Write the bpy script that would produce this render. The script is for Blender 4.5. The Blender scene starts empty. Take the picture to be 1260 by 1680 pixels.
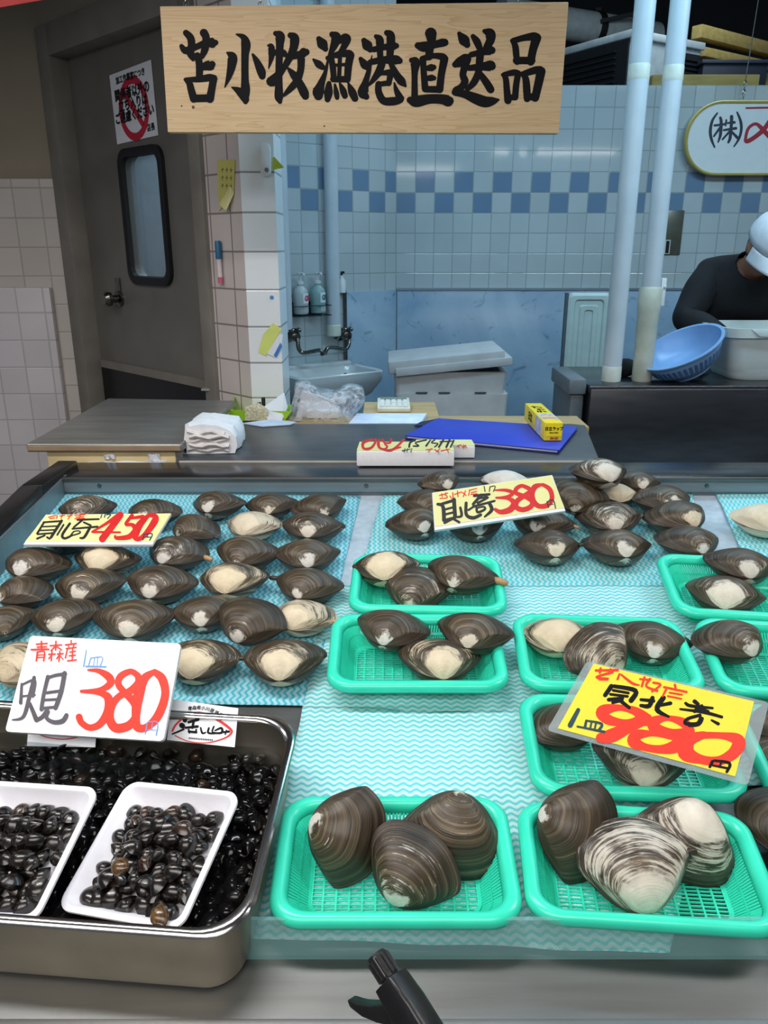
import bpy, bmesh, math, random
import numpy as np
from mathutils import Vector, Matrix, noise as mnoise
from mathutils.geometry import delaunay_2d_cdt

# ------------------------------------------------------------------ camera, world, lights, exposure
SC = bpy.context.scene
COL = SC.collection
F, CX, CY = 1300.0, 630.0, 840.0
TH = math.radians(18.6)
CAM = Vector((0, 0, 1.5))
FW = Vector((0, math.cos(TH), -math.sin(TH)))
UP = Vector((0, math.sin(TH), math.cos(TH)))
RT = Vector((1, 0, 0))
cd = bpy.data.cameras.new('camera')
cam = bpy.data.objects.new('camera', cd)
COL.objects.link(cam)
cam.location = CAM
cam.rotation_euler = (math.radians(90) - TH, 0, 0)
cd.sensor_fit = 'VERTICAL'
cd.sensor_height = 24.0
cd.lens = F / 1680.0 * 24.0
cd.clip_start = 0.02
SC.camera = cam
SC.view_settings.view_transform = 'Standard'
SC.view_settings.look = 'None'
SC.view_settings.gamma = 1.0
SC.view_settings.use_curve_mapping = False
SC.view_settings.exposure = 0.0

W = bpy.data.worlds.new('world')
SC.world = W
W.use_nodes = True
W.node_tree.nodes['Background'].inputs[0].default_value = (0.72, 0.82, 1.0, 1)
W.node_tree.nodes['Background'].inputs[1].default_value = 0.10


def area(name, loc, rot, sx, sy, power, col, spread=180):
    l = bpy.data.lights.new(name, 'AREA')
    l.shape = 'RECTANGLE'
    l.size, l.size_y = sx, sy
    l.energy = power
    l.color = col
    l.spread = math.radians(spread)
    o = bpy.data.objects.new(name, l)
    COL.objects.link(o)
    o.location = loc
    o.rotation_euler = rot
    return o


area('display_tube_right', (1.58, 0.85, 2.32), (0, 0, 0), 1.15, 0.16, 15, (1.0, 0.975, 0.95))
area('display_tube_left', (-0.55, 0.85, 2.32), (0, 0, 0), 1.15, 0.16, 18, (1.0, 0.975, 0.95))
area('front_fill_light', (-0.5, -0.8, 2.30), (0, 0, 0), 2.6, 1.0, 54, (1.0, 0.95, 0.90))  # added fill from behind the camera, brightens the hanging sign
area('back_room_light', (1.3, 2.25, 2.85), (math.radians(24), 0, 0), 2.2, 0.3, 31, (0.45, 0.78, 1.0))
area('back_room_lamp', (0.3, 3.3, 3.0), (0, 0, 0), 1.2, 0.2, 8, (0.45, 0.78, 1.0))
area('left_wall_fill_light', (-1.75, 1.5, 2.35), (0, 0, 0), 0.9, 0.25, 9, (1.0, 0.95, 0.92))  # added unseen lamp that brightens the left wall
area('tub_fill_light', (2.0, 2.3, 2.7), (math.radians(22), 0, 0), 1.0, 0.2, 9, (0.72, 0.9, 1.0))  # added unseen lamp aimed at the wash tub to brighten it
area('roof_fill_light', (1.7, 4.62, 3.5), (math.radians(18), 0, 0), 1.2, 0.4, 22, (0.75, 0.9, 1.0))  # unseen lamp put in to brighten the cooling unit

# ------------------------------------------------------------------ pixel helpers (photo pixels -> points in the room)


def ray(px, py):
    return FW + RT * ((px - CX) / F) - UP * ((py - CY) / F)


def atY(px, py, Y):
    d = ray(px, py)
    return CAM + d * (Y / d.y)


def atZ(px, py, Z):
    d = ray(px, py)
    return CAM + d * ((Z - CAM.z) / d.z)


def onplane(px, py, p0, n):
    d = ray(px, py)
    return CAM + d * ((Vector(p0) - CAM).dot(n) / d.dot(n))


# the sloping deck of the display case
SL = math.atan(0.158)
D0 = Vector((0, 0.762, 0.817))
EX = Vector((1, 0, 0))
EY = Vector((0, math.cos(SL), math.sin(SL)))
EN = Vector((0, -math.sin(SL), math.cos(SL)))


def ondeck(px, py, h=0.0):
    return onplane(px, py, D0 + EN * h, EN)


def deck(u, v, h=0.0):
    return D0 + EX * u + EY * v + EN * h


def deck_uv(p):
    q = Vector(p) - D0
    return q.dot(EX), q.dot(EY)


# ------------------------------------------------------------------ colours and materials
def lin(c):
    return tuple((v / 12.92 if v <= 0.04045 else ((v + 0.055) / 1.055) ** 2.4) for v in [x / 255.0 for x in c])


class NT:
    def __init__(s, m):
        s.t = m.node_tree

    def n(s, t, **kw):
        nd = s.t.nodes.new(t)
        for k, v in kw.items():
            if k.startswith('i_'):
                key = k[2:]
                key = int(key) if key.isdigit() else key.replace('__', ' ')
                nd.inputs[key].default_value = v
            else:
                setattr(nd, k, v)
        return nd

    def l(s, a, b):
        s.t.links.new(a, b)

    def math(s, op, a, b=None, c=None):
        nd = s.n('ShaderNodeMath', operation=op)
        for i, v in enumerate((a, b, c)):
            if v is None:
                continue
            if isinstance(v, (int, float)):
                nd.inputs[i].default_value = v
            else:
                s.l(v, nd.inputs[i])
        return nd.outputs[0]

    def mix(s, fac, a, b, blend='MIX'):
        nd = s.n('ShaderNodeMix', data_type='RGBA', blend_type=blend)
        for i, v in ((0, fac), (6, a), (7, b)):
            if isinstance(v, (int, float)):
                nd.inputs[i].default_value = v
            elif isinstance(v, tuple):
                nd.inputs[i].default_value = (*v[:3], 1)
            else:
                s.l(v, nd.inputs[i])
        return nd.outputs[2]

    def ramp(s, fac, stops):
        nd = s.n('ShaderNodeValToRGB')
        cr = nd.color_ramp
        while len(cr.elements) < len(stops):
            cr.elements.new(0.5)
        for e, (p, c) in zip(cr.elements, stops):
            e.position = p
            e.color = (*(c if isinstance(c, tuple) else (c, c, c)), 1)
        s.l(fac, nd.inputs[0])
        return nd.outputs[0]


def newmat(name):
    m = bpy.data.materials.new(name)
    m.use_nodes = True
    return m, NT(m), m.node_tree.nodes['Principled BSDF']


def mat(name, col, rough=0.5, metal=0.0, var=0.12, scale=20.0, bump=0.0, bscale=None, spec=0.5, stretch=None, coat=0.0, trans=0.0, srgb=True, alpha=1.0):
    """a plain material whose colour is broken up by noise"""
    m, t, b = newmat(name)
    c = lin(col) if srgb else col
    tc = t.n('ShaderNodeTexCoord')
    vec = tc.outputs['Object']
    if stretch:
        mp = t.n('ShaderNodeMapping')
        mp.inputs['Scale'].default_value = stretch
        t.l(vec, mp.inputs[0])
        vec = mp.outputs[0]
    nz = t.n('ShaderNodeTexNoise', i_Scale=scale, i_Detail=4.0)
    t.l(vec, nz.inputs['Vector'])
    d = tuple(v * (1 - var) for v in c)
    h = tuple(min(1, v * (1 + var)) for v in c)
    t.l(t.ramp(nz.outputs[0], [(0.3, d), (0.7, h)]), b.inputs['Base Color'])
    b.inputs['Roughness'].default_value = rough
    b.inputs['Metallic'].default_value = metal
    b.inputs['Specular IOR Level'].default_value = spec
    b.inputs['Coat Weight'].default_value = coat
    b.inputs['Transmission Weight'].default_value = trans
    b.inputs['Alpha'].default_value = alpha
    if bump:
        nb = t.n('ShaderNodeTexNoise', i_Scale=bscale or scale * 3, i_Detail=4.0)
        t.l(vec, nb.inputs['Vector'])
        bp = t.n('ShaderNodeBump', i_Strength=bump, i_Distance=0.002)
        t.l(nb.outputs[0], bp.inputs['Height'])
        t.l(bp.outputs[0], b.inputs['Normal'])
    return m


def tile_mat(name, axis_u, size, grout, base, rough=0.07, band=None, off=(0, 0), blue=(0.1, 0.2, 0.35), var=0.05, below=None):
    """square ceramic tiles in the plane spanned by axis_u and Z; band = (row0, row1) chequered with blue"""
    m, t, b = newmat(name)
    tc = t.n('ShaderNodeTexCoord')
    dot = t.n('ShaderNodeVectorMath', operation='DOT_PRODUCT')
    dot.inputs[1].default_value = axis_u
    t.l(tc.outputs['Object'], dot.inputs[0])
    sep = t.n('ShaderNodeSeparateXYZ')
    t.l(tc.outputs['Object'], sep.inputs[0])
    su, sv = size if isinstance(size, tuple) else (size, size)
    u = t.math('DIVIDE', t.math('ADD', dot.outputs['Value'], off[0] + 100 * su), su)
    v = t.math('DIVIDE', t.math('ADD', sep.outputs[2], off[1] + 100 * sv), sv)
    fu, fv = t.math('FRACT', u), t.math('FRACT', v)
    iu, iv = t.math('FLOOR', u), t.math('FLOOR', v)
    eu = t.math('MINIMUM', fu, t.math('SUBTRACT', 1.0, fu))
    ev = t.math('MINIMUM', fv, t.math('SUBTRACT', 1.0, fv))
    e = t.math('MINIMUM', eu, ev)
    g = t.n('ShaderNodeMapRange', i_1=0.012, i_2=0.035)
    t.l(e, g.inputs[0])
    wn = t.n('ShaderNodeTexWhiteNoise', noise_dimensions='2D')
    cmb = t.n('ShaderNodeCombineXYZ')
    t.l(iu, cmb.inputs[0])
    t.l(iv, cmb.inputs[1])
    t.l(cmb.outputs[0], wn.inputs['Vector'])
    val = t.math('ADD', 1 - var, t.math('MULTIPLY', wn.outputs['Value'], 2 * var))
    col = t.n('ShaderNodeVectorMath', operation='SCALE')
    col.inputs[0].default_value = base
    t.l(val, col.inputs['Scale'])
    c = col.outputs[0]
    if band:
        inb = t.math('MULTIPLY', t.math('GREATER_THAN', iv, band[0] + 99.5), t.math('LESS_THAN', iv, band[1] + 100.5))
        par = t.math('FRACT', t.math('MULTIPLY', t.math('ADD', iu, iv), 0.5))
        mk = t.math('MULTIPLY', inb, t.math('GREATER_THAN', par, 0.25))
        c = t.mix(mk, c, blue)
    c = t.mix(g.outputs[0], grout, c)
    dn = t.n('ShaderNodeTexNoise', i_Scale=3.0, i_Detail=5.0)
    t.l(tc.outputs['Object'], dn.inputs['Vector'])
    c = t.mix(0.25, c, t.mix(1.0, c, t.ramp(dn.outputs[0], [(0.3, 0.6), (0.6, 1.0)]), 'MULTIPLY'))
    t.l(c, b.inputs['Base Color'])
    b.inputs['Roughness'].default_value = rough
    bp = t.n('ShaderNodeBump', i_Strength=0.35, i_Distance=0.003)
    wv = t.n('ShaderNodeTexNoise', i_Scale=9.0)
    t.l(tc.outputs['Object'], wv.inputs['Vector'])
    t.l(t.math('ADD', g.outputs[0], t.math('MULTIPLY', wv.outputs[0], 0.12)), bp.inputs['Height'])
    t.l(bp.outputs[0], b.inputs['Normal'])
    return m


# ------------------------------------------------------------------ mesh building
class MB:
    def __init__(s):
        s.v, s.f = [], []

    def add(s, vs, fs):
        k = len(s.v)
        s.v += [Vector(p) for p in vs]
        s.f += [tuple(i + k for i in f) for f in fs]
        return s

    def hexa(s, p):
        """eight corners: four below, four above, both counter-clockwise"""
        return s.add(p, [(3, 2, 1, 0), (4, 5, 6, 7), (0, 1, 5, 4), (1, 2, 6, 5), (2, 3, 7, 6), (3, 0, 4, 7)])

    def box(s, lo, hi, o=None, ax=None):
        o = Vector(o or (0, 0, 0))
        ax = ax or (Vector((1, 0, 0)), Vector((0, 1, 0)), Vector((0, 0, 1)))
        P = []
        for z in (lo[2], hi[2]):
            for x, y in ((lo[0], lo[1]), (hi[0], lo[1]), (hi[0], hi[1]), (lo[0], hi[1])):
                P.append(o + ax[0] * x + ax[1] * y + ax[2] * z)
        return s.hexa(P)

    def bar(s, a, b, w, h, up=(0, 0, 1)):
        a, b = Vector(a), Vector(b)
        d = (b - a).normalized()
        x = d.cross(Vector(up)).normalized()
        y = x.cross(d)
        P = []
        for q in (a, b):
            P += [q - x * w / 2 - y * h / 2, q + x * w / 2 - y * h / 2, q + x * w / 2 + y * h / 2, q - x * w / 2 + y * h / 2]
        return s.hexa(P)

    def loft(s, loops, cap0=True, cap1=True, closed=True):
        n = len(loops[0])
        k = len(s.v)
        for L in loops:
            s.v += [Vector(p) for p in L]
        m = n if closed else n - 1
        for i in range(len(loops) - 1):
            for j in range(m):
                a, b = k + i * n + j, k + i * n + (j + 1) % n
                s.f.append((a, b, b + n, a + n))
        if cap0:
            s.f.append(tuple(k + j for j in reversed(range(n))))
        if cap1:
            s.f.append(tuple(k + (len(loops) - 1) * n + j for j in range(n)))
        return s

    def tube(s, pts, r, n=12, caps=True):
        pts = [Vector(p) for p in pts]
        rs = r if isinstance(r, (list, tuple)) else [r] * len(pts)
        loops = []
        prev = None
        for i, p in enumerate(pts):
            d = (pts[min(i + 1, len(pts) - 1)] - pts[max(i - 1, 0)]).normalized()
            ref = prev if prev is not None else (Vector((0, 0, 1)) if abs(d.z) < 0.9 else Vector((0, 1, 0)))
            x = (ref - d * ref.dot(d)).normalized()
            prev = x
            y = d.cross(x)
            loops.append([p + (x * math.cos(a) + y * math.sin(a)) * rs[i] for a in [2 * math.pi * j / n for j in range(n)]])
        return s.loft(loops, caps, caps)

    def lathe(s, o, prof, n=24, ax=None, cap0=True, cap1=True):
        """prof: (radius, height) pairs"""
        o = Vector(o)
        X, Y, Z = ax or (Vector((1, 0, 0)), Vector((0, 1, 0)), Vector((0, 0, 1)))
        return s.loft([[o + X * (r * math.cos(2 * math.pi * j / n)) + Y * (r * math.sin(2 * math.pi * j / n)) + Z * h for j in range(n)] for r, h in prof], cap0, cap1)

    def ball(s, c, r, n=12, sx=(1, 1, 1)):
        c = Vector(c)
        loops = []
        for i in range(1, n):
            a = math.pi * i / n
            loops.append([c + Vector((r * sx[0] * math.sin(a) * math.cos(2 * math.pi * j / n), r * sx[1] * math.sin(a) * math.sin(2 * math.pi * j / n), -r * sx[2] * math.cos(a))) for j in range(n)])
        return s.loft(loops)

    def poly(s, pts):
        k = len(s.v)
        s.v += [Vector(p) for p in pts]
        s.f.append(tuple(range(k, k + len(pts))))
        return s

    def prism(s, pts, off):
        off = Vector(off)
        return s.loft([pts, [Vector(p) + off for p in pts]])


def link(name, me, m, parent=None, smooth=False):
    o = bpy.data.objects.new(name, me)
    COL.objects.link(o)
    if m is not None and not me.materials:
        me.materials.append(m)
    if parent is not None:
        o.parent = parent
    if smooth:
        for p in me.polygons:
            p.use_smooth = True
        if smooth != 'all':
            try:
                me.set_sharp_from_angle(angle=math.radians(38))
            except Exception:
                pass
    return o


def world_of(o):
    v = Vector((0, 0, 0))
    while o is not None:
        v = v + Vector(o.location)
        o = o.parent
    return v


def obj(name, mb, m, parent=None, smooth=False, bevel=0.0, seg=2, at=None):
    """one mesh object; MB coordinates are room coordinates. at = its own origin"""
    base = world_of(parent) if parent is not None else Vector((0, 0, 0))
    org = Vector(at) if at is not None else base
    me = bpy.data.meshes.new(name)
    me.from_pydata([tuple(p - org) for p in mb.v], [], mb.f)
    me.update()
    bm = bmesh.new()
    bm.from_mesh(me)
    bmesh.ops.recalc_face_normals(bm, faces=bm.faces)
    if bevel:
        es = [e for e in bm.edges if len(e.link_faces) == 2 and e.calc_face_angle(0) > math.radians(30)]
        bmesh.ops.bevel(bm, geom=es, offset=bevel, segments=seg, profile=0.5, affect='EDGES', clamp_overlap=True)
    bm.to_mesh(me)
    bm.free()
    o = link(name, me, m, parent, smooth or bool(bevel))
    o.location = org - base
    return o


def tag(o, label, cat, group=None, kind=None):
    if label:
        o['label'] = label
    if cat:
        o['category'] = cat
    if group:
        o['group'] = group
    if kind:
        o['kind'] = kind
    return o


def thing(name, label, cat, loc, group=None):
    o = bpy.data.objects.new(name, None)
    COL.objects.link(o)
    o.location = loc
    o.empty_display_size = 0.05
    return tag(o, label, cat, group)


def struct(name, mb, m, parent=None, **kw):
    o = obj(name, mb, m, parent, **kw)
    if parent is None:
        o['kind'] = 'structure'
    return o


def smoothed(pts, k=5):
    """Catmull-Rom through (x, y, w) or 3-D points"""
    if len(pts) < 3:
        a, b = pts
        return [tuple(a[i] + (b[i] - a[i]) * t / k for i in range(len(a))) for t in range(k + 1)]
    out = []
    P = [pts[0]] + list(pts) + [pts[-1]]
    for i in range(1, len(P) - 2):
        for s in range(k):
            t = s / k
            out.append(tuple(0.5 * (2 * P[i][c] + (P[i + 1][c] - P[i - 1][c]) * t + (2 * P[i - 1][c] - 5 * P[i][c] + 4 * P[i + 1][c] - P[i + 2][c]) * t * t
                                    + (3 * P[i][c] - P[i - 1][c] - 3 * P[i + 1][c] + P[i + 2][c]) * t ** 3) for c in range(len(P[0]))))
    out.append(tuple(pts[-1]))
    return out


def stroke2d(pts, k=5):
    """brush stroke (x, y, full width) -> polygons in 2-D: quads along the stroke and a round cap at each end"""
    q = smoothed(pts, k)
    L, R = [], []
    for i, (x, y, w) in enumerate(q):
        a, b = q[max(0, i - 1)], q[min(len(q) - 1, i + 1)]
        dx, dy = b[0] - a[0], b[1] - a[1]
        n = math.hypot(dx, dy) or 1
        nx, ny = -dy / n, dx / n
        w = max(w, 1.0)
        L.append((x + nx * w / 2, y + ny * w / 2))
        R.append((x - nx * w / 2, y - ny * w / 2))
    polys = [[L[i], L[i + 1], R[i + 1], R[i]] for i in range(len(q) - 1)]
    for i in (0, -1):
        x, y, w = q[i]
        polys.append([(x + math.cos(j * math.pi / 5) * max(w, 1) / 2, y + math.sin(j * math.pi / 5) * max(w, 1) / 2) for j in range(10)])
    return polys


def paint(name, strokes, region, p0, n, lift, m, parent, k=5):
    """hand-painted strokes given in a photo region (x0, y0, scale) laid on the plane (p0, n)"""
    x0, y0, sc = region
    mb = MB()
    n = Vector(n).normalized()
    if n.dot(CAM - Vector(p0)) < 0:
        n = -n
    V, Fc = [], []
    for st in strokes:
        for pl in stroke2d(st, k):
            ar = sum(pl[i - 1][0] * pl[i][1] - pl[i][0] * pl[i - 1][1] for i in range(len(pl)))
            if abs(ar) < 1e-3:
                continue
            if ar < 0:
                pl = pl[::-1]
            Fc.append(list(range(len(V), len(V) + len(pl))))
            V += [Vector(p) for p in pl]
    E_ = [(f[i - 1], f[i]) for f in Fc for i in range(len(f))]
    v2, _, f2, _, _, _ = delaunay_2d_cdt(V, E_, [], 0, 0.02)     # one outline, no overlaps
    P2 = np.array([(p.x, p.y) for p in v2])
    ce = np.array([P2[list(f)].mean(axis=0) for f in f2])
    inside = np.zeros(len(ce), bool)
    for f in Fc:
        a0 = V[f[0]]
        for j in range(1, len(f) - 1):
            b0, c0 = V[f[j]], V[f[j + 1]]
            d1 = (ce[:, 0] - b0.x) * (a0.y - b0.y) - (a0.x - b0.x) * (ce[:, 1] - b0.y)
            d2 = (ce[:, 0] - c0.x) * (b0.y - c0.y) - (b0.x - c0.x) * (ce[:, 1] - c0.y)
            d3 = (ce[:, 0] - a0.x) * (c0.y - a0.y) - (c0.x - a0.x) * (ce[:, 1] - a0.y)
            inside |= ((d1 >= 0) & (d2 >= 0) & (d3 >= 0)) | ((d1 <= 0) & (d2 <= 0) & (d3 <= 0))
    pts = [onplane(x0 + p.x * sc, y0 + p.y * sc, Vector(p0) + n * lift, n) for p in v2]
    keep = [tuple(f) for f, s_ in zip(f2, inside) if s_]
    mb.add(pts, keep)
    return obj(name, mb, m, parent)


def text_mesh(body, size):
    c = bpy.data.curves.new('lettering', 'FONT')
    c.body = body
    c.size = size
    c.align_x = 'CENTER'
    c.align_y = 'CENTER'
    c.resolution_u = 3
    o = bpy.data.objects.new('lettering', c)
    COL.objects.link(o)
    bpy.context.view_layer.update()
    me = bpy.data.meshes.new_from_object(o)
    vs = [v.co.copy() for v in me.vertices]
    fs = [tuple(p.vertices) for p in me.polygons]
    bpy.data.objects.remove(o)
    bpy.data.meshes.remove(me)
    return vs, fs


def letter(mb, body, size, o, x, y, bold=0.0, sx=1.0):
    """adds type to a mesh: centred at o, reading along x, upright along y"""
    vs, fs = text_mesh(body, size)
    o, x, y = Vector(o), Vector(x).normalized(), Vector(y).normalized()
    for dx, dy in ([(0, 0)] if not bold else [(0, 0), (bold, 0), (-bold, 0), (0, bold), (0, -bold)]):
        mb.add([o + x * (v.x * sx + dx) + y * (v.y + dy) for v in vs], fs)
    return mb


def rrect(w, d, r, n=6):
    """rounded rectangle centred on the origin, counter-clockwise"""
    out = []
    for cx, cy, a0 in ((w / 2 - r, d / 2 - r, 0), (-w / 2 + r, d / 2 - r, 90), (-w / 2 + r, -d / 2 + r, 180), (w / 2 - r, -d / 2 + r, 270)):
        for i in range(n + 1):
            a = math.radians(a0 + 90 * i / n)
            out.append((cx + r * math.cos(a), cy + r * math.sin(a)))
    return out


def qframe(TL, TR, BR, BL):
    x = ((TR - TL) + (BR - BL)).normalized()
    y = ((TL - BL) + (TR - BR)).normalized()
    n = x.cross(y).normalized()
    return x, y, n


M = {}
M['steel'] = mat('brushed steel', (122, 123, 122), 0.5, 1.0, 0.10, 6, 0.05, 300, stretch=(1, 14, 14))
M['dark_steel'] = mat('dark worn steel', (98, 100, 104), 0.22, 0.9, 0.15, 8, 0.04, 200, stretch=(1, 6, 6))
M['counter_top'] = mat('grey counter sheet', (92, 96, 100), 0.34, 0.5, 0.14, 7, 0.05, 120, stretch=(1, 5, 5))
M['table_top'] = mat('scratched stainless top', (150, 148, 143), 0.36, 0.6, 0.16, 7, 0.05, 120, stretch=(1, 5, 5))
M['black_rail'] = mat('black rail', (30, 29, 30), 0.3, 0.0, 0.2, 25)
M['white_paint'] = mat('white enamel', (222, 226, 228), 0.35, 0, 0.05)
M['foam'] = mat('white foam', (240, 240, 242), 0.7, 0, 0.03, 120, 0.15, 500)
M['old_foam'] = mat('old white foam box', (196, 198, 200), 0.8, 0, 0.08, 14, 0.15, 300)
M['green'] = mat('green plastic', (54, 224, 190), 0.28, 0, 0.05, 30)
M['chrome'] = mat('tarnished chrome', (120, 118, 112), 0.22, 1.0, 0.2, 40)
M['black_ink'] = mat('black ink', (17, 17, 21), 0.6, 0, 0.25, 30, spec=0.15)
M['marker_black'] = mat('black marker', (34, 32, 34), 0.55, 0, 0.25, 60)
M['marker_grey'] = mat('worn black marker', (82, 78, 86), 0.6, 0, 0.2, 60)
M['red_ink'] = mat('red marker', (228, 46, 20), 0.5, 0, 0.10, 60)
M['red_paint'] = mat('red marker deep', (212, 36, 38), 0.5, 0, 0.10, 60)
M['blue_ink'] = mat('blue pen', (88, 150, 212), 0.5, 0, 0.1, 60)
M['teal_ink'] = mat('dark teal pen', (20, 62, 76), 0.5, 0, 0.1, 60)
M['card_yellow'] = mat('yellow card', (244, 216, 54), 0.5, 0, 0.03)
M['card_cream'] = mat('pale yellow card', (228, 226, 158), 0.5, 0, 0.03)
M['card_white'] = mat('white card', (244, 244, 248), 0.45, 0, 0.02)
M['paper'] = mat('white paper', (225, 230, 238), 0.7, 0, 0.04)
M['black_plastic'] = mat('black plastic', (22, 22, 24), 0.35, 0, 0.2, 40, 0.1, 300)
M['pvc'] = mat('white pvc pipe', (198, 207, 214), 0.3, 0, 0.05, 12)
M['brown_sign_red'] = mat('dark red sign paint', (176, 30, 50), 0.45, 0, 0.1)
M['navy'] = mat('navy sign paint', (22, 38, 58), 0.45, 0, 0.1)
# ------------------------------------------------------------------ the room
UV_ = Vector((1, 0, 0))
YB = 4.44                                    # back wall
ZT = 2.26                                    # its top
T_LIGHT = lin((190, 200, 203))
m_back = tile_mat('back wall tiles', (1, 0, 0), (0.1, 0.1), lin((160, 169, 172)), T_LIGHT, band=(17, 18), off=(0.1363, 0.04), blue=lin((116, 142, 170)))
AU = Vector((-math.cos(math.radians(35)), -math.sin(math.radians(35)), 0))
m_obl = tile_mat('corner wall tiles', tuple(AU), (0.1, 0.1), lin((160, 169, 172)), T_LIGHT, band=(17, 18), off=(0.13, 0.04), blue=lin((116, 142, 170)))
m_left = tile_mat('left wall tiles', (1, 0, 0), 0.108, lin((184, 177, 170)), lin((216, 209, 202)), rough=0.3, off=(0.02, 0.02))
m_dado = tile_mat('dado tiles', (1, 0, 0), 0.108, lin((190, 185, 187)), lin((218, 214, 219)), rough=0.3, off=(0.05, 0.05))
m_pl = tile_mat('pillar front tiles', (1, 0, 0), (0.2, 0.108), lin((150, 152, 150)), lin((236, 240, 242)), rough=0.15, off=(0.45, 0.03))
DS = Vector((-0.717, 0.697, 0))              # along the door wall, away from the pillar
DN = Vector((-0.697, -0.717, 0))             # its face looks to the left and towards the shop
m_pls = tile_mat('pillar side tiles', tuple(DS), (0.104, 0.108), lin((140, 128, 124)), lin((214, 204, 200)), rough=0.25, off=(0.02, 0.03))  # pinker and darker than the front: its light is put into the colour
m_plaster = mat('beige plaster', (150, 140, 122), 0.8, 0, 0.06, 4, 0.1, 60)
m_dark = mat('dark ceiling', (46, 48, 50), 0.9, 0, 0.2, 3)
m_floor = mat('grey concrete floor', (105, 105, 102), 0.55, 0, 0.15, 4, 0.1, 40)
m_frame = mat('grey painted door frame', (128, 124, 116), 0.55, 0, 0.12, 9)
m_door = mat('grey steel door', (122, 120, 114), 0.45, 0.3, 0.12, 5, 0.03, 60)

struct('floor', MB().box((-3.2, -2.2, -0.05), (4.2, 9.2, 0.0)), m_floor)
struct('ceiling', MB().box((-3.2, -2.2, 4.0), (4.2, 9.2, 4.1)), m_dark)
struct('wall_far', MB().box((-3.2, 9.1, 0), (4.2, 9.2, 4.0)), m_dark)

CORN = Vector((atY(648, 476, YB).x, YB, 0))
# back wall: tiles above the marble-look panel
mz = atY(800, 476, YB).z
struct('wall_back', MB().box((CORN.x - 0.02, YB, 0), (4.2, YB + 0.12, ZT)), m_back)
m_marble, t, b = newmat('blue grey marble panel')
tc = t.n('ShaderNodeTexCoord')
n1 = t.n('ShaderNodeTexNoise', i_Scale=2.6, i_Detail=8.0, i_Distortion=1.2)
n2 = t.n('ShaderNodeTexNoise', i_Scale=6.5, i_Detail=6.0, i_Distortion=2.5)
t.l(tc.outputs['Object'], n1.inputs['Vector'])
t.l(tc.outputs['Object'], n2.inputs['Vector'])
c1 = t.ramp(n1.outputs[0], [(0.3, lin((138, 168, 196))), (0.7, lin((176, 200, 218)))])
vein = t.ramp(n2.outputs[0], [(0.60, 0.0), (0.72, 0.5)])
t.l(t.mix(vein, c1, lin((62, 70, 78))), b.inputs['Base Color'])
b.inputs['Roughness'].default_value = 0.22
struct('trim_1', MB().box((CORN.x + 0.012, YB - 0.015, 0.0), (4.2, YB, mz)), m_marble, bevel=0.002)
struct('trim_2', MB().box((CORN.x + 0.012, YB - 0.022, mz), (4.2, YB, mz + 0.012)), mat('panel cap strip', (150, 165, 176), 0.3, 0.4, 0.05))

# slanting corner wall on the left of it
CN = Vector((AU.y * -1, AU.x, 0))
CN = CN if CN.y < 0 else -CN


def onobl(px, py, off=0.0):
    return onplane(px, py, CORN + CN * off, CN)


mb = MB()
a, e = CORN, CORN + AU * 1.1
q = -CN * 0.12
mb.prism([a, e, e + q, a + q], (0, 0, 2.9))
struct('wall_corner', mb, m_obl)
pa, pb = onobl(565, 484, 0.0), onobl(648, 476, 0.0)
mb = MB()
A_ = Vector((pa.x, pa.y, 0))
B_ = Vector((pb.x, pb.y, 0))
mb.prism([A_, B_, B_ + CN * 0.012, A_ + CN * 0.012], (0, 0, mz))
struct('trim_3', mb, m_marble, bevel=0.002)
struct('trim_4', MB().tube([A_ + CN * 0.012, A_ + CN * 0.012 + Vector((0, 0, mz))], 0.006, 8), mat('dark panel joint', (70, 80, 90), 0.4))

# roof of the cold store behind the back wall and what lies on it
struct('slab_roof', MB().box((CORN.x, YB + 0.12, ZT - 0.06), (4.2, 8.6, ZT)), mat('store roof', (70, 72, 72), 0.8))

# ---- pillar beside the door
PC = Vector((atY(400, 400, 2.45).x, 2.45, 0))            # corner between front and side
PR = atY(455, 400, 2.45).x
pw = PR - PC.x
mb = MB()
fr = [PC, Vector((PR, 2.45, 0)), Vector((PR, 2.62, 0)), PC + DS * 0.2 + Vector((0.05, 0.05, 0)), PC + DS * 0.175]
mb.prism(fr, (0, 0, 3.2))
pil = struct('pillar', mb, m_pl)
pil.data.materials.append(m_pls)
for p in pil.data.polygons:
    if p.normal.x < -0.3 and p.normal.y < 0.2:
        p.material_index = 1

# ---- left wall and dado
JL = PC + DS * 1.17                                        # outer edge of the left jamb
ztile = 1.74
YL = JL.y
struct('wall_left', MB().box((-3.2, YL, 0), (JL.x, YL + 0.12, ztile)), m_left)
struct('wall_left_upper', MB().box((-3.2, YL + 0.003, ztile), (JL.x, YL + 0.12, 4.0)), m_plaster)
zd = atY(50, 472, YL - 0.03).z
xd = atY(100, 560, YL - 0.03).x
struct('wall_left_dado', MB().box((-3.2, YL - 0.03, 0), (xd - 0.02, YL, zd)), m_dado, bevel=0.004)
# door wall above and around the opening (a, b measured along DS)
zh = 2.14


def dwall(mb, s0, s1, z0, z1, n0, n1):
    P = []
    for z in (z0, z1):
        for s, n in ((s0, n1), (s1, n1), (s1, n0), (s0, n0)):
            P.append(PC + DS * s + DN * n + Vector((0, 0, z)))
    return mb.hexa(P)


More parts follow.
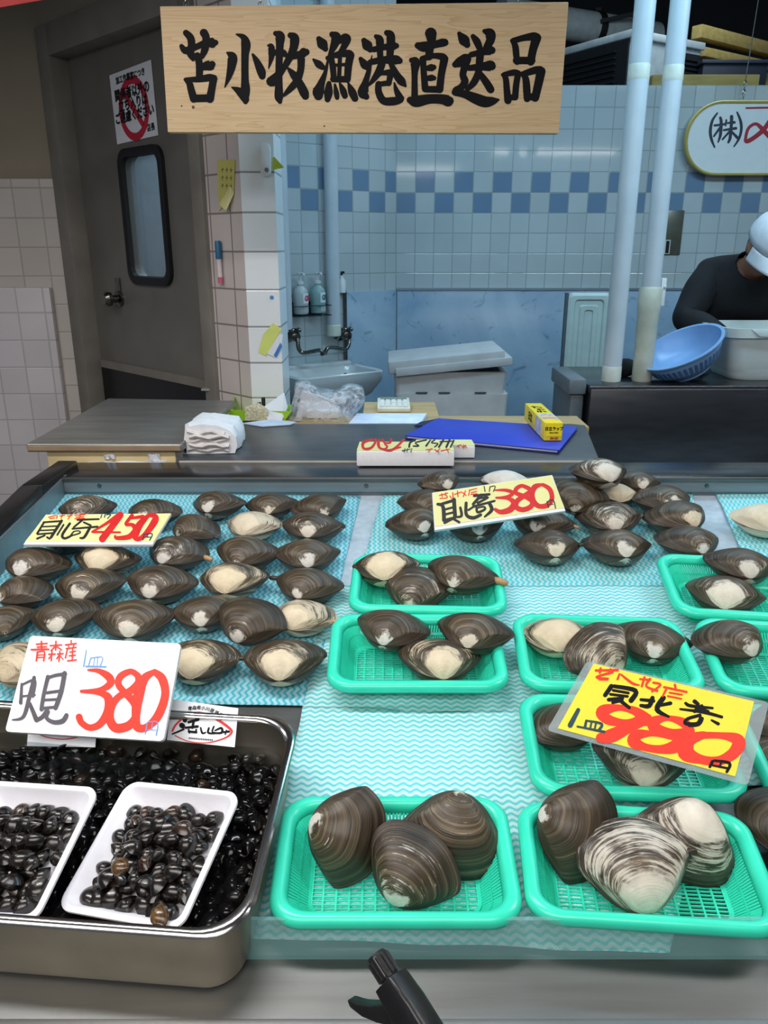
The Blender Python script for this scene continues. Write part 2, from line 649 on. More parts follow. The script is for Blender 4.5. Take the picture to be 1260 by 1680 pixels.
struct('wall_door', dwall(MB(), 0.178, 1.17, zh + 0.1, 4.0, -0.12, 0.0), m_plaster)
mb = MB()
dwall(mb, 0.176, 0.236, 0, zh + 0.1, -0.10, 0.015)
dwall(mb, 1.08, 1.172, 0, zh + 0.1, -0.10, 0.015)
dwall(mb, 0.236, 1.08, zh, zh + 0.1, -0.10, 0.015)
struct('trim_5', mb, m_frame, bevel=0.004)

# ---- the door with its rounded window
dn_face = -0.055


def ondoor(px, py, off=0.0):
    return onplane(px, py, PC + DN * (dn_face + off), DN)


door = thing('door_1', 'grey steel swing door with rounded window and warning notice', 'door', PC + DS * 0.66 + DN * -0.075)
door['kind'] = 'structure'
# outline with a hole for the window
wc = [ondoor(x, y) for x, y in ((203, 246), (272, 240), (280, 463), (213, 466))]
ctr = sum(wc, Vector()) / 4
w_s = [(p - PC).dot(DS) for p in wc]
w_w = (w_s[0] + w_s[3]) / 2 - (w_s[1] + w_s[2]) / 2
w_h = ((wc[0].z + wc[1].z) - (wc[2].z + wc[3].z)) / 2
cs, cz = (ctr - PC).dot(DS), ctr.z


def dpt(s, z, n):
    return PC + DS * s + DN * n + Vector((0, 0, z))


hole = [(cs - x, cz + z) for x, z in rrect(w_w - 0.03, w_h - 0.03, 0.045, 6)]
outer = []
for (s, z) in hole:
    dx, dz = s - cs, z - cz
    k = min((0.42 if dx == 0 else ((1.078 - cs if dx > 0 else cs - 0.238) / max(abs(dx), 1e-6))), ((zh - cz if dz > 0 else cz - 0.01) / max(abs(dz), 1e-6)))
    outer.append((cs + dx * k, cz + dz * k))
for tgt in ((0.238, 0.01), (1.078, 0.01), (0.238, zh), (1.078, zh)):      # square the four corners
    i = min(range(len(outer)), key=lambda j: (outer[j][0] - tgt[0]) ** 2 + (outer[j][1] - tgt[1]) ** 2)
    outer[i] = tgt
mb = MB()
loops = [[dpt(s, z, dn_face - 0.04) for s, z in hole], [dpt(s, z, dn_face) for s, z in hole], [dpt(s, z, dn_face) for s, z in outer], [dpt(s, z, dn_face - 0.04) for s, z in outer]]
mb.loft(loops + [loops[0]], False, False)
obj('door_leaf', mb, m_door, door)
gm = MB()
prof = [(0.0, 0.0), (0.0, 0.014), (0.012, 0.018), (0.026, 0.014), (0.03, 0.0)]
loops = []
for ins, n in prof:
    loops.append([dpt(cs - x, cz + z, dn_face + n) for x, z in rrect(w_w + 0.012 - 2 * ins, w_h + 0.012 - 2 * ins, 0.05 - ins * 0.6, 6)])
gm.loft(loops, False, False)
obj('window_frame', gm, mat('black rubber', (18, 20, 26), 0.5), door, smooth=True)
m_pane, t, b = newmat('blue tinted pane')
b.inputs['Base Color'].default_value = (*lin((150, 170, 185)), 1)
b.inputs['Roughness'].default_value = 0.06
b.inputs['Alpha'].default_value = 0.45
gm = MB().prism([dpt(cs - x, cz + z, dn_face - 0.022) for x, z in rrect(w_w - 0.028, w_h - 0.028, 0.04, 6)], -DN * 0.004)
obj('window_pane', gm, m_pane, door)
hb = ondoor(197, 490, 0.0)
hm = MB().lathe(hb, [(0.03, 0.0), (0.03, 0.008), (0.022, 0.012), (0.014, 0.014), (0.014, 0.035), (0.026, 0.04), (0.028, 0.055), (0.018, 0.066)], 20, (DS, Vector((0, 0, 1)), DN))
hm.box((-0.018, -0.01, 0.0), (0.018, 0.075, 0.006), hb, (DS, Vector((0, 0, 1)), DN))
obj('door_handle', hm, M['chrome'], door, smooth=True)
k0, k1 = ondoor(206, 612), ondoor(354, 636)
kz = (k0.z + k1.z) / 2
hm = MB()
dwall(hm, 0.245, 1.07, 0.02, kz, dn_face, dn_face + 0.008)
obj('kick_plate', hm, mat('black kick plate', (24, 25, 28), 0.4, 0.2), door)
hm = MB()
dwall(hm, 0.25, 1.065, kz, kz + 0.03, dn_face, dn_face + 0.012)
obj('kick_trim', hm, m_frame, door)
# what shows through the pane: the passage wall
struct('wall_passage', MB().prism([dpt(0.47, 0, -0.45), dpt(1.9, 0, -0.45), dpt(1.9, 0, -0.5), dpt(0.47, 0, -0.5)], (0, 0, 3.2)), mat('passage wall', (170, 185, 195), 0.6))
pt = area('passage_light', tuple(dpt(0.8, 2.5, -0.28)), (0, 0, 0), 0.3, 0.1, 16, (0.6, 0.85, 1.0))

# warning notice taped on the door
def notice():
    q = [ondoor(x, y, 0.002) for x, y in ((180, 124), (248, 98), (260, 222), (193, 237))]
    x, y, n = qframe(*q)
    n = DN
    o = thing('warning_notice', 'white staff-only notice with red ring taped on grey door', 'notice', (q[2] + q[3]) / 2)
    obj('sheet', MB().prism(q, DN * 0.0015), M['paper'], o)
    c = sum(q, Vector()) / 4
    w = ((q[1] - q[0]).length + (q[2] - q[3]).length) / 2
    h = ((q[0] - q[3]).length + (q[1] - q[2]).length) / 2
    x = (q[1] - q[0] + q[2] - q[3]).normalized()
    y = (q[0] - q[3] + q[1] - q[2]).normalized()
    mb = MB()
    R1, R2 = w * 0.36, w * 0.27
    cc = c - y * h * 0.06 + DN * 0.002
    ring = [[cc + x * r * math.cos(a * math.pi / 20) + y * r * math.sin(a * math.pi / 20) for a in range(40)] for r in (R1, R2)]
    mb.loft(ring, False, False)
    mb.poly([cc + x * (-R2 * 0.71 - 0.01) + y * (R2 * 0.71), cc + x * (-R2 * 0.71 + 0.01) + y * (R2 * 0.71 + 0.01), cc + x * (R2 * 0.71 + 0.01) - y * R2 * 0.71, cc + x * (R2 * 0.71 - 0.01) - y * (R2 * 0.71 + 0.01)])
    obj('red_ring', mb, mat('poster red', (190, 30, 60), 0.6), o)
    mb = MB()
    up = DN * 0.0028
    letter(mb, '加工作業室につき', w * 0.088, c + y * h * 0.38 + up, x, y, 0.0008)
    for i, s in enumerate(('関係者以外の', '立ち入りは', 'ご遠慮ください')):
        letter(mb, s, w * (0.14 if i < 2 else 0.135), c + y * (h * (0.17 - 0.16 * i)) + up, x, y, 0.0016)
    letter(mb, '店長', w * 0.09, c + x * w * 0.36 - y * h * 0.38 + up, x, y, 0.0008)
    obj('lettering', mb, mat('poster black', (30, 30, 30), 0.6), o)


notice()


# ---- notes, marker and switch on the pillar
def on_side(px, py, off=0.0):
    return onplane(px, py, PC + DN * off, DN)


def on_front(px, py, off=0.0):
    return atY(px, py, 2.45 - off)


m_note = mat('yellow sticky note', (206, 200, 110), 0.7, 0, 0.05)
m_note2 = mat('lime tape', (214, 224, 120), 0.6, 0, 0.05)
o = thing('sticky_note', 'yellow handwritten note curling on pillar side beside door', 'note', on_side(372, 340, 0.001))
obj('sheet', MB().prism([on_side(x, y, 0.002) for x, y in ((356, 263), (386, 262), (384, 318), (360, 346))], DN * 0.001), m_note, o)
obj('curled_corner', MB().prism([on_side(378, 305, 0.004), on_side(384, 318, 0.003), on_side(371, 346, 0.018), on_side(360, 335, 0.014)], DN * 0.001), mat('note back', (226, 222, 160), 0.7), o)
mb = MB()
for i in range(3):
    for k in range(3):
        w0 = on_side(363 + k * 7, 279 + i * 13, 0.0035)
        mb.bar(w0, on_side(367 + k * 7, 277 + i * 13 + k, 0.0035), 0.0016, 0.0004, DN)
        mb.bar(on_side(365 + k * 7, 275 + i * 13, 0.0035), on_side(365 + k * 7, 283 + i * 13, 0.0035), 0.0016, 0.0004, DN)
obj('handwriting', mb, M['marker_grey'], o)
pa, pb = on_side(357, 395, 0.012), on_side(362, 465, 0.012)
d = (pb - pa)
o = thing('marker_pen', 'blue capped marker pen stuck on pillar edge by door', 'pen', pb)
obj('barrel', MB().tube([pa + d * 0.42, pa + d * 0.85], 0.0075, 12), mat('white barrel', (226, 214, 214), 0.4), o, smooth=True)
obj('cap', MB().tube([pa, pa + d * 0.05, pa + d * 0.42], [0.008, 0.0095, 0.0098], 12), mat('blue pen cap', (40, 110, 150), 0.4), o, smooth=True)
obj('end_plug', MB().tube([pa + d * 0.85, pa + d], [0.0078, 0.007], 12), mat('pink plug', (214, 104, 130), 0.4), o, smooth=True)
sc = on_front(436, 263, 0.0)
o = thing('wall_switch', 'white oblong switch plate on the blue-white pillar front', 'switch', sc)
obj('plate', MB().prism([sc + Vector((x, 0, z)) for x, z in rrect(0.03, 0.085, 0.012, 5)], (0, -0.012, 0)), M['white_paint'], o, bevel=0.002)
obj('indicator', MB().lathe(sc + Vector((0.003, -0.012, -0.026)), [(0.006, 0), (0.006, 0.003)], 12, (Vector((1, 0, 0)), Vector((0, 0, 1)), Vector((0, -1, 0)))), M['steel'], o)
q = [on_front(x, y, 0.003) for x, y in ((447, 258), (450, 257), (466, 275), (447, 279))]
tag(obj('tape_flap', MB().prism(q, (0, 0.0012, 0)), mat('olive tape', (190, 200, 60), 0.6)), 'small lime tape flap sticking out past switch', 'tape')
o = thing('torn_label', 'torn lime and white label stuck low on pillar front', 'label', on_front(445, 585, 0.002))
obj('lime_strip', MB().prism([on_front(x, y, 0.003) for x, y in ((424, 578), (432, 548), (448, 530), (462, 540), (452, 556), (436, 584))], (0, 0.001, 0)), m_note2, o)
obj('white_strip', MB().prism([on_front(x, y, 0.0045) for x, y in ((438, 580), (455, 552), (464, 548), (461, 574), (452, 587))], (0, 0.001, 0)), M['paper'], o)
obj('blue_print', MB().prism([on_front(x, y, 0.0055) for x, y in ((449, 583), (460, 562), (463, 568), (453, 587))], (0, 0.0006, 0)), mat('blue print', (60, 120, 200), 0.5), o)
tag(obj('blue_tape_dot', MB().lathe(on_front(446, 488, 0.0), [(0.006, 0), (0.006, 0.002)], 10, (Vector((1, 0, 0)), Vector((0, 0, 1)), Vector((0, -1, 0)))), mat('blue tape', (60, 150, 210), 0.5)), 'tiny blue sticker dot on pillar tile', 'sticker')

# red awning corner hanging over the shop, top left
q = [atY(x, y, 2.0) for x, y in ((-140, -40), (-140, 36), (0, 12), (74, -1), (76, -40))]
tag(obj('shop_banner', MB().prism([p for p in q], (0, 0.004, 0)), mat('red banner cloth', (205, 70, 66), 0.7, 0, 0.06)), 'red banner hem hanging at the very top left corner', 'banner')

# ---- objects on the cold-store roof, upper right
o = thing('air_conditioner', 'large louvred cooling unit with pale end on top of tiled wall', 'air conditioner', Vector((atY(1040, 47, 5.0).x, 5.0, ZT)))
U2 = Vector((0.853, 0.521, 0))
V2 = Vector((-0.521, 0.853, 0))
A2 = Vector((atY(1040, 47, 5.0).x, 5.0, ZT))
ha = atY(1040, 47, 5.0).z - ZT
ax2 = (U2, V2, Vector((0, 0, 1)))
obj('casing', MB().box((0.0, 0.015, 0.0), (0.60, 1.0, ha - 0.04), A2, ax2), mat('pale grey casing', (176, 188, 192), 0.4, 0.2), o, bevel=0.01)
obj('top_cover', MB().box((-0.012, 0, ha - 0.04), (0.612, 1.01, ha), A2, ax2), mat('pale cover', (205, 216, 220), 0.35, 0.2), o, bevel=0.006)
mb = MB()
mb.box((-0.012, 0.02, 0.0), (0.0, 0.98, ha - 0.045), A2, ax2)
for i in range(9):
    z = 0.03 + i * (ha - 0.1) / 9
    mb.box((-0.03, 0.1, z), (-0.01, 0.9, z + 0.008), A2, ax2)
obj('side_grille', mb, mat('dark grille', (34, 38, 42), 0.5, 0.2), o)
mb = MB()
mb.box((0.40, 0.004, 0.03), (0.58, 0.016, ha - 0.07), A2, ax2)
for i in range(10):
    z = 0.045 + i * (ha - 0.13) / 10
    mb.box((0.41, -0.012, z), (0.57, 0.004, z + 0.012), A2, ax2)
obj('end_louvre', mb, mat('dark louvre', (30, 36, 40), 0.5, 0.2), o)
# timber
m_wood = mat('raw yellow timber', (170, 146, 84), 0.7, 0, 0.18, 6, 0.1, 60, stretch=(1, 6, 6))


def beam(name, label, a, b, w, h):
    a, b = Vector(a), Vector(b)
    tag(obj(name, MB().bar(a, b, w, h), m_wood, at=(a + b) / 2, bevel=0.003), label, 'timber', 'timber on the store roof')


z1 = atY(1140, 52, 5.4).z
beam('timber_beam', 'long yellow timber sloping out of frame, highest of the loose beams', atZ(1143, 52, z1), atZ(1300, 92, z1), 0.07, 0.07)
z2 = atY(1150, 90, 5.5).z
beam('timber_beam', 'yellow timber lying just under the highest beam', atZ(1146, 86, z2), atZ(1285, 116, z2), 0.08, 0.05)
pz = atY(1150, 128, YB + 0.07)
beam('timber_batten', 'square timber batten lying along the tiled wall top', (atY(1068, 128, YB + 0.07).x, YB + 0.07, ZT + 0.028), (atY(1243, 128, YB + 0.07).x, YB + 0.07, ZT + 0.028), 0.05, 0.055)
o = thing('storage_crate', 'dark navy crate under the timber beams on the store roof', 'crate', (atY(1205, 125, 5.2).x, 5.2, ZT))
cc = Vector((atY(1205, 125, 5.2).x, 5.2, ZT))
zc = atY(1205, 98, 5.2).z
obj('crate_body', MB().box((-0.19, 0, 0), (0.19, 0.3, zc - ZT - 0.02), cc), mat('navy crate', (26, 32, 46), 0.5), o, bevel=0.006)
obj('crate_rim', MB().box((-0.2, -0.01, zc - ZT - 0.02), (0.2, 0.31, zc - ZT), cc), mat('navy crate rim', (40, 46, 60), 0.5), o, bevel=0.004)
for i in range(6):      # posts that carry the two loose beams
    pass
mb = MB()
for px, Y_ in ((1160, 0), (1262, 0)):
    p = atZ(px, 60 if px < 1200 else 84, z1)
    mb.box((-0.03, -0.03, 0), (0.03, 0.03, z2 - ZT - 0.025), (p.x, p.y, ZT))
tag(obj('timber_trestle', mb, m_wood), 'pair of short timber posts carrying the loose beams', 'trestle')
# white duct with a clamp
o = thing('air_duct', 'white round air duct crossing behind the wooden sign board', 'duct', atY(985, 50, 7.5))
d0, d1 = atY(820, 22, 7.3), atY(1075, 62, 7.9)
obj('duct_pipe', MB().tube([d0, d1], 0.12, 20), mat('white duct', (205, 214, 214), 0.45), o, smooth=True)
mb = MB()
pc = d0 + (d1 - d0) * 0.6
dd = (d1 - d0).normalized()
mb.tube([pc - dd * 0.03, pc + dd * 0.03], 0.13, 20)
mb.bar(pc + Vector((0, 0, -0.3)), pc + Vector((0, 0, 0.15)), 0.05, 0.05, (0, 1, 0))
mb.bar(pc + Vector((0, -0.14, 0.02)), pc + Vector((0.4, -0.14, 0.1)), 0.03, 0.03)
obj('duct_clamp', mb, mat('black clamp', (26, 26, 26), 0.6), o)
obj('duct_post', MB().box((-0.04, -0.04, ZT), (0.04, 0.04, d0.z + (d1.z - d0.z) * 0.6), (pc.x, pc.y, 0)), mat('dark post', (50, 52, 54), 0.6), o)

# ---- small fittings on the back wall
q0 = atY(1091, 345, YB - 0.006)
q1 = atY(1115, 418, YB - 0.006)
o = thing('inspection_plate', 'small olive metal plate set in tiled wall behind pipe', 'plate', (q0.x, YB, q1.z))
obj('plate', MB().box((q0.x - 0.055, YB - 0.008, q1.z), (q1.x, YB, q0.z)), mat('olive plate', (110, 112, 100), 0.3, 0.5), o, bevel=0.002)
obj('reflected_frame', MB().box((q0.x - 0.03, YB - 0.014, q1.z + 0.004), (q0.x + 0.045, YB - 0.008, q1.z + 0.075)), mat('pale reflected frame', (200, 205, 200), 0.4), o)  # pale frame of a window reflection, built as a solid piece
mb = MB()
for i in (0, 1, 2):
    mb.box((q0.x - 0.026 + i * 0.024, YB - 0.016, q1.z + 0.008), (q0.x - 0.009 + i * 0.024, YB - 0.0135, q1.z + 0.07))
obj('slot', mb, M['black_plastic'], o)  # dark panes of the same window reflection, put in as black strips
# ------------------------------------------------------------------ display case and counters
ZC = 1.01
XL = -0.715
YR = 1.70                                     # rear wall of the case
XR = 1.75
dc = thing('display_case', 'refrigerated stainless fish display case with sloping deck', 'display case', (0.4, 1.1, 0))
m_inner = mat('case inner steel', (128, 138, 144), 0.35, 0.4, 0.08, 5, 0.03, 150, stretch=(1, 8, 8))


def dk(u, v, h):                              # deck point by x and distance up the slope
    return deck(u, v, h)


v0 = (0.53 - 0.762) / math.cos(SL)
v1 = (YR - 0.762) / math.cos(SL)
obj('deck_plate', MB().hexa([dk(XL, v0, -0.02), dk(XR, v0, -0.02), dk(XR, v1, -0.02), dk(XL, v1, -0.02), dk(XL, v0, 0), dk(XR, v0, 0), dk(XR, v1, 0), dk(XL, v1, 0)]), M['steel'], dc)
mb = MB()
mb.box((XL, YR, 0.90), (XR, YR + 0.02, ZC - 0.004))
mb.box((XL, YR - 0.006, ZC - 0.034), (XR, YR, ZC - 0.004))
obj('rear_panel', mb, m_inner, dc, bevel=0.002)
mb = MB()
for x in (-0.635, -0.04, 0.23, 0.72, 1.2):
    mb.lathe((x, YR - 0.006, ZC - 0.018), [(0.005, 0), (0.004, 0.003)], 10, (Vector((1, 0, 0)), Vector((0, 0, 1)), Vector((0, -1, 0))))
obj('rivets', mb, M['chrome'], dc)
obj('rear_ledge', MB().box((XL - 0.02, YR - 0.004, ZC - 0.012), (XR, 1.832, ZC - 0.001)), M['dark_steel'], dc, bevel=0.003)
obj('ledge_edge', MB().box((XL, YR - 0.009, ZC - 0.008), (XR, YR - 0.003, ZC + 0.001)), M['steel'], dc, bevel=0.001)
# left end wall and its black rail
mb = MB()
side = [Vector((XL, YR + 0.02, 0.8)), Vector((XL, YR + 0.02, ZC)), Vector((XL, 1.30, 0.975)), Vector((XL, 0.9, 0.915)), Vector((XL, 0.53, 0.86)), Vector((XL, 0.53, 0.72))]
mb.prism(side, (-0.012, 0, 0))
obj('end_panel', mb, m_inner, dc)
mb = MB()
for (a, b_) in (((YR + 0.10, ZC + 0.012), (1.60, ZC + 0.012)), ((1.60, ZC + 0.012), (1.30, 0.985)), ((1.30, 0.985), (0.9, 0.925)), ((0.9, 0.925), (0.53, 0.868))):
    P = []
    for y, z in (a, b_):
        P += [Vector((XL - 0.052, y, z - 0.05)), Vector((XL - 0.004, y, z - 0.03)), Vector((XL - 0.004, y, z)), Vector((XL - 0.05, y, z))]
    mb.hexa(P)
obj('end_rail', mb, M['black_rail'], dc, bevel=0.004)
# front lip, ledge and the low acrylic guard
yf = 0.53
zf = D0.z + (yf - 0.762) * 0.158
obj('front_lip', MB().box((XL, yf - 0.018, zf - 0.05), (XR, yf + 0.002, zf + 0.003)), M['steel'], dc, bevel=0.004)
obj('cabinet_body', MB().box((XL - 0.01, 0.55, 0.08), (XR, YR + 0.12, 0.755)), M['white_paint'], dc)
obj('plinth', MB().box((XL + 0.03, 0.6, 0.0), (XR, YR + 0.05, 0.08)), M['black_plastic'], dc)
obj('front_shelf', MB().box((XL, 0.14, 0.641), (XR, 0.50, 0.655)), M['steel'], dc, bevel=0.003)
mb = MB()
for x in (-0.5, 0.1, 0.8, 1.5):
    mb.bar((x, 0.18, 0.641), (x, 0.56, 0.45), 0.02, 0.02)
obj('shelf_bracket', mb, M['steel'], dc)
m_acr, t, b = newmat('clear acrylic')
b.inputs['Base Color'].default_value = (*lin((150, 205, 205)), 1)
b.inputs['Roughness'].default_value = 0.05
b.inputs['Alpha'].default_value = 0.30
u0, u1 = ondeck(395, 1600).x, XR
vb = deck_uv(ondeck(700, 1574))[1]
G = [deck(-0.145, vb, 0.0), deck(u1, vb, 0.0), deck(u1, vb + 0.004, 0.0), deck(-0.145, vb + 0.004, 0.0)]
tag(obj('acrylic_guard', MB().prism(G, Vector((0, 0, 0.052))), m_acr, dc), None, None)
obj('deck_trim', MB().hexa([deck(XL, vb - 0.072, 0.0), deck(XR, vb - 0.072, 0.0), deck(XR, vb - 0.062, 0), deck(XL, vb - 0.062, 0), deck(XL, vb - 0.072, 0.004), deck(XR, vb - 0.072, 0.004), deck(XR, vb - 0.062, 0.004), deck(XL, vb - 0.062, 0.004)]), M['steel'], dc, bevel=0.001)

# service counter behind the case
ct = thing('service_counter', 'dark grey service counter behind the clam display', 'counter', (0.0, 2.0, 0))
xr0, xr1 = atZ(985, 757, ZC).x, atZ(955, 695, ZC).x
yb1 = atZ(700, 695, ZC).y
top = [Vector((-0.50, 1.836, ZC)), Vector((xr0, 1.836, ZC)), Vector((xr1 + 0.005, yb1 - 0.02, ZC)), Vector((xr1 - 0.03, yb1, ZC)), Vector((-0.50, yb1, ZC))]
obj('counter_top', MB().prism(top, (0, 0, -0.03)), M['counter_top'], ct, bevel=0.003)
obj('edge_strip', MB().box((-0.49, 1.833, ZC - 0.012), (xr0, 1.8365, ZC + 0.0015)), mat('pale edge strip', (190, 186, 176), 0.4), ct)
obj('counter_body', MB().box((-0.49, 1.84, 0), (xr0 - 0.02, yb1 - 0.03, ZC - 0.03)), mat('counter carcass', (120, 124, 126), 0.5), ct)

# stainless side table with its plywood box
ZS = 1.046
st = thing('side_table', 'worn stainless topped table with plywood base left of counter', 'table', (-0.67, 2.15, 0))
fl, fr_ = atZ(52, 722, ZS), atZ(300, 726, ZS)
bl, br_ = atZ(172, 656, ZS), atZ(400, 640, ZS)
tp = [Vector((fl.x, 1.866, ZS)), Vector((fr_.x, 1.866, ZS)), Vector((fr_.x + 0.03, 2.43, ZS)), Vector((fl.x + 0.0, 2.47, ZS))]
obj('table_top', MB().prism(tp, (0, 0, -0.022)), M['table_top'], st, bevel=0.006, seg=3)
obj('front_edge', MB().box((fl.x + 0.004, 1.861, ZS - 0.016), (fr_.x - 0.004, 1.868, ZS - 0.006)), mat('worn wood edge', (150, 126, 100), 0.6), st)
m_ply = mat('stained plywood', (206, 186, 140), 0.7, 0, 0.15, 9, 0.05, 80, stretch=(1, 1, 4))
obj('plywood_base', MB().box((fl.x + 0.045, 1.875, 0.0), (fr_.x - 0.02, 2.34, ZS - 0.022)), m_ply, st, bevel=0.002)
mb = MB()
rnd = random.Random(4)
for (x0, x1, z0, z1) in ((-0.72, -0.53, 0.985, 1.003), (-0.68, -0.655, 1.006, 1.02), (-0.572, -0.545, 1.0, 1.021), (-0.56, -0.528, 0.984, 1.006)):
    n = 9
    lo = [Vector((x0 + (x1 - x0) * i / n, 1.872 - 0.004 * rnd.random(), z0 + 0.003 * rnd.random())) for i in range(n + 1)]
    hi = [Vector((x0 + (x1 - x0) * i / n, 1.870 - 0.006 * rnd.random(), z1 - 0.004 * rnd.random())) for i in reversed(range(n + 1))]
    mb.prism(lo + hi, (0, 0.003, 0))
obj('torn_tape', mb, M['paper'], st)
obj('side_cover', MB().box((fr_.x - 0.02, 1.878, ZC - 0.02), (fr_.x - 0.004, 2.30, ZS - 0.024)), M['table_top'], st)
o = thing('glass_sheet', 'clear glass offcut standing at the back corner of the side table', 'glass', (fr_.x - 0.05, 2.44, ZS))
mb = MB().prism([atZ(330, 641, ZS + 0.003), atZ(352, 628, ZS + 0.003), atZ(404, 628, ZS + 0.003), atZ(397, 641, ZS + 0.003)], (0, 0, 0.006))
obj('sheet', mb, mat('pale glass', (200, 206, 206), 0.08, 0, 0.02, alpha=0.55), o)
obj('black_edge', MB().bar(atZ(398, 628, ZS + 0.002), atZ(412, 656, ZS - 0.02), 0.014, 0.012), M['black_plastic'], o)

# bench behind the counter
bench = thing('back_bench', 'tan wooden bench edge just behind the service counter', 'bench', (0.05, 2.5, 0))
m_tan = mat('tan bench wood', (176, 148, 104), 0.6, 0, 0.15, 6, stretch=(1, 6, 1))
obj('bench_top', MB().box((-0.36, yb1 + 0.012, 0.975), (0.60, 2.43, 0.998)), m_tan, bench, bevel=0.003)
bx0, bx1 = atZ(597, 665, 0.998).x, atZ(716, 668, 0.998).x
obj('bench_board', MB().box((bx0, 2.434, 0.93), (bx1, 2.66, 0.998)), m_tan, bench, bevel=0.003)
for x in (-0.33, 0.55):
    for y in (yb1 + 0.04, 2.40):
        obj('leg', MB().box((x, y - 0.02, 0), (x + 0.04, y + 0.02, 0.975)), m_tan, bench)

# ------------------------------------------------------------------ things on the counter and bench
ZB = 0.998
# folded towel
def towel():
    c = atZ(347, 742, ZC)
    w, h, d = 0.135, 0.075, 0.15
    o = thing('folded_towel', 'folded white towel lying on grey counter beside side table', 'towel', (c.x, 1.93, ZC))
    rr = random.Random(3)
    mb = MB()
    prof = [(-0.5, 0.06), (-0.49, 0.5), (-0.46, 0.86), (-0.36, 0.98), (-0.1, 1.0), (0.2, 0.94), (0.4, 0.84), (0.49, 0.6), (0.5, 0.25), (0.46, 0.02), (0.0, 0.0), (-0.4, 0.0)]
    loops = []
    for j in range(9):
        yy = j / 8
        s = 1 - 0.06 * abs(yy - 0.5)
        loops.append([Vector((c.x + (px * w * s) + 0.004 * math.sin(j * 1.3 + i), 1.905 + yy * d, ZC + 0.001 + max(0, pz * h * s + 0.003 * math.sin(j * 2 + i * 1.7) * (pz > 0.1)))) for i, (px, pz) in enumerate(prof)])
    mb.loft(loops)
    m_t = mat('white towelling', (236, 238, 242), 0.9, 0, 0.05, 60, 0.6, 400)
    t1 = obj('outer_fold', mb, m_t, o, smooth=True)
    mb = MB()
    for k, (za, xa, xb) in enumerate(((0.16, -0.40, 0.36), (0.32, -0.36, 0.38), (0.47, -0.38, 0.34), (0.60, -0.34, 0.38), (0.73, -0.38, 0.30))):
        pts = [(c.x + w * (xa + (xb - xa) * i / 6), 1.902 - 0.006 * (k % 2), ZC + h * (za + 0.05 * math.sin(i * 1.7 + k * 2))) for i in range(7)]
        lo = [Vector(p) for p in pts]
        mb.loft([[p + Vector((0, 0, -0.005)) for p in lo], [p + Vector((0, -0.004, 0)) for p in lo], [p + Vector((0, 0, 0.005)) for p in lo], [p + Vector((0, 0.02, 0)) for p in lo]], False, False, closed=False)
    obj('inner_layers', mb, mat('towel layer', (214, 208, 206), 0.9, 0, 0.12, 60, 0.6, 400), o, smooth=True)
    mb = MB()
    loops = []
    for j in range(7):
        yy = j / 6
        loops.append([Vector((c.x - 0.075 - 0.035 * px + 0.01 * yy, 1.905 + yy * 0.1, ZC + 0.001 + pz * 0.022 * (1 + 0.2 * math.sin(j * 2)))) for px, pz in ((-0.5, 0), (-0.5, 0.8), (0, 1), (0.5, 0.9), (0.9, 0.3), (0.9, 0))])
    mb.loft(loops)
    obj('loose_end', mb, m_t, o, smooth=True)


towel()


# foam price blocks lying with their backs turned
def block_card(name, label, TL, TR, BR, BL, low, thick, strokes, group=None, z=ZC):
    """foam block lying on the counter: the photo's face corners, its face tilted"""
    pass


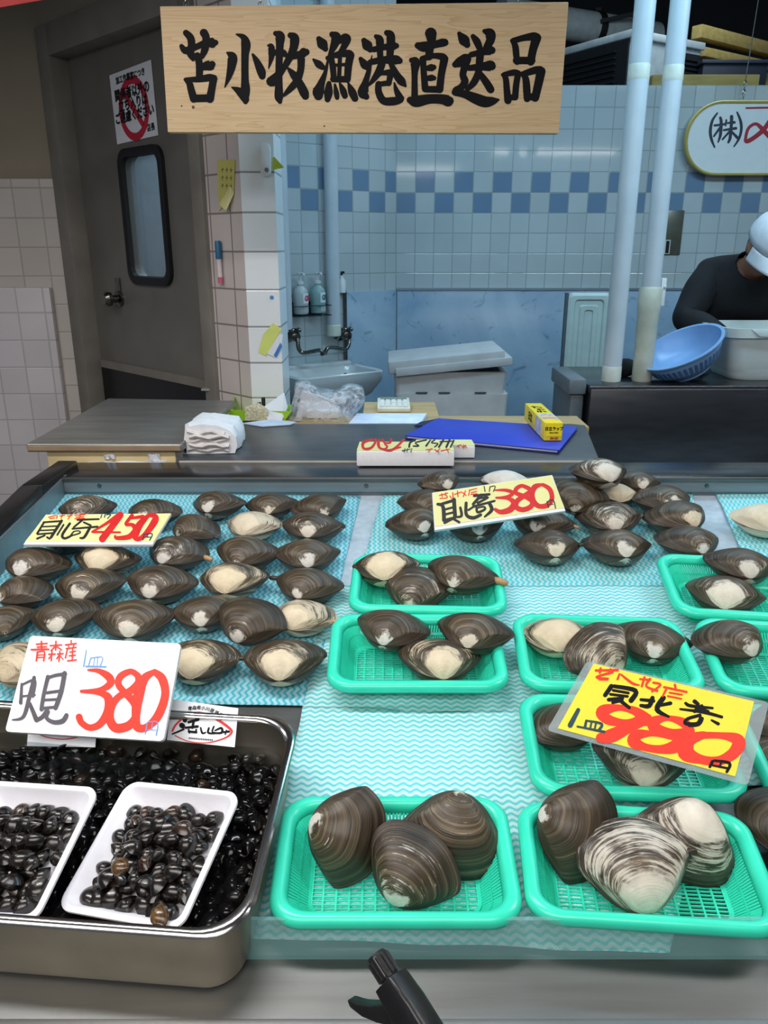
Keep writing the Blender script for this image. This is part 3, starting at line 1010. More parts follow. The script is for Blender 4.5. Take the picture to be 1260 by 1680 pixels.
def back_cards():
    y0 = atZ(660, 766, ZC).y
    b0, b1 = atY(585, 764, y0), atY(745, 767, y0)
    zb = ZC + 0.0015
    zt = ZC + 0.037
    l, r = b0.x, b1.x
    def blk(name, label, l, r, y0, zt, depth, ztb, strokes):
        o = thing(name, label, 'price card', ((l + r) / 2, y0, zb), 'upturned foam price cards on the counter')
        A = [Vector((l, y0, zb)), Vector((r, y0, zb)), Vector((r - 0.004, y0 + depth, zb)), Vector((l + 0.006, y0 + depth, zb)),
             Vector((l, y0, zt)), Vector((r, y0, zt)), Vector((r - 0.004, y0 + depth, ztb)), Vector((l + 0.006, y0 + depth, ztb))]
        obj('foam_block', MB().hexa(A), M['foam'], o, bevel=0.003)
        n = (A[5] - A[4]).cross(A[7] - A[4]).normalized()
        face = [A[4] + (A[7] - A[4]) * 0.05, A[5] + (A[6] - A[5]) * 0.05, A[6] - (A[6] - A[5]) * 0.03, A[7] - (A[7] - A[4]) * 0.03]
        obj('cream_face', MB().prism([p + n * 0.0005 for p in face], n * 0.0006), M['card_cream'], o)
        for nm, st, m in strokes:
            paint(nm, st, (570, 700, 0.1746), A[4], n, 0.0016, m, o)
    red = [[(235, 120, 18), (150, 150, 28), (155, 205, 24), (220, 200, 24), (260, 150, 22), (265, 118, 18)],
           [(300, 125, 20), (290, 160, 28), (305, 200, 22), (350, 210, 18), (375, 185, 18), (350, 165, 14)],
           [(330, 120, 20), (350, 150, 16), (400, 150, 20), (412, 118, 20)], [(530, 122, 20), (430, 212, 22), (330, 216, 12)], [(430, 212, 20), (500, 192, 14)]]
    blk_ = [[(640, 120, 16), (590, 150, 18), (580, 190, 18)], [(740, 125, 16), (640, 150, 12), (670, 180, 14), (620, 182, 14)], [(780, 125, 14), (740, 180, 18)], [(820, 125, 14), (790, 150, 12), (850, 160, 12), (820, 190, 12)],
            [(900, 125, 20), (860, 190, 18)], [(960, 125, 20), (930, 190, 20)], [(1000, 130, 16), (970, 190, 16)], [(870, 140, 12), (990, 135, 12)]]
    blu = [[(515, 225, 8), (590, 210, 8)], [(540, 205, 7), (535, 240, 7)], [(565, 205, 7), (560, 238, 7)], [(605, 205, 8), (595, 240, 8)]]
    rs = [[(740, 215, 8), (800, 210, 8)], [(760, 235, 8), (790, 205, 8)], [(820, 215, 8), (860, 235, 8)], [(870, 205, 8), (840, 235, 8)], [(880, 225, 8), (960, 210, 8)], [(930, 205, 8), (950, 240, 8)]]
    blk('price_card', 'front foam price card lying upside down, red 780 upturned', l, r, y0, zt, 0.062, zt + 0.008, (('price_figures', red, M['red_paint']), ('brush_writing', blk_, M['marker_black']), ('unit_mark', blu, M['teal_ink']), ('origin_writing', rs, M['red_ink'])))
    e0, e1 = atY(700, 750, y0 + 0.075), atY(779, 750, y0 + 0.075)
    blk('price_card', 'second foam price card showing behind the upside-down 780 card', e0.x - 0.03, e1.x, y0 + 0.075, zt - 0.006, 0.05, zt - 0.002,
        (('origin_writing', [[(1030, 180, 8), (1070, 170, 8)], [(1045, 172, 7), (1050, 200, 7)], [(1070, 185, 7), (1115, 178, 7)], [(1090, 168, 7), (1092, 205, 7)], [(1105, 170, 7), (1120, 200, 7)]], M['red_ink']),))


back_cards()

# blue folder and wrap box
o = thing('blue_folder', 'royal blue plastic folder lying on the grey counter', 'folder', (0.24, 2.05, ZC))
q = [atZ(x, y, ZC + 0.012) for x, y in ((718, 686), (948, 700), (918, 738), (664, 714))]
m_blue = mat('royal blue plastic', (40, 62, 190), 0.38, 0, 0.06, 12)
obj('lower_cover', MB().prism([p + Vector((0, 0, -0.011)) for p in q], (0, 0, 0.003)), mat('folder back', (26, 36, 110), 0.4), o, bevel=0.001)
obj('pages', MB().prism([p * 1.0 + (sum(q, Vector()) / 4 - p) * 0.03 + Vector((0, 0, -0.0075)) for p in q], (0, 0, 0.004)), M['paper'], o)
obj('upper_cover', MB().prism([p + Vector((0, 0, -0.003)) for p in q], (0, 0, 0.003)), m_blue, o, bevel=0.001)
obj('dark_pocket', MB().prism([atZ(x, y, ZC + 0.002) for x, y in ((690, 694), (722, 688), (716, 702), (680, 700))], (0, 0, 0.004)), mat('navy pocket', (20, 26, 70), 0.4), o)


def wrap_box():
    zb = ZC + 0.0135
    n0, n1 = atZ(892, 723, zb), atZ(926, 728, zb)
    f0 = atZ(860, 688, zb)
    w = (n1 - n0)
    w.z = 0
    wd = w.normalized()
    ln = (f0 - n0)
    ln.z = 0
    ln = ln - wd * ln.dot(wd)
    ld = (f0 - n0)
    ld.z = 0
    L = ld.length
    ld.normalize()
    wd = Vector((ld.y, -ld.x, 0))
    s = 0.047
    o = thing('cling_wrap_box', 'yellow cling wrap carton lying across the blue folder', 'box', n0)
    ax = (wd, ld, Vector((0, 0, 1)))
    obj('carton', MB().box((0, 0, 0), (s, L, s), n0, ax), mat('yellow carton', (242, 214, 40), 0.4, 0, 0.04), o, bevel=0.0015)
    obj('front_flap', MB().box((0.004, -0.0015, s * 0.25), (s - 0.002, 0, s - 0.001), n0, ax), mat('lemon flap', (250, 226, 30), 0.4), o)
    mb = MB()
    for a, bb, side in ((0.04, 0.075, 0), (0.085, 0.11, 0)):
        mb.box((0.002, a, s), (s - 0.002, bb, s + 0.0006), n0, ax)
        mb.box((-0.0006, a, 0.002), (0, bb, s - 0.002), n0, ax)
    obj('photo_panel', mb, mat('grey print panel', (186, 186, 200), 0.5, 0, 0.4, 90), o)
    obj('orange_print', MB().box((0.006, 0.05, s + 0.0006), (s - 0.008, 0.066, s + 0.0012), n0, ax), mat('orange print', (236, 150, 60), 0.5), o)
    mb = MB()
    letter(mb, '日立ラップ', 0.0105, n0 + wd * s * 0.52 - ld * 0.0022 + Vector((0, 0, s * 0.66)), wd, (0, 0, 1), 0.0005, 0.9)
    letter(mb, '30cm×20m', 0.005, n0 + wd * s * 0.52 - ld * 0.0022 + Vector((0, 0, s * 0.45)), wd, (0, 0, 1), 0.0002)
    letter(mb, 'ラップ', 0.03, n0 + wd * s * 0.5 + ld * 0.17 + Vector((0, 0, s + 0.001)), -ld * -1, wd * -1, 0.001)
    letter(mb, '日立', 0.026, n0 - wd * 0.001 + ld * 0.18 + Vector((0, 0, s * 0.5)), -ld, (0, 0, 1), 0.001)
    obj('black_print', mb, M['black_ink'], o)
    mb = MB()
    letter(mb, '30×20', 0.008, n0 + wd * s * 0.55 - ld * 0.0012 + Vector((0, 0, s * 0.13)), wd, (0, 0, 1), 0.0004)
    obj('red_print', mb, M['red_paint'], o)


wrap_box()

# papers, calculator, bag, tub of pens on the bench
q = [atZ(x, y, ZB + 0.012) for x, y in ((586, 678), (700, 678), (690, 694), (572, 694))]
tag(obj('paper_stack', MB().prism(q, (0, 0, -0.012)), mat('pale blue paper', (206, 218, 240), 0.7), bevel=0.001, at=sum(q, Vector()) / 4), 'stack of pale blue-white paper behind the counter edge', 'paper')


def calculator():
    q = [atZ(x, y, ZB + 0.022) for x, y in ((622, 656), (676, 658), (671, 669), (615, 668))]
    c = sum(q, Vector()) / 4
    o = thing('calculator', 'cream calculator with white keys on the tan bench', 'calculator', c)
    w = 0.105
    lo, hi = Vector((c.x - w / 2, c.y - 0.03, 0)), Vector((c.x + w / 2, c.y + 0.10, 0))
    P = [Vector((lo.x, lo.y, ZB + 0.001)), Vector((hi.x, lo.y, ZB + 0.001)), Vector((hi.x, hi.y, ZB + 0.001)), Vector((lo.x, hi.y, ZB + 0.001)),
         Vector((lo.x, lo.y, ZB + 0.014)), Vector((hi.x, lo.y, ZB + 0.014)), Vector((hi.x, hi.y, ZB + 0.024)), Vector((lo.x, hi.y, ZB + 0.024))]
    obj('case', MB().hexa(P), mat('cream plastic', (214, 214, 196), 0.4), o, bevel=0.003)
    for r in range(4):
        for k in range(5):
            yy = lo.y + 0.012 + r * 0.02
            z = ZB + 0.014 + (yy - lo.y) * 0.077
            x = lo.x + 0.009 + k * 0.0185
            obj('key', MB().box((x, yy, z), (x + 0.0135, yy + 0.013, z + 0.007)), M['white_paint'], o, bevel=0.0015)
    z = ZB + 0.0145 + 0.1 * 0.077
    obj('screen', MB().hexa([Vector((lo.x + 0.01, hi.y - 0.034, z)), Vector((hi.x - 0.01, hi.y - 0.034, z)), Vector((hi.x - 0.01, hi.y - 0.01, z + 0.0015)), Vector((lo.x + 0.01, hi.y - 0.01, z + 0.0015)),
                             Vector((lo.x + 0.01, hi.y - 0.034, z + 0.003)), Vector((hi.x - 0.01, hi.y - 0.034, z + 0.003)), Vector((hi.x - 0.01, hi.y - 0.01, z + 0.005)), Vector((lo.x + 0.01, hi.y - 0.01, z + 0.005))]), mat('lcd', (120, 134, 120), 0.2), o)


calculator()


def crumpled(name, label, cat, outline, Y0, dy, m, seed, part='film', amp=0.012, parent=None, n=16):
    """a crumpled bag: outline in photo pixels at distance Y0, filled out front and back"""
    rr = random.Random(seed)
    P = [atY(x, y, Y0) for x, y in smoothed(outline, 3)]
    c = sum(P, Vector()) / len(P)
    loops = []
    for k, (s, off) in enumerate(((0.985, dy * 0.55), (1.0, 0.0), (0.95, -dy * 0.25), (0.8, -dy * 0.6), (0.55, -dy * 0.85), (0.3, -dy), (0.05, -dy * 0.95))):
        L = []
        for p in P:
            q = c + (p - c) * s + Vector((0, off, 0))
            w = mnoise.noise_vector(q * 22 + Vector((seed, 0, 0))) * amp + Vector((0, -1, 0.3)) * (0.018 * (1 - abs(mnoise.noise(q * 38 + Vector((0, seed, 0)))) * 3) * (0.4 if k < 2 else 1))
            L.append(q + w)
        loops.append(L)
    return obj(part, MB().loft(loops), m, parent, smooth='all')


m_bag, t, b = newmat('clear plastic film')
tc = t.n('ShaderNodeTexCoord')
nz = t.n('ShaderNodeTexNoise', i_Scale=26.0, i_Detail=6.0, i_Distortion=1.5)
t.l(tc.outputs['Object'], nz.inputs['Vector'])
t.l(t.ramp(nz.outputs[0], [(0.38, 0.12), (0.60, 0.62)]), b.inputs['Alpha'])
b.inputs['Base Color'].default_value = (*lin((222, 230, 240)), 1)
b.inputs['Roughness'].default_value = 0.15
bp = t.n('ShaderNodeBump', i_Strength=0.8, i_Distance=0.01)
t.l(nz.outputs[0], bp.inputs['Height'])
t.l(bp.outputs[0], b.inputs['Normal'])
yb_ = 2.40
o = thing('plastic_bag', 'crumpled clear plastic bag of white trays behind the counter', 'bag', atY(530, 692, yb_))
crumpled('', '', '', ((464, 696), (480, 664), (484, 634), (503, 626), (522, 638), (548, 646), (566, 632), (588, 636), (596, 656), (588, 678), (582, 696)), yb_, 0.08, m_bag, 5, 'film', parent=o)
q0, q1 = atY(504, 692, yb_ - 0.0), atY(556, 672, yb_ - 0.0)
obj('white_packs', MB().box((q0.x, yb_ - 0.02, ZB + 0.001), (q1.x, yb_ + 0.06, q1.z)), M['foam'], o, bevel=0.004)
obj('packed_paper', MB().hexa([atY(484, 690, yb_ + 0.01), atY(566, 690, yb_ + 0.01), atY(566, 690, yb_ + 0.05), atY(484, 690, yb_ + 0.05), atY(496, 640, yb_ + 0.01), atY(548, 655, yb_ + 0.01), atY(548, 655, yb_ + 0.05), atY(496, 640, yb_ + 0.05)]), M['paper'], o, bevel=0.004)

yk = 2.36
kx = lambda x, y, d=0.0: atY(x, y, yk + d)
o = thing('pen_tub', 'lime green open tub with printed lining beside the side table', 'tub', kx(425, 690))
P = [kx(374, 690), kx(466, 692), kx(470, 692, 0.14), kx(380, 690, 0.14)]
T = [kx(378, 673), kx(478, 675), kx(478, 664, 0.16), kx(384, 650, 0.16)]
lime = mat('lime plastic', (150, 200, 40), 0.4, 0, 0.08)
mb = MB()
mb.loft([P, T, [p + (sum(T, Vector()) / 4 - p) * 0.05 for p in T], [p + (sum(P, Vector()) / 4 - p) * 0.08 + Vector((0, 0, 0.006)) for p in P]], True, True)
obj('tub_body', mb, lime, o)
mb = MB().prism([kx(402, 690, -0.004), kx(402, 668, -0.012), kx(424, 661, -0.012), kx(440, 672, -0.012), kx(440, 690, -0.004)], (0, 0.003, 0))
obj('printed_lining', mb, mat('floral lining', (222, 220, 190), 0.6, 0, 0.35, 160), o)
tag(obj('paper_sheet', MB().prism([kx(432, 668, 0.004), kx(466, 644, 0.03), kx(472, 668, 0.02), kx(462, 692, -0.012), kx(440, 692, -0.012)], (0, 0.002, 0)), M['paper'], at=kx(455, 690, 0.03)), 'white paper sheet standing in the lime tub', 'paper')
for i, (a, b_, lab) in enumerate((((433, 680), (432, 652), 'tallest black pen standing in the lime tub'), ((428, 682), (425, 660), 'short black pen left of the tallest pen in the tub'))):
    tag(obj('black_pen', MB().tube([kx(*a, 0.012), kx(*b_, 0.02)], 0.006, 10), M['black_plastic'], smooth=True, at=kx(*a, 0.02)), lab, 'pen')
q = [atZ(x, y, ZC + 0.004) for x, y in ((398, 694), (445, 688), (486, 692), (476, 696), (430, 699))]
tag(obj('paper_slip', MB().prism(q, (0, 0, -0.0025)), mat('pale blue slip', (200, 212, 232), 0.6), at=sum(q, Vector()) / 5), 'pale blue paper slip lying in front of the lime tub', 'paper')

# ------------------------------------------------------------------ corner: pipes, sink, taps, soap
def pipe_v(name, label, X, Y, r, z0, z1, joints, m=M['pvc'], extra=None):
    o = thing(name, label, 'pipe', (X, Y, z0), None)
    obj('pipe_tube', MB().tube([(X, Y, z0), (X, Y, z1)], r, 24), m, o, smooth=True)
    for zj, h, k in joints:
        obj('coupling', MB().lathe((X, Y, zj), [(r * 1.0, -h / 2 - 0.004), (r * k, -h / 2), (r * k, h / 2), (r * 1.0, h / 2 + 0.004)], 24), mat('yellowed coupling', (214, 218, 206), 0.45, 0, 0.1, 30), o, smooth=True)
    return o


p1 = onobl(463, 400, 0.06)
p2 = onobl(545, 400, 0.05)
e1 = onobl(470, 540, 0.06)
e2 = onobl(548, 545, 0.05)
pipe_v('drain_pipe', 'white vertical pipe right beside the pillar, above the sink', p1.x, p1.y, 0.036, 1.5 + (e1.z - 1.5), 2.9, [])
pipe_v('drain_pipe', 'white vertical pipe above the sink just right of the soap bottles', p2.x, p2.y, 0.034, e2.z, 2.9, [(e2.z + 0.01, 0.05, 1.1)])


def tap(a, tip, label):
    A = onobl(*a, 0.0)
    o = thing('water_tap', label, 'tap', A, 'brass taps over the sink')
    ax = (AU, Vector((0, 0, 1)), CN)
    mb = MB()
    mb.lathe(A, [(0.035, 0), (0.035, 0.008), (0.018, 0.014), (0.016, 0.05), (0.024, 0.055), (0.024, 0.09), (0.014, 0.095)], 16, ax)
    obj('tap_body', mb, M['chrome'], o, smooth=True)
    H = A + CN * 0.085 + Vector((0, 0, 0.028))
    mb = MB()
    mb.tube([A + CN * 0.075, H], 0.009, 10)
    for k in range(4):
        d = AU * math.cos(k * math.pi / 2 + 0.4) + CN * math.sin(k * math.pi / 2 + 0.4)
        mb.ball(H + d * 0.022 + Vector((0, 0, 0.004)), 0.011, 8)
    mb.lathe(H, [(0.02, -0.004), (0.022, 0.006), (0.01, 0.012)], 14)
    obj('tap_handle', mb, M['chrome'], o, smooth=True)
    pts = [A + CN * 0.07] + [onobl(x, y, d) for x, y, d in tip]
    pts = [Vector(p) for p in smoothed([tuple(p) for p in pts], 4)]
    obj('spout', MB().tube(pts, 0.0105, 12), M['chrome'], o, smooth=True)


tap((472, 550), ((488, 558, 0.1), (490, 572, 0.11), (497, 579, 0.12), (512, 577, 0.15), (526, 575, 0.18), (529, 583, 0.185)), 'left tap over the sink, nearer the pillar')
tap((556, 548), ((572, 556, 0.08), (572, 566, 0.09), (566, 573, 0.1), (550, 571, 0.13), (538, 571, 0.16), (533, 580, 0.18)), 'right tap over the sink, beside the marble panel')
sp = onobl(566, 500, 0.012)
tag(obj('supply_pipe', MB().tube([Vector((sp.x, sp.y, 0.9)), Vector((sp.x, sp.y, onobl(566, 475).z))], 0.008, 10), M['chrome'], smooth=True, at=(sp.x, sp.y, 0.9)), 'thin grey supply pipe rising beside marble panel edge', 'pipe')


def soap(px, label, tint, mark):
    A = onobl(px[0], px[1], 0.055)
    o = thing('soap_bottle', label, 'bottle', A, 'pump soap bottles in the wall rack')
    h = 0.135
    ax = (AU, CN, Vector((0, 0, 1)))
    prof = [(0.034, 0), (0.038, 0.006), (0.038, 0.095), (0.034, 0.115), (0.014, h), (0.014, h + 0.012)]
    obj('bottle_body', MB().lathe(A, prof, 20), mat('cloudy bottle', tint, 0.25, 0, 0.06, alpha=0.85), o, smooth=True)
    mb = MB().lathe(A, [(0.017, h + 0.006), (0.017, h + 0.02), (0.006, h + 0.022), (0.006, h + 0.05), (0.012, h + 0.052), (0.012, h + 0.06)], 14)
    mb.tube([A + Vector((0, 0, h + 0.056)), A + CN * 0.03 + Vector((0, 0, h + 0.058)), A + CN * 0.045 + Vector((0, 0, h + 0.048))], 0.005, 8)
    obj('pump', mb, M['white_paint'], o, smooth=True)
    d = (CN * 0.93 - AU * 0.36).normalized()
    sd = Vector((0, 0, 1)).cross(d).normalized()
    c = A + d * 0.0385
    mb = MB()
    for k in range(4):
        pass
    def patch(x0, x1, z0, z1, r):
        L = []
        for z in (z0, z1):
            L.append([A + (d * math.cos(a) + sd * math.sin(a)) * r + Vector((0, 0, z)) for a in [x0 + (x1 - x0) * i / 6 for i in range(7)]])
        return MB().loft(L, False, False, closed=False)
    obj('paper_label', patch(-0.55, 0.5, 0.052, 0.1, 0.0388), M['paper'], o, smooth=True)
    obj('lower_label', patch(-0.5, 0.5, 0.008, 0.036, 0.0388), mat('grey label', (186, 192, 196), 0.6, 0, 0.2, 200), o, smooth=True)
    mb = MB()
    L = [[A + d * 0.0396 + sd * (0.014 * r * math.cos(t)) + Vector((0, 0, 0.076 + 0.014 * r * math.sin(t))) for t in [2 * math.pi * i / 16 for i in range(16)]] for r in (1, 0.45)]
    mb.loft(L, False, False)
    mb.bar(A + d * 0.0398 + Vector((0, 0, 0.07)), A + d * 0.0398 + sd * 0.009 + Vector((0, 0, 0.088)), 0.004, 0.0012, d)
    obj('round_mark', mb, mat('label mark', mark, 0.5), o)


soap((494, 515), 'left soap bottle in the wall rack, with pink mark', (196, 206, 206), (220, 60, 100))
soap((522, 513), 'right soap bottle in the wall rack, with green mark', (150, 186, 184), (20, 130, 120))
A = onobl(508, 516, 0.055)
mb = MB()
ax = (AU, CN, Vector((0, 0, 1)))
for z in (-0.004, 0.044):
    pts = [A + AU * x + CN * y + Vector((0, 0, z)) for x, y in ((-0.1, -0.05), (-0.1, 0.045), (0.1, 0.045), (0.1, -0.05))]
    for a, b_ in zip(pts, pts[1:] + pts[:1]):
        mb.bar(a, b_, 0.004, 0.004)
for x in (-0.1, -0.05, 0, 0.05, 0.1):
    mb.bar(A + AU * x + CN * -0.055 + Vector((0, 0, -0.004)), A + AU * x + CN * 0.045 + Vector((0, 0, -0.004)), 0.004, 0.004)
    mb.bar(A + AU * x + CN * -0.052 + Vector((0, 0, -0.004)), A + AU * x + CN * -0.052 + Vector((0, 0, 0.05)), 0.004, 0.004, (0, 1, 0))
mb.box((-0.1, -0.0545, -0.01), (0.1, -0.052, 0.06), A, ax)
tag(obj('soap_rack', mb, mat('dark wire rack', (58, 72, 84), 0.4, 0.6), at=A), 'dark wire rack on the corner wall holding two soap bottles', 'rack')
A = onobl(561, 480, 0.02)
o = thing('spray_refill', 'slim white dispenser hanging behind the right-hand vertical pipe', 'dispenser', A)
obj('dispenser_body', MB().lathe(A, [(0.02, 0), (0.02, 0.06), (0.008, 0.075), (0.008, 0.085)], 14), M['white_paint'], o, smooth=True)
obj('nozzle', MB().tube([A + Vector((0, 0, 0.085)), A + Vector((0, 0, 0.1)), A + CN * 0.02 + Vector((0, 0, 0.1))], 0.006, 8), M['black_plastic'], o, smooth=True)


def sink():
    cz = onobl(500, 603, 0.0).z
    A = onobl(507, 600, 0.0)
    o = thing('wash_basin', 'white ceramic wash basin on the corner wall under taps', 'sink', Vector((A.x, A.y, cz)))
    S = lambda x, y, z: A + AU * x + CN * y + Vector((0, 0, cz + z - A.z))
    w, d = 0.50, 0.34
    n = 7
    out = rrect(w, d, 0.05, n)
    def L(sc, z, sx=0.0, r=0.05, off=0.0):
        return [S(x, y + d / 2 + 0.004 + off, z) for x, y in rrect(w * sc[0], d * sc[1], r, n)]
    loops = [L((0.5, 0.45), -0.17, r=0.06), L((0.82, 0.8), -0.11), L((0.98, 0.98), -0.045), L((1, 1), -0.02), L((1, 1), 0.0), L((0.97, 0.96), 0.006), L((0.87, 0.74), 0.002, off=0.03), L((0.84, 0.70), -0.02, off=0.03), L((0.66, 0.5), -0.09, off=0.03), L((0.2, 0.2), -0.105, off=0.03)]
    obj('bowl', MB().loft(loops), mat('white ceramic', (206, 212, 214), 0.12, 0, 0.03), o, smooth=True)
    obj('splash_ledge', MB().box((-w / 2 + 0.02, 0.0, 0.0), (w / 2 - 0.02, 0.05, 0.022), Vector((A.x, A.y, cz)), (AU, CN, Vector((0, 0, 1)))), mat('ceramic ledge', (206, 212, 214), 0.12, 0, 0.03), o, bevel=0.008)
    hc = S(0.03, d * 0.2, -0.03)
    obj('overflow_hole', MB().lathe(S(-0.02, d - 0.02, -0.008), [(0.016, 0), (0.014, -0.002)], 14, (AU, Vector((0, 0, 1)), CN)), M['black_ink'], o)
    obj('drain_trap', MB().tube([S(0, d / 2, -0.15), S(0, d / 2, -0.35), S(0, 0.02, -0.4)], 0.018, 10), M['chrome'], o, smooth=True)


sink()

# stacked foam boxes with a loose lid
def foam_boxes():
    Y = 3.5
    x0, x1 = atY(640, 620, Y).x, atY(838, 620, Y).x
    zt = atY(730, 611, Y).z
    zm = atY(730, 647, Y).z
    xc = (x0 + x1) / 2
    W_ = (x1 - x0) - 0.03
    D_ = 0.36
    H = 0.2
    def box(name, label, z0, z1, dx, grp):
        o = thing(name, label, 'box', (xc + dx, Y + D_ / 2, z0), grp)
        mb = MB()
        lo = [Vector((xc + dx + x, Y + D_ / 2 + y, 0)) for x, y in rrect(W_ - 0.02, D_ - 0.02, 0.02, 3)]
        hi = [Vector((xc + dx + x, Y + D_ / 2 + y, 0)) for x, y in rrect(W_, D_, 0.02, 3)]
        ii = [Vector((xc + dx + x, Y + D_ / 2 + y, 0)) for x, y in rrect(W_ - 0.05, D_ - 0.05, 0.02, 3)]
        Z = Vector((0, 0, 1))
        mb.loft([[p + Z * z0 for p in lo], [p + Z * (z1) for p in hi], [p + Z * z1 for p in ii], [p + Z * (z0 + 0.03) for p in ii]])
        obj('box_body', mb, M['old_foam'], o)
        mb = MB()
        for fx in (-0.3, -0.1, 0.22):
            mb.box((xc + dx + fx * W_, Y - 0.001, z0 + 0.004), (xc + dx + fx * W_ + 0.05, Y + 0.02, z0 + 0.009))
        obj('vent_slot', mb, mat('slot shade', (70, 78, 84), 0.8), o)
        return o
    zb = 0.0
    grp = 'stacked white foam boxes'
    n_lo = [0.0, zm / 3, zm * 2 / 3, zm]
    for i in range(3):
        box('foam_box', ('lowest white foam box of the stack by the marble wall', 'second white foam box from the floor in the stack', 'third white foam box from the floor, directly below the lidded one')[i], n_lo[i] + 0.0005, n_lo[i + 1] - 0.0005, 0.004 * i, grp)
    box('foam_box', 'top white foam box under the crooked lid', zm, zt, 0.0, grp)
    # lid, one end up
    a, b_ = atY(638, 614, Y - 0.005), atY(840, 594, Y - 0.005)
    d = (b_ - a).normalized()
    up = Vector((-d.z, 0, d.x))
    ax = (d, Vector((0, 1, 0)), up)
    Ln = (b_ - a).length
    o = thing('foam_cover', 'crooked white foam lid resting askew on the stacked boxes', 'lid', a)
    obj('lid_plate', MB().box((0.0, -0.012, 0.0), (Ln - 0.03, D_ + 0.012, 0.055), a, ax), M['old_foam'], o, bevel=0.008)
    obj('lid_lip', MB().box((0.03, -0.02, -0.012), (Ln, D_ + 0.02, 0.024), a, ax), M['old_foam'], o, bevel=0.005)


foam_boxes()

# ribbed white panel leaning by the pipes
Yp = 3.72
a, b_ = atY(921, 676, Yp), atY(1000, 480, Yp + 0.05)
w_, h_ = b_.x - a.x, b_.z - a.z
o = thing('cold_box_lid', 'pale green embossed plastic lid standing upright left of the pipes', 'lid', a)
c = Vector(((a.x + b_.x) / 2, Yp, (a.z + b_.z) / 2))
hz = h_ + 0.25
c = Vector(((a.x + b_.x) / 2, Yp + 0.02, b_.z - hz / 2))
mb = MB()


def pan(ins, y, r):
    return [c + Vector((x, y, z)) for x, z in rrect(w_ - 2 * ins, hz - 2 * ins, r, 5)]


mb.loft([pan(0, 0.03, 0.02), pan(0, 0.0, 0.02), pan(0.012, -0.006, 0.018), pan(0.028, -0.006, 0.018), pan(0.034, 0.002, 0.016), pan(0.052, 0.002, 0.014), pan(0.058, -0.004, 0.012), pan(0.075, -0.004, 0.012), pan(0.08, 0.002, 0.01)])
obj('panel', mb, mat('pale mint plastic', (186, 206, 204), 0.35, 0, 0.05), o)
obj('dark_edge', MB().box((-w_ / 2 - 0.012, 0.0, -hz / 2), (-w_ / 2, 0.03, hz / 2), c), mat('grey edge', (80, 92, 100), 0.5), o)
obj('stand', MB().box((-w_ / 2, 0.0, -c.z + 0.0), (w_ / 2, 0.03, -hz / 2), c), mat('grey stand', (90, 98, 104), 0.6), o)

# ------------------------------------------------------------------ work table with the person
YT = 2.95
ZW = atY(1100, 633, YT).z
xl = atY(968, 633, YT).x
wt = thing('work_table', 'dark stainless work table under pipes at right', 'table', (1.6, 3.2, 0))
obj('table_top', MB().box((xl, YT, ZW - 0.03), (3.0, YT + 0.5, ZW)), M['dark_steel'], wt, bevel=0.004)
obj('front_apron', MB().box((xl + 0.004, YT - 0.004, 0.12), (3.0, YT + 0.02, ZW - 0.012)), M['dark_steel'], wt, bevel=0.003)
obj('end_apron', MB().box((xl + 0.002, YT + 0.02, 0.12), (xl + 0.02, YT + 0.40, ZW - 0.03)), M['dark_steel'], wt)
for x in (xl + 0.03, 2.9):
    for y in (YT + 0.05, YT + 0.36):
        obj('leg', MB().box((x - 0.02, y - 0.02, 0), (x + 0.02, y + 0.02, 0.14)), M['dark_steel'], wt)
for (px, lab) in (((938, 700), 'x'),):
    q = atY(934, 622, 2.98)
    q2 = atY(985, 622, 2.98)
    o = thing('grey_bin', 'grey lidded plastic bin against the left end of work table', 'bin', ((q.x + xl) / 2, 3.1, 0))
    obj('bin_body', MB().box((q.x + 0.01, 2.99, 0), (xl - 0.008, 3.3, q.z - 0.06)), mat('grey bin', (84, 92, 98), 0.45), o, bevel=0.01)
    obj('bin_lid', MB().box((q.x, 2.98, q.z - 0.06), (xl - 0.004, 3.31, q.z)), mat('grey bin lid', (104, 112, 118), 0.45), o, bevel=0.008)

YP = 3.06
for (x, r, lab, jt) in ((1002, 0.0355, 'taller-looking left one of the two white pipes standing on the work table', [(atY(1040, 119, 3.06).z, 0.04, 1.035), (ZW + 0.03, 0.05, 1.03)]),
                        (1052, 0.034, 'right one of the two white pipes on the work table, with old coupling', [(atY(1100, 121, 3.06).z, 0.04, 1.035)])):
    q = atY(x, 626, YP)
    o = pipe_v('standing_pipe', lab, q.x, YP, r, ZW + 0.0005, 3.9, jt)
    if x > 1020:
        zq = atY(1075, 470, YP).z
        prof = [(r * 1.02, -0.40 + 0.0), (r * 1.1, -0.395), (r * 1.1, -0.30), (r * 1.16, -0.12), (r * 1.24, -0.1), (r * 1.24, -0.012), (r * 1.0, 0.0)]
        zq2 = ZW + 0.405
        k = (zq - ZW - 0.002) / 0.40
        obj('old_sleeve', MB().lathe((q.x, YP, zq), [(a, b_ * k) for a, b_ in prof], 24), mat('yellowed sleeve', (190, 192, 176), 0.5, 0, 0.12, 20), o, smooth=True)
        mb = MB().box((r * 1.0, -0.012, 0.0), (r * 1.55, 0.012, 0.1), (q.x, YP, zq - 0.07))
        mb.lathe((q.x + r * 1.4, YP - 0.013, zq), [(0.006, 0), (0.006, 0.004)], 8, (Vector((1, 0, 0)), Vector((0, 0, 1)), Vector((0, -1, 0))))
        obj('pipe_clip', mb, M['white_paint'], o, bevel=0.002)
q = atY(1026, 620, 3.16)
mb = MB()
mb.ball((q.x, 3.17, ZW + 0.036), 0.045, 14, (1, 0.9, 0.8))
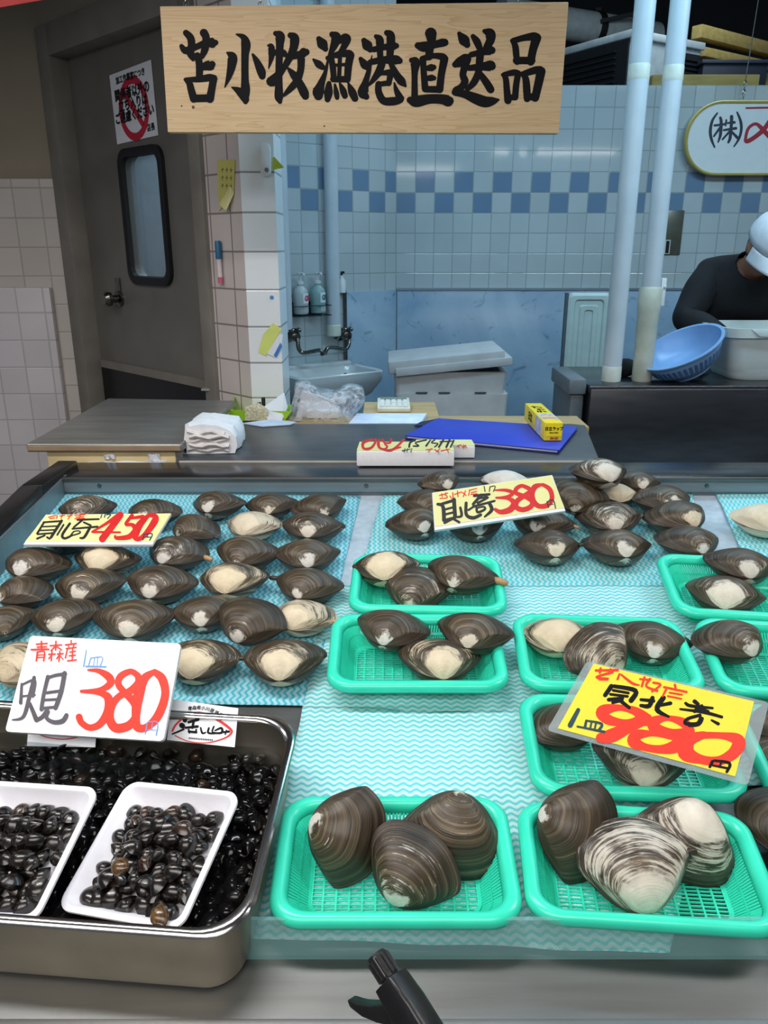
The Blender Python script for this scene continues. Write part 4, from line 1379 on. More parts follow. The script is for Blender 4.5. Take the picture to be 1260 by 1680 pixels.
tag(obj('scouring_pad', mb, mat('black mesh pad', (34, 34, 36), 0.9, 0, 0.5, 300, 1.0, 500), smooth=True, at=(q.x, 3.17, ZW)), 'dark mesh scouring pad between the feet of the standing pipes', 'scourer')


def colander():
    R = 0.135
    # rim ellipse: from (1066,612) to (1168,532)
    a, b_ = atY(1067, 606, 3.02), atY(1166, 534, 3.12)
    c = (a + b_) / 2
    x = (b_ - a)
    R = x.length / 2
    x.normalize()
    n = Vector((-0.50, -0.16, 0.85))
    n = (n - x * n.dot(x)).normalized()
    y = n.cross(x)
    o = thing('colander', 'blue plastic colander tipped against the white wash tub', 'colander', c - n * 0.08)
    m_c = mat('blue plastic', (128, 168, 214), 0.35, 0, 0.05)
    prof_o = [(0.35, -0.62), (0.62, -0.58), (0.84, -0.40), (0.95, -0.15), (0.99, 0.0)]
    prof_i = [(1.06, 0.0), (1.06, 0.03), (0.98, 0.03), (0.92, -0.14), (0.80, -0.38), (0.58, -0.55), (0.33, -0.59)]
    mb = MB()
    mb.lathe(c, [(r * R, h * R) for r, h in [(0.0001, -0.62)] + prof_o + prof_i + [(0.0001, -0.59)]], 48, (x, y, n), False, False)
    obj('bowl', mb, m_c, o, smooth=True)
    mb = MB()
    for k in range(44):
        a_ = 2 * math.pi * k / 44
        d = x * math.cos(a_) + y * math.sin(a_)
        for (r0, h0), (r1, h1) in (((0.83, -0.40), (0.93, -0.17)), ((0.60, -0.565), (0.80, -0.42))):
            mb.bar(c + d * (r0 * R) + n * (h0 * R), c + d * (r1 * R) + n * (h1 * R), 0.004, 0.012, d.cross(n))
    obj('strainer_slot', mb, mat('slot blue', (70, 104, 150), 0.5), o)
    mb = MB().lathe(c, [(0.5 * R, -0.62 * R), (0.52 * R, -0.68 * R), (0.46 * R, -0.68 * R), (0.44 * R, -0.61 * R)], 32, (x, y, n), False, False)
    obj('foot_ring', mb, m_c, o, smooth=True)


colander()


def wash_tub():
    p0 = atY(1166, 545, 3.0)
    p1 = atY(1210, 633, 3.0)
    cx = p0.x + 0.365
    cy = 3.205
    zt = p0.z + 0.01
    zb = ZW + 0.001
    o = thing('wash_tub', 'white rectangular wash tub with moulded rim before the worker', 'tub', (cx, cy, zb))
    m_w = mat('white tub plastic', (216, 228, 226), 0.35, 0, 0.04)
    Z = Vector((0, 0, 1))
    def L(w, d, z, r):
        return [Vector((cx + x, cy + y, z)) for x, y in rrect(w, d, r, 6)]
    h = zt - zb
    loops = [L(0.44, 0.26, zb, 0.06), L(0.47, 0.29, zb + 0.02, 0.06), L(0.50, 0.31, zb + h * 0.55, 0.06), L(0.505, 0.315, zb + h * 0.56, 0.06), L(0.53, 0.33, zt - 0.035, 0.06), L(0.57, 0.36, zt - 0.035, 0.06), L(0.58, 0.37, zt, 0.06), L(0.55, 0.34, zt, 0.05), L(0.50, 0.30, zb + 0.05, 0.05), L(0.45, 0.26, zb + 0.015, 0.05)]
    obj('tub_body', MB().loft(loops), m_w, o, smooth=True)
    hx = cx - 0.02
    y0 = cy - 0.187
    prof = [(-0.19, 0.0), (-0.15, -0.03), (-0.06, -0.035), (-0.02, -0.075), (0.03, -0.085), (0.18, -0.085), (0.2, -0.02), (0.2, 0.0)]
    mb = MB().prism([Vector((hx + x, y0, zt + z)) for x, z in prof], (0, 0.012, 0))
    obj('moulded_handle', mb, m_w, o, bevel=0.004)


wash_tub()
# ------------------------------------------------------------------ the person at the work table
def skin_mesh(nodes, edges, root=0, sub=2):
    """evaluated skin surface from joints [(co, r)]"""
    me = bpy.data.meshes.new('tmp')
    me.from_pydata([tuple(c) for c, r in nodes], edges, [])
    ob = bpy.data.objects.new('tmp', me)
    COL.objects.link(ob)
    sk = ob.modifiers.new('s', 'SKIN')
    sk.use_smooth_shade = True
    for i, (c, r) in enumerate(nodes):
        v = me.skin_vertices[0].data[i]
        v.radius = r if isinstance(r, tuple) else (r, r)
        v.use_root = (i == root)
    sm = ob.modifiers.new('u', 'SUBSURF')
    sm.levels = sub
    sm.render_levels = sub
    bpy.context.view_layer.update()
    dg = bpy.context.evaluated_depsgraph_get()
    ev = bpy.data.meshes.new_from_object(ob.evaluated_get(dg))
    mb = MB()
    mb.add([v.co.copy() for v in ev.vertices], [tuple(p.vertices) for p in ev.polygons])
    bpy.data.objects.remove(ob)
    bpy.data.meshes.remove(me)
    bpy.data.meshes.remove(ev)
    return mb


def fuse(mb, voxel):
    """one continuous surface out of overlapping closed pieces"""
    me = bpy.data.meshes.new('tmp')
    me.from_pydata([tuple(v) for v in mb.v], [], mb.f)
    ob = bpy.data.objects.new('tmp', me)
    COL.objects.link(ob)
    r = ob.modifiers.new('r', 'REMESH')
    r.mode = 'VOXEL'
    r.voxel_size = voxel
    s = ob.modifiers.new('s', 'SMOOTH')
    s.factor = 0.5
    s.iterations = 3
    bpy.context.view_layer.update()
    dg = bpy.context.evaluated_depsgraph_get()
    ev = bpy.data.meshes.new_from_object(ob.evaluated_get(dg))
    out = MB()
    out.add([v.co.copy() for v in ev.vertices], [tuple(p.vertices) for p in ev.polygons])
    bpy.data.objects.remove(ob)
    bpy.data.meshes.remove(me)
    bpy.data.meshes.remove(ev)
    return out


def person():
    HC = atY(1264, 404, 3.30)                   # middle of the head
    Xc = HC.x
    hh = Vector((0.03, -0.62, 0.78)).normalized()      # up through the crown
    ff = Vector((0.10, -0.76, -0.62))
    ff = (ff - hh * ff.dot(hh)).normalized()           # where the face looks
    rr = ff.cross(hh).normalized()                     # its right hand side (photo left)
    pel = Vector((Xc - 0.02, 3.76, 0.90))
    waist = Vector((Xc - 0.02, 3.70, 1.08))
    chest = Vector((Xc - 0.01, 3.56, 1.26))
    ch2 = Vector((Xc, 3.49, 1.36))
    neck = HC - hh * 0.115 - ff * 0.035
    sR = atY(1166, 452, 3.50)
    eR = atY(1122, 522, 3.42)
    wR = atY(1188, 556, 3.24)
    mir = lambda p: Vector((2 * Xc - p.x, p.y, p.z))
    sL, eL, wL = mir(sR), mir(eR), mir(wR) + Vector((-0.02, 0.02, 0.02))
    o = thing('person', 'person in white cap and black long-sleeved shirt bending over the wash tub', 'person', (pel.x, pel.y, 0))
    hipR, hipL = pel + Vector((-0.09, 0, -0.06)), pel + Vector((0.09, 0, -0.06))
    kR, kL = Vector((Xc - 0.12, 3.72, 0.48)), Vector((Xc + 0.10, 3.72, 0.48))
    aR, aL = Vector((Xc - 0.13, 3.80, 0.09)), Vector((Xc + 0.11, 3.80, 0.09))
    tR, tL = aR + Vector((-0.02, -0.17, -0.05)), aL + Vector((0.02, -0.17, -0.05))
    nodes = [(pel, 0.13), (waist, 0.125), (chest, 0.15), (ch2, 0.125), (neck - (neck - ch2) * 0.25, 0.06), (neck, 0.056), (HC - hh * 0.03, 0.07),
             (sR, 0.062), (sR + (eR - sR) * 0.5, 0.052), (eR, 0.042), (eR + (wR - eR) * 0.4, 0.041), (wR, 0.029),
             (sL, 0.062), (sL + (eL - sL) * 0.5, 0.052), (eL, 0.042), (eL + (wL - eL) * 0.4, 0.041), (wL, 0.029),
             (hipR, 0.09), (kR, 0.06), (aR, 0.042), (tR, 0.032), (hipL, 0.09), (kL, 0.06), (aL, 0.042), (tL, 0.032)]
    ed = [(0, 1), (1, 2), (2, 3), (3, 4), (4, 5), (5, 6), (3, 7), (7, 8), (8, 9), (9, 10), (10, 11), (3, 12), (12, 13), (13, 14), (14, 15), (15, 16), (0, 17), (17, 18), (18, 19), (19, 20), (0, 21), (21, 22), (22, 23), (23, 24)]
    body = skin_mesh(nodes, ed)
    # head: an ellipsoid pulled into a face
    n = 28
    loops = []
    for i in range(1, n):
        a = math.pi * i / n
        L = []
        for j in range(n):
            b_ = 2 * math.pi * j / n
            x, y, z = math.sin(a) * math.cos(b_), math.sin(a) * math.sin(b_), -math.cos(a)
            w, d, h = 0.074, 0.095, 0.118
            px, py, pz = x * w, y * d, z * h
            if z < -0.1:                                   # jaw
                k = 1 - 0.35 * min(1, (-0.1 - z) / 0.9)
                px *= k
                if y < 0:
                    py *= 1 - 0.45 * min(1, (-0.1 - z) / 0.8)
            if y > 0.3:                                    # flatter face, nose, brow, sockets, lips, chin
                py -= 0.012 * (y - 0.3)
                nose = math.exp(-(px / 0.013) ** 2) * math.exp(-((pz + 0.012) / 0.024) ** 2)
                py += 0.024 * nose
                for sx in (-1, 1):
                    py -= 0.010 * math.exp(-((px - sx * 0.031) / 0.015) ** 2) * math.exp(-((pz - 0.012) / 0.012) ** 2)
                py += 0.005 * math.exp(-((pz - 0.034) / 0.01) ** 2)
                py += 0.006 * math.exp(-(px / 0.024) ** 2) * (math.exp(-((pz + 0.052) / 0.006) ** 2) + math.exp(-((pz + 0.066) / 0.006) ** 2))
                py += 0.008 * math.exp(-(px / 0.02) ** 2) * math.exp(-((pz + 0.095) / 0.014) ** 2)
            L.append(HC + rr * px + ff * py + hh * pz)
        loops.append(L)
    body.loft(loops)
    for sx in (-1, 1):                                     # ears
        c = HC + rr * (sx * 0.078) - ff * 0.008 - hh * 0.008
        body.ball(c, 0.03, 10, (0.42, 0.75, 1.05))
    # hands with five fingers each, curled into the tub
    for (w, e, sgn) in ((wR, eR, 1), (wL, eL, -1)):
        d = ((w - e).normalized() + Vector((0, -0.25, -0.55))).normalized()
        side = d.cross(Vector((0, 0, 1))).normalized() * sgn
        nn = side.cross(d).normalized()
        if nn.z < 0:
            nn = -nn
        palm = w + d * 0.085
        hn = [(w, 0.026), (w + d * 0.04, (0.034, 0.018)), (palm, (0.036, 0.016))]
        he = [(0, 1), (1, 2)]
        for k, (off, ln) in enumerate(((-0.03, 0.066), (-0.01, 0.08), (0.011, 0.076), (0.03, 0.06))):
            b0 = palm + side * off - d * 0.006
            p1_ = b0 + (d * 0.9 - nn * 0.25).normalized() * ln * 0.45
            p2_ = p1_ + (d * 0.5 - nn * 0.75).normalized() * ln * 0.35
            p3_ = p2_ + (d * 0.15 - nn * 0.95).normalized() * ln * 0.25
            i = len(hn)
            hn += [(b0, 0.0095), (p1_, 0.0088), (p2_, 0.008), (p3_, 0.007)]
            he += [(2, i), (i, i + 1), (i + 1, i + 2), (i + 2, i + 3)]
        i = len(hn)
        t0 = w + d * 0.03 - side * 0.034
        hn += [(t0, 0.012), (t0 - side * 0.02 + d * 0.025 - nn * 0.006, 0.0105), (t0 - side * 0.022 + d * 0.052 - nn * 0.02, 0.009)]
        he += [(1, i), (i, i + 1), (i + 1, i + 2)]
        hm = skin_mesh(hn, he, 0, 1)
        body.add(hm.v, hm.f)
    fb = fuse(body, 0.0065)
    obj('body', fb, mat('skin', (150, 104, 82), 0.5, 0, 0.08, 25), o, smooth='all')
    # shirt
    me = bpy.data.meshes.new('tmp')
    me.from_pydata([tuple(v) for v in fb.v], [], fb.f)
    bm = bmesh.new()
    bm.from_mesh(me)
    bmesh.ops.recalc_face_normals(bm, faces=bm.faces)
    bm.normal_update()
    ax_n = (neck - ch2).normalized()
    p_n = neck - ax_n * 0.008

    def dressed(p):
        if p.z < 0.97 or (p - HC).length < 0.116 or (p - p_n).dot(ax_n) > 0 and (p - neck).length < 0.16:
            return False
        for w, e in ((wR, eR), (wL, eL)):
            if (p - w).dot((w - e).normalized()) > -0.03 and (p - w).length < 0.25:
                return False
        return True
    sh = MB()
    idx = {}
    for f in bm.faces:
        if all(dressed(v.co) for v in f.verts):
            t_ = []
            for v in f.verts:
                if v.index not in idx:
                    idx[v.index] = len(sh.v)
                    sh.v.append(v.co + v.normal * 0.020 + mnoise.noise_vector(v.co * 10) * 0.009)
                t_.append(idx[v.index])
            sh.f.append(tuple(t_))
    bm.free()
    bpy.data.meshes.remove(me)
    so = obj('shirt', sh, mat('black shirt', (15, 16, 20), 0.85, 0, 0.2, 30), o, smooth='all')
    so.modifiers.new('thick', 'SOLIDIFY').thickness = 0.004
    # trousers, boots
    tn = [(pel, 0.15), (hipR, 0.108), (kR, 0.08), (aR + Vector((0, 0, 0.03)), 0.07), (hipL, 0.108), (kL, 0.08), (aL + Vector((0, 0, 0.03)), 0.07)]
    obj('trousers', fuse(skin_mesh(tn, [(0, 1), (1, 2), (2, 3), (0, 4), (4, 5), (5, 6)]), 0.012), mat('dark trousers', (30, 32, 40), 0.85), o, smooth='all')
    for a_, t_ in ((aR, tR), (aL, tL)):
        bn = [(a_ + Vector((0, 0.03, -0.03)), 0.058), (a_ + (t_ - a_) * 0.5 + Vector((0, 0, -0.005)), 0.05), (t_ + Vector((0, 0, 0.0)), 0.04)]
        bmx = skin_mesh(bn, [(0, 1), (1, 2)])
        for p in bmx.v:
            p.z = max(p.z, 0.001)
        obj('boot', bmx, mat('white boot', (210, 212, 214), 0.4), o, smooth='all')
    # apron: a curved sheet round the front of the hips
    L = []
    for z, y0, w in ((1.10, 3.535, 0.17), (1.02, 3.555, 0.19), (0.9, 3.575, 0.2), (0.7, 3.585, 0.21), (0.45, 3.59, 0.22)):
        L.append([Vector((Xc - 0.02 + w * s, y0 + 0.10 * s * s * (w / 0.2), z)) for s in [-1 + 2 * i / 12 for i in range(13)]])
    mb = MB()
    mb.loft(L, False, False, closed=False)
    ap = obj('apron', mb, mat('pale grey apron', (150, 156, 164), 0.6, 0, 0.06), o, smooth='all')
    ap.modifiers.new('thick', 'SOLIDIFY').thickness = 0.004
    # white cap: crown of six panels, brim, button
    cp = MB()
    loops = []
    for i in range(9):
        a = (math.pi / 2) * i / 8
        L = []
        for j in range(36):
            b_ = 2 * math.pi * j / 36
            sc = 1 + 0.012 * abs(math.sin(3 * b_)) * math.cos(a)
            L.append(HC + hh * 0.022 - ff * 0.002 + rr * (0.091 * math.cos(a) * math.cos(b_) * sc) + ff * (0.112 * math.cos(a) * math.sin(b_) * sc) + hh * (0.115 * math.sin(a) ** 0.9 + (0.0 if i else -0.0)))
        loops.append(L)
    cp.loft(loops[:-1] + [[p * 0.02 + (HC + hh * 0.137 - ff * 0.002) * 0.98 for p in loops[-2]]], False, True)
    cloth_w = mat('white cap cloth', (214, 218, 226), 0.8, 0, 0.05, 40, 0.2, 200)
    cr = obj('cap', cp, cloth_w, o, smooth='all')
    for v in cr.data.vertices:
        v.co += mnoise.noise_vector(v.co * 20) * 0.004
    cr.modifiers.new('thick', 'SOLIDIFY').thickness = 0.003
    bl_ = []
    for k in range(7):
        s = k / 6
        L = []
        for j in range(17):
            a = math.pi * (0.06 + 0.88 * j / 16)
            R = 0.112 + 0.082 * s * math.sin(a) ** 0.7
            L.append(HC + hh * (0.020 - 0.030 * s - 0.030 * (math.cos(a) ** 2) * s) + rr * (0.091 * math.cos(a) * (1 + 0.08 * s)) + ff * (R * math.sin(a)))
        bl_.append(L)
    br = obj('cap_brim', MB().loft(bl_, False, False, closed=False), cloth_w, cr, smooth='all')
    br.modifiers.new('thick', 'SOLIDIFY').thickness = 0.004
    obj('cap_button', MB().ball(HC + hh * 0.139, 0.008, 8), cloth_w, cr, smooth='all')
    hair = MB()
    L = []
    for z, k in ((-0.05, 0.97), (-0.02, 1.03), (0.02, 1.04), (0.045, 1.02)):
        L.append([HC + hh * z + rr * (0.077 * k * math.cos(a)) + ff * (0.098 * k * math.sin(a)) for a in [math.pi * (1.02 + 0.96 * i / 16) for i in range(17)]])
    hair.loft(L, False, False, closed=False)
    h_ = obj('hair', hair, mat('black hair', (24, 20, 20), 0.6, 0, 0.3, 90), o, smooth='all')
    h_.modifiers.new('thick', 'SOLIDIFY').thickness = 0.008


person()

# ------------------------------------------------------------------ hanging signs
def wood_sign():
    Y = 1.95
    q = [atY(x, y, Y) for x, y in ((262, 10), (933, 3), (917, 219), (275, 217))]
    c = sum(q, Vector()) / 4
    m_w, t, b = newmat('pale planed wood')
    tc = t.n('ShaderNodeTexCoord')
    mp = t.n('ShaderNodeMapping')
    mp.inputs['Scale'].default_value = (1.1, 1, 16)
    t.l(tc.outputs['Object'], mp.inputs[0])
    nz = t.n('ShaderNodeTexNoise', i_Scale=2.2, i_Detail=3.0, i_Distortion=0.35)
    t.l(mp.outputs[0], nz.inputs['Vector'])
    rg = t.math('FRACT', t.math('MULTIPLY', nz.outputs[0], 9.0))
    c1 = t.ramp(rg, [(0.0, lin((236, 206, 164))), (0.7, lin((230, 198, 154))), (1.0, lin((220, 184, 138)))])
    mp2 = t.n('ShaderNodeMapping')
    mp2.inputs['Scale'].default_value = (4, 1, 150)
    t.l(tc.outputs['Object'], mp2.inputs[0])
    nf = t.n('ShaderNodeTexNoise', i_Scale=2.0, i_Detail=3.0)
    t.l(mp2.outputs[0], nf.inputs['Vector'])
    c2 = t.mix(0.28, c1, t.mix(1.0, c1, t.ramp(nf.outputs[0], [(0.35, 0.72), (0.65, 1.05)]), 'MULTIPLY'))
    big = t.n('ShaderNodeTexNoise', i_Scale=1.6)
    t.l(tc.outputs['Object'], big.inputs['Vector'])
    t.l(t.mix(0.5, c2, t.mix(1.0, c2, t.ramp(big.outputs[0], [(0.35, (0.86, 0.82, 0.78)), (0.65, (1.05, 1.05, 1.05))]), 'MULTIPLY')), b.inputs['Base Color'])
    b.inputs['Roughness'].default_value = 0.55
    o = thing('wooden_sign', 'hanging pale wooden board with black brush-written port name', 'sign', c)
    obj('board', MB().prism(q, (0, 0.025, 0)), m_w, o, bevel=0.002)
    mb = MB()
    mb.lathe(atY(317, 176, Y), [(0.0035, 0), (0.003, 0.0006)], 10, (Vector((1, 0, 0)), Vector((0, 0, 1)), Vector((0, -1, 0))))
    mb.lathe(atY(298, 174, Y), [(0.002, 0), (0.0015, 0.0006)], 8, (Vector((1, 0, 0)), Vector((0, 0, 1)), Vector((0, -1, 0))))
    mb.lathe(atY(532, 207, Y), [(0.002, 0), (0.0015, 0.0006)], 8, (Vector((1, 0, 0)), Vector((0, 0, 1)), Vector((0, -1, 0))))
    obj('nail_mark', mb, mat('nail brown', (110, 60, 40), 0.6), o)
    S1, S2, S3 = (275, 20, 0.18254), (495, 20, 0.18254), (690, 20, 0.18254)
    K = [
        ('kanji', S1, [[(165, 185, 50), (205, 230, 60), (215, 290, 60), (205, 370, 60), (228, 425, 30)], [(325, 185, 66), (345, 230, 60), (335, 330, 60), (308, 400, 40)],
                      [(125, 305, 36), (165, 345, 60), (260, 310, 50), (350, 275, 62), (405, 275, 82), (430, 272, 46)], [(205, 385, 40), (270, 395, 44), (310, 390, 30)], [(268, 390, 55), (285, 470, 58), (285, 600, 55)],
                      [(305, 500, 48), (350, 482, 75), (385, 478, 80), (400, 468, 56)], [(160, 605, 30), (195, 640, 52), (212, 700, 58), (235, 780, 62)], [(165, 607, 36), (280, 602, 50), (380, 588, 60), (420, 600, 50)],
                      [(413, 595, 62), (398, 680, 60), (380, 780, 66)], [(232, 775, 62), (380, 772, 62)]]),
        ('kanji', S1, [[(618, 198, 12), (680, 225, 50), (703, 290, 76), (695, 400, 60), (695, 600, 60), (700, 700, 74), (700, 805, 40)], [(700, 785, 60), (650, 715, 66), (578, 675, 12)],
                      [(538, 365, 20), (580, 400, 76), (575, 480, 70), (550, 580, 45), (514, 675, 8)], [(765, 380, 20), (800, 440, 50), (840, 530, 70), (850, 575, 56)]]),
        ('kanji', S1, [[(905, 300, 20), (930, 310, 50), (935, 380, 50), (925, 440, 32), (908, 505, 8)], [(930, 372, 48), (990, 360, 50), (1040, 372, 64), (1060, 385, 40)],
                      [(1105, 208, 50), (1140, 235, 76), (1130, 330, 66), (1085, 430, 56), (1030, 520, 50), (960, 605, 86), (932, 622, 84)], [(970, 190, 40), (1008, 215, 80), (1008, 300, 62), (1000, 500, 55), (1000, 650, 60), (1000, 760, 70), (1010, 805, 36)],
                      [(1110, 400, 50), (1195, 378, 62), (1225, 362, 76), (1245, 358, 56)], [(1200, 420, 62), (1195, 520, 56), (1160, 620, 60), (1100, 690, 50), (1045, 748, 24)], [(1078, 500, 16), (1130, 560, 60), (1180, 630, 65), (1225, 720, 75), (1238, 755, 60)]]),
        ('kanji', S2, [[(155, 240, 46), (185, 285, 85), (213, 330, 46)], [(105, 425, 18), (150, 465, 60), (188, 495, 46)], [(240, 400, 14), (215, 530, 30), (175, 640, 60), (150, 715, 92), (150, 750, 76)], [(112, 690, 20), (130, 715, 60)],
                      [(275, 200, 50), (310, 225, 80), (290, 300, 62), (250, 385, 28)], [(320, 270, 40), (385, 232, 70), (405, 250, 66), (365, 335, 46), (322, 395, 36)], [(232, 412, 36), (330, 378, 50), (420, 372, 62), (445, 388, 52)],
                      [(262, 400, 46), (280, 500, 50), (288, 600, 46)], [(438, 385, 64), (420, 480, 60), (410, 605, 54)], [(282, 602, 50), (412, 602, 52)], [(275, 478, 26), (420, 468, 26)], [(345, 385, 32), (335, 600, 34)],
                      [(245, 640, 40), (240, 720, 70), (232, 785, 46)], [(298, 650, 18), (310, 720, 42), (318, 768, 36)], [(343, 640, 18), (370, 700, 52), (388, 752, 48)], [(420, 640, 18), (450, 710, 62), (478, 775, 56)]]),
        ('kanji', S2, [[(560, 255, 46), (590, 300, 84), (615, 340, 42)], [(530, 420, 36), (565, 470, 70), (588, 495, 52)], [(632, 388, 6), (605, 520, 36), (575, 625, 52), (552, 720, 90), (580, 760, 50)],
                      [(668, 218, 36), (700, 250, 66), (703, 350, 52), (710, 440, 46)], [(765, 185, 46), (800, 215, 70), (795, 350, 60), (788, 440, 50)], [(645, 335, 46), (740, 315, 50), (825, 303, 66), (850, 302, 46)], [(615, 450, 46), (720, 430, 56), (840, 428, 76), (878, 436, 54)],
                      [(722, 460, 60), (690, 540, 60), (640, 612, 40), (592, 668, 10)], [(800, 460, 40), (850, 560, 60), (900, 625, 66), (932, 662, 22)], [(690, 562, 18), (742, 545, 40), (800, 542, 56)], [(800, 545, 52), (782, 640, 44)], [(690, 648, 40), (785, 635, 44)],
                      [(690, 645, 50), (692, 720, 56), (735, 795, 62), (820, 800, 68), (882, 788, 56), (900, 772, 40)], [(885, 775, 62), (850, 700, 40), (832, 632, 10)]]),
        ('kanji', S2, [[(1160, 190, 96), (1165, 260, 70), (1150, 330, 66), (1145, 400, 60)], [(1045, 300, 56), (1100, 310, 84), (1190, 292, 60), (1260, 275, 66), (1285, 272, 62)], [(1090, 420, 50), (1098, 560, 50), (1110, 690, 56)],
                      [(1085, 420, 50), (1180, 392, 44), (1260, 400, 58), (1290, 418, 52)], [(1282, 420, 64), (1255, 560, 58), (1240, 695, 60)], [(1110, 692, 52), (1240, 694, 56)], [(1115, 505, 36), (1165, 498, 58), (1185, 495, 46)], [(1115, 597, 36), (1165, 590, 52), (1188, 592, 40)],
                      [(988, 432, 44), (1020, 452, 80), (1015, 560, 50), (1015, 760, 54)], [(975, 790, 58), (1030, 802, 92), (1150, 780, 78), (1260, 782, 80), (1315, 797, 92), (1325, 797, 76)]]),
        ('kanji', S3, [[(348, 192, 34), (390, 250, 88), (418, 292, 54)], [(472, 218, 40), (505, 262, 60), (530, 320, 52)], [(575, 170, 36), (622, 192, 86), (628, 250, 70), (592, 318, 56)], [(455, 382, 46), (540, 360, 52), (620, 342, 78), (640, 342, 62)],
                      [(435, 502, 46), (540, 490, 60), (625, 482, 86), (640, 486, 66)], [(540, 350, 60), (530, 440, 60), (520, 540, 56), (480, 630, 56), (420, 692, 38)], [(540, 560, 48), (590, 630, 60), (630, 695, 62)],
                      [(312, 470, 52), (350, 450, 78), (415, 412, 72), (400, 480, 60), (380, 560, 54), (398, 620, 60), (370, 670, 56), (322, 705, 66)], [(310, 720, 56), (400, 737, 66), (500, 778, 88), (580, 805, 90), (650, 798, 66), (700, 787, 18)]]),
        ('kanji', S3, [[(822, 256, 32), (850, 300, 50), (860, 380, 52), (868, 450, 44)], [(832, 258, 48), (920, 232, 50), (1010, 218, 66), (1045, 222, 62)], [(1042, 230, 78), (1010, 340, 64), (990, 445, 64)], [(862, 434, 60), (1000, 434, 60)],
                      [(738, 562, 28), (765, 595, 46), (775, 690, 52), (785, 795, 58)], [(752, 560, 40), (840, 542, 50), (880, 548, 44)], [(877, 552, 50), (860, 650, 50), (850, 765, 52)], [(785, 768, 50), (848, 765, 46)],
                      [(918, 552, 40), (945, 600, 54), (955, 700, 60), (957, 780, 52)], [(932, 552, 48), (1030, 522, 60), (1075, 522, 68)], [(1083, 530, 74), (1060, 640, 68), (1030, 770, 64)], [(962, 762, 48), (1030, 760, 66)]]),
    ]
    for nm, rg_, st in K:
        st = [[(x, y, w * 1.1 + 2) for x, y, w in s_] for s_ in st]
        paint(nm, st, rg_, q[0], Vector((0, -1, 0)), 0.0008, M['black_ink'], o, 6)
    for px in (305, 428, 850):
        top = atY(px, -30, Y + 0.012)
        bt = atY(px, 8, Y + 0.012)
        k = MB().tube([bt + Vector((0, 0, -0.004)), Vector((bt.x, bt.y, 4.0))], 0.0012, 6)
        k.lathe(bt, [(0.006, -0.003), (0.006, 0.003)], 12, (Vector((1, 0, 0)), Vector((0, 0, 1)), Vector((0, 1, 0))), False, False)
        obj('hanging_wire', k, M['chrome'], o)


wood_sign()


def oval_sign():
    Y = YB - 0.05
    l, tp_, bt_ = atY(1124, 225, Y), atY(1200, 165, Y), atY(1200, 288, Y)
    h = tp_.z - bt_.z
    cz_ = (tp_.z + bt_.z) / 2
    w = 1.5
    cx_ = l.x + w / 2
    o = thing('company_sign', 'white stadium-shaped company sign with yellow rim hung on tiles', 'sign', (cx_, Y, cz_))
    P = lambda ins, y: [Vector((cx_ + x, y, cz_ + z)) for x, z in rrect(w - 2 * ins, h - 2 * ins, h / 2 - ins - 0.002, 12)]
    obj('panel', MB().loft([P(0.006, Y + 0.02), P(0.006, Y)]), mat('white sign face', (236, 240, 240), 0.3, 0, 0.02), o)
    mb = MB().loft([P(0, Y + 0.022), P(0, Y - 0.008), P(0.004, Y - 0.012), P(0.012, Y - 0.008), P(0.012, Y + 0.0)], False, False)
    obj('rim', mb, mat('yellow rim', (196, 176, 96), 0.4, 0, 0.08), o, smooth=True)
    O = (1100, 150, 0.126984)
    n = Vector((0, -1, 0))
    p0 = Vector((cx_, Y, cz_))
    paint('company_mark', [[(605, 280, 22), (540, 380, 34), (515, 510, 40), (530, 620, 36), (570, 720, 22)], [(862, 270, 24), (905, 380, 36), (915, 490, 36), (885, 610, 32), (820, 712, 18)],
                           [(570, 440, 30), (690, 425, 30)], [(645, 340, 36), (655, 400, 40), (645, 560, 40), (615, 655, 20)], [(640, 470, 34), (560, 580, 24)], [(722, 370, 24), (712, 440, 24)], [(705, 412, 20), (825, 400, 38)],
                           [(690, 500, 28), (845, 476, 38)], [(790, 325, 46), (785, 450, 40), (770, 600, 40), (747, 660, 28)], [(762, 520, 30), (672, 620, 24)], [(790, 520, 30), (865, 598, 40)]], O, p0, n, 0.0008, M['navy'], o)
    paint('red_mark', [[(980, 215, 26), (1500, 205, 26)], [(1300, 330, 30), (1215, 480, 60), (1090, 590, 56), (990, 645, 56), (970, 610, 40), (1000, 490, 40), (1060, 432, 40), (1120, 425, 44), (1200, 500, 60), (1330, 640, 60)]], O, p0, n, 0.0008, M['brown_sign_red'], o)
    a = atY(1219, 163, Y + 0.005)
    k = MB()
    for i in range(4):
        c = a + Vector((0, 0, 0.012 + i * 0.02))
        ring = [c + Vector((0.007 * math.cos(t_) * (1 if i % 2 else 0.3), 0.007 * math.cos(t_) * (0.3 if i % 2 else 1), 0.013 * math.sin(t_))) for t_ in [2 * math.pi * j / 10 for j in range(11)]]
        k.tube(ring, 0.002, 6, False)
    obj('hanging_chain', k, M['chrome'], o)
    wx = atY(1222, 145, Y + 0.005)
    obj('hanging_rod', MB().tube([a + Vector((0, 0, 0.08)), Vector((a.x + 0.06, a.y, 4.0))], 0.0025, 6), M['steel'], o)


oval_sign()

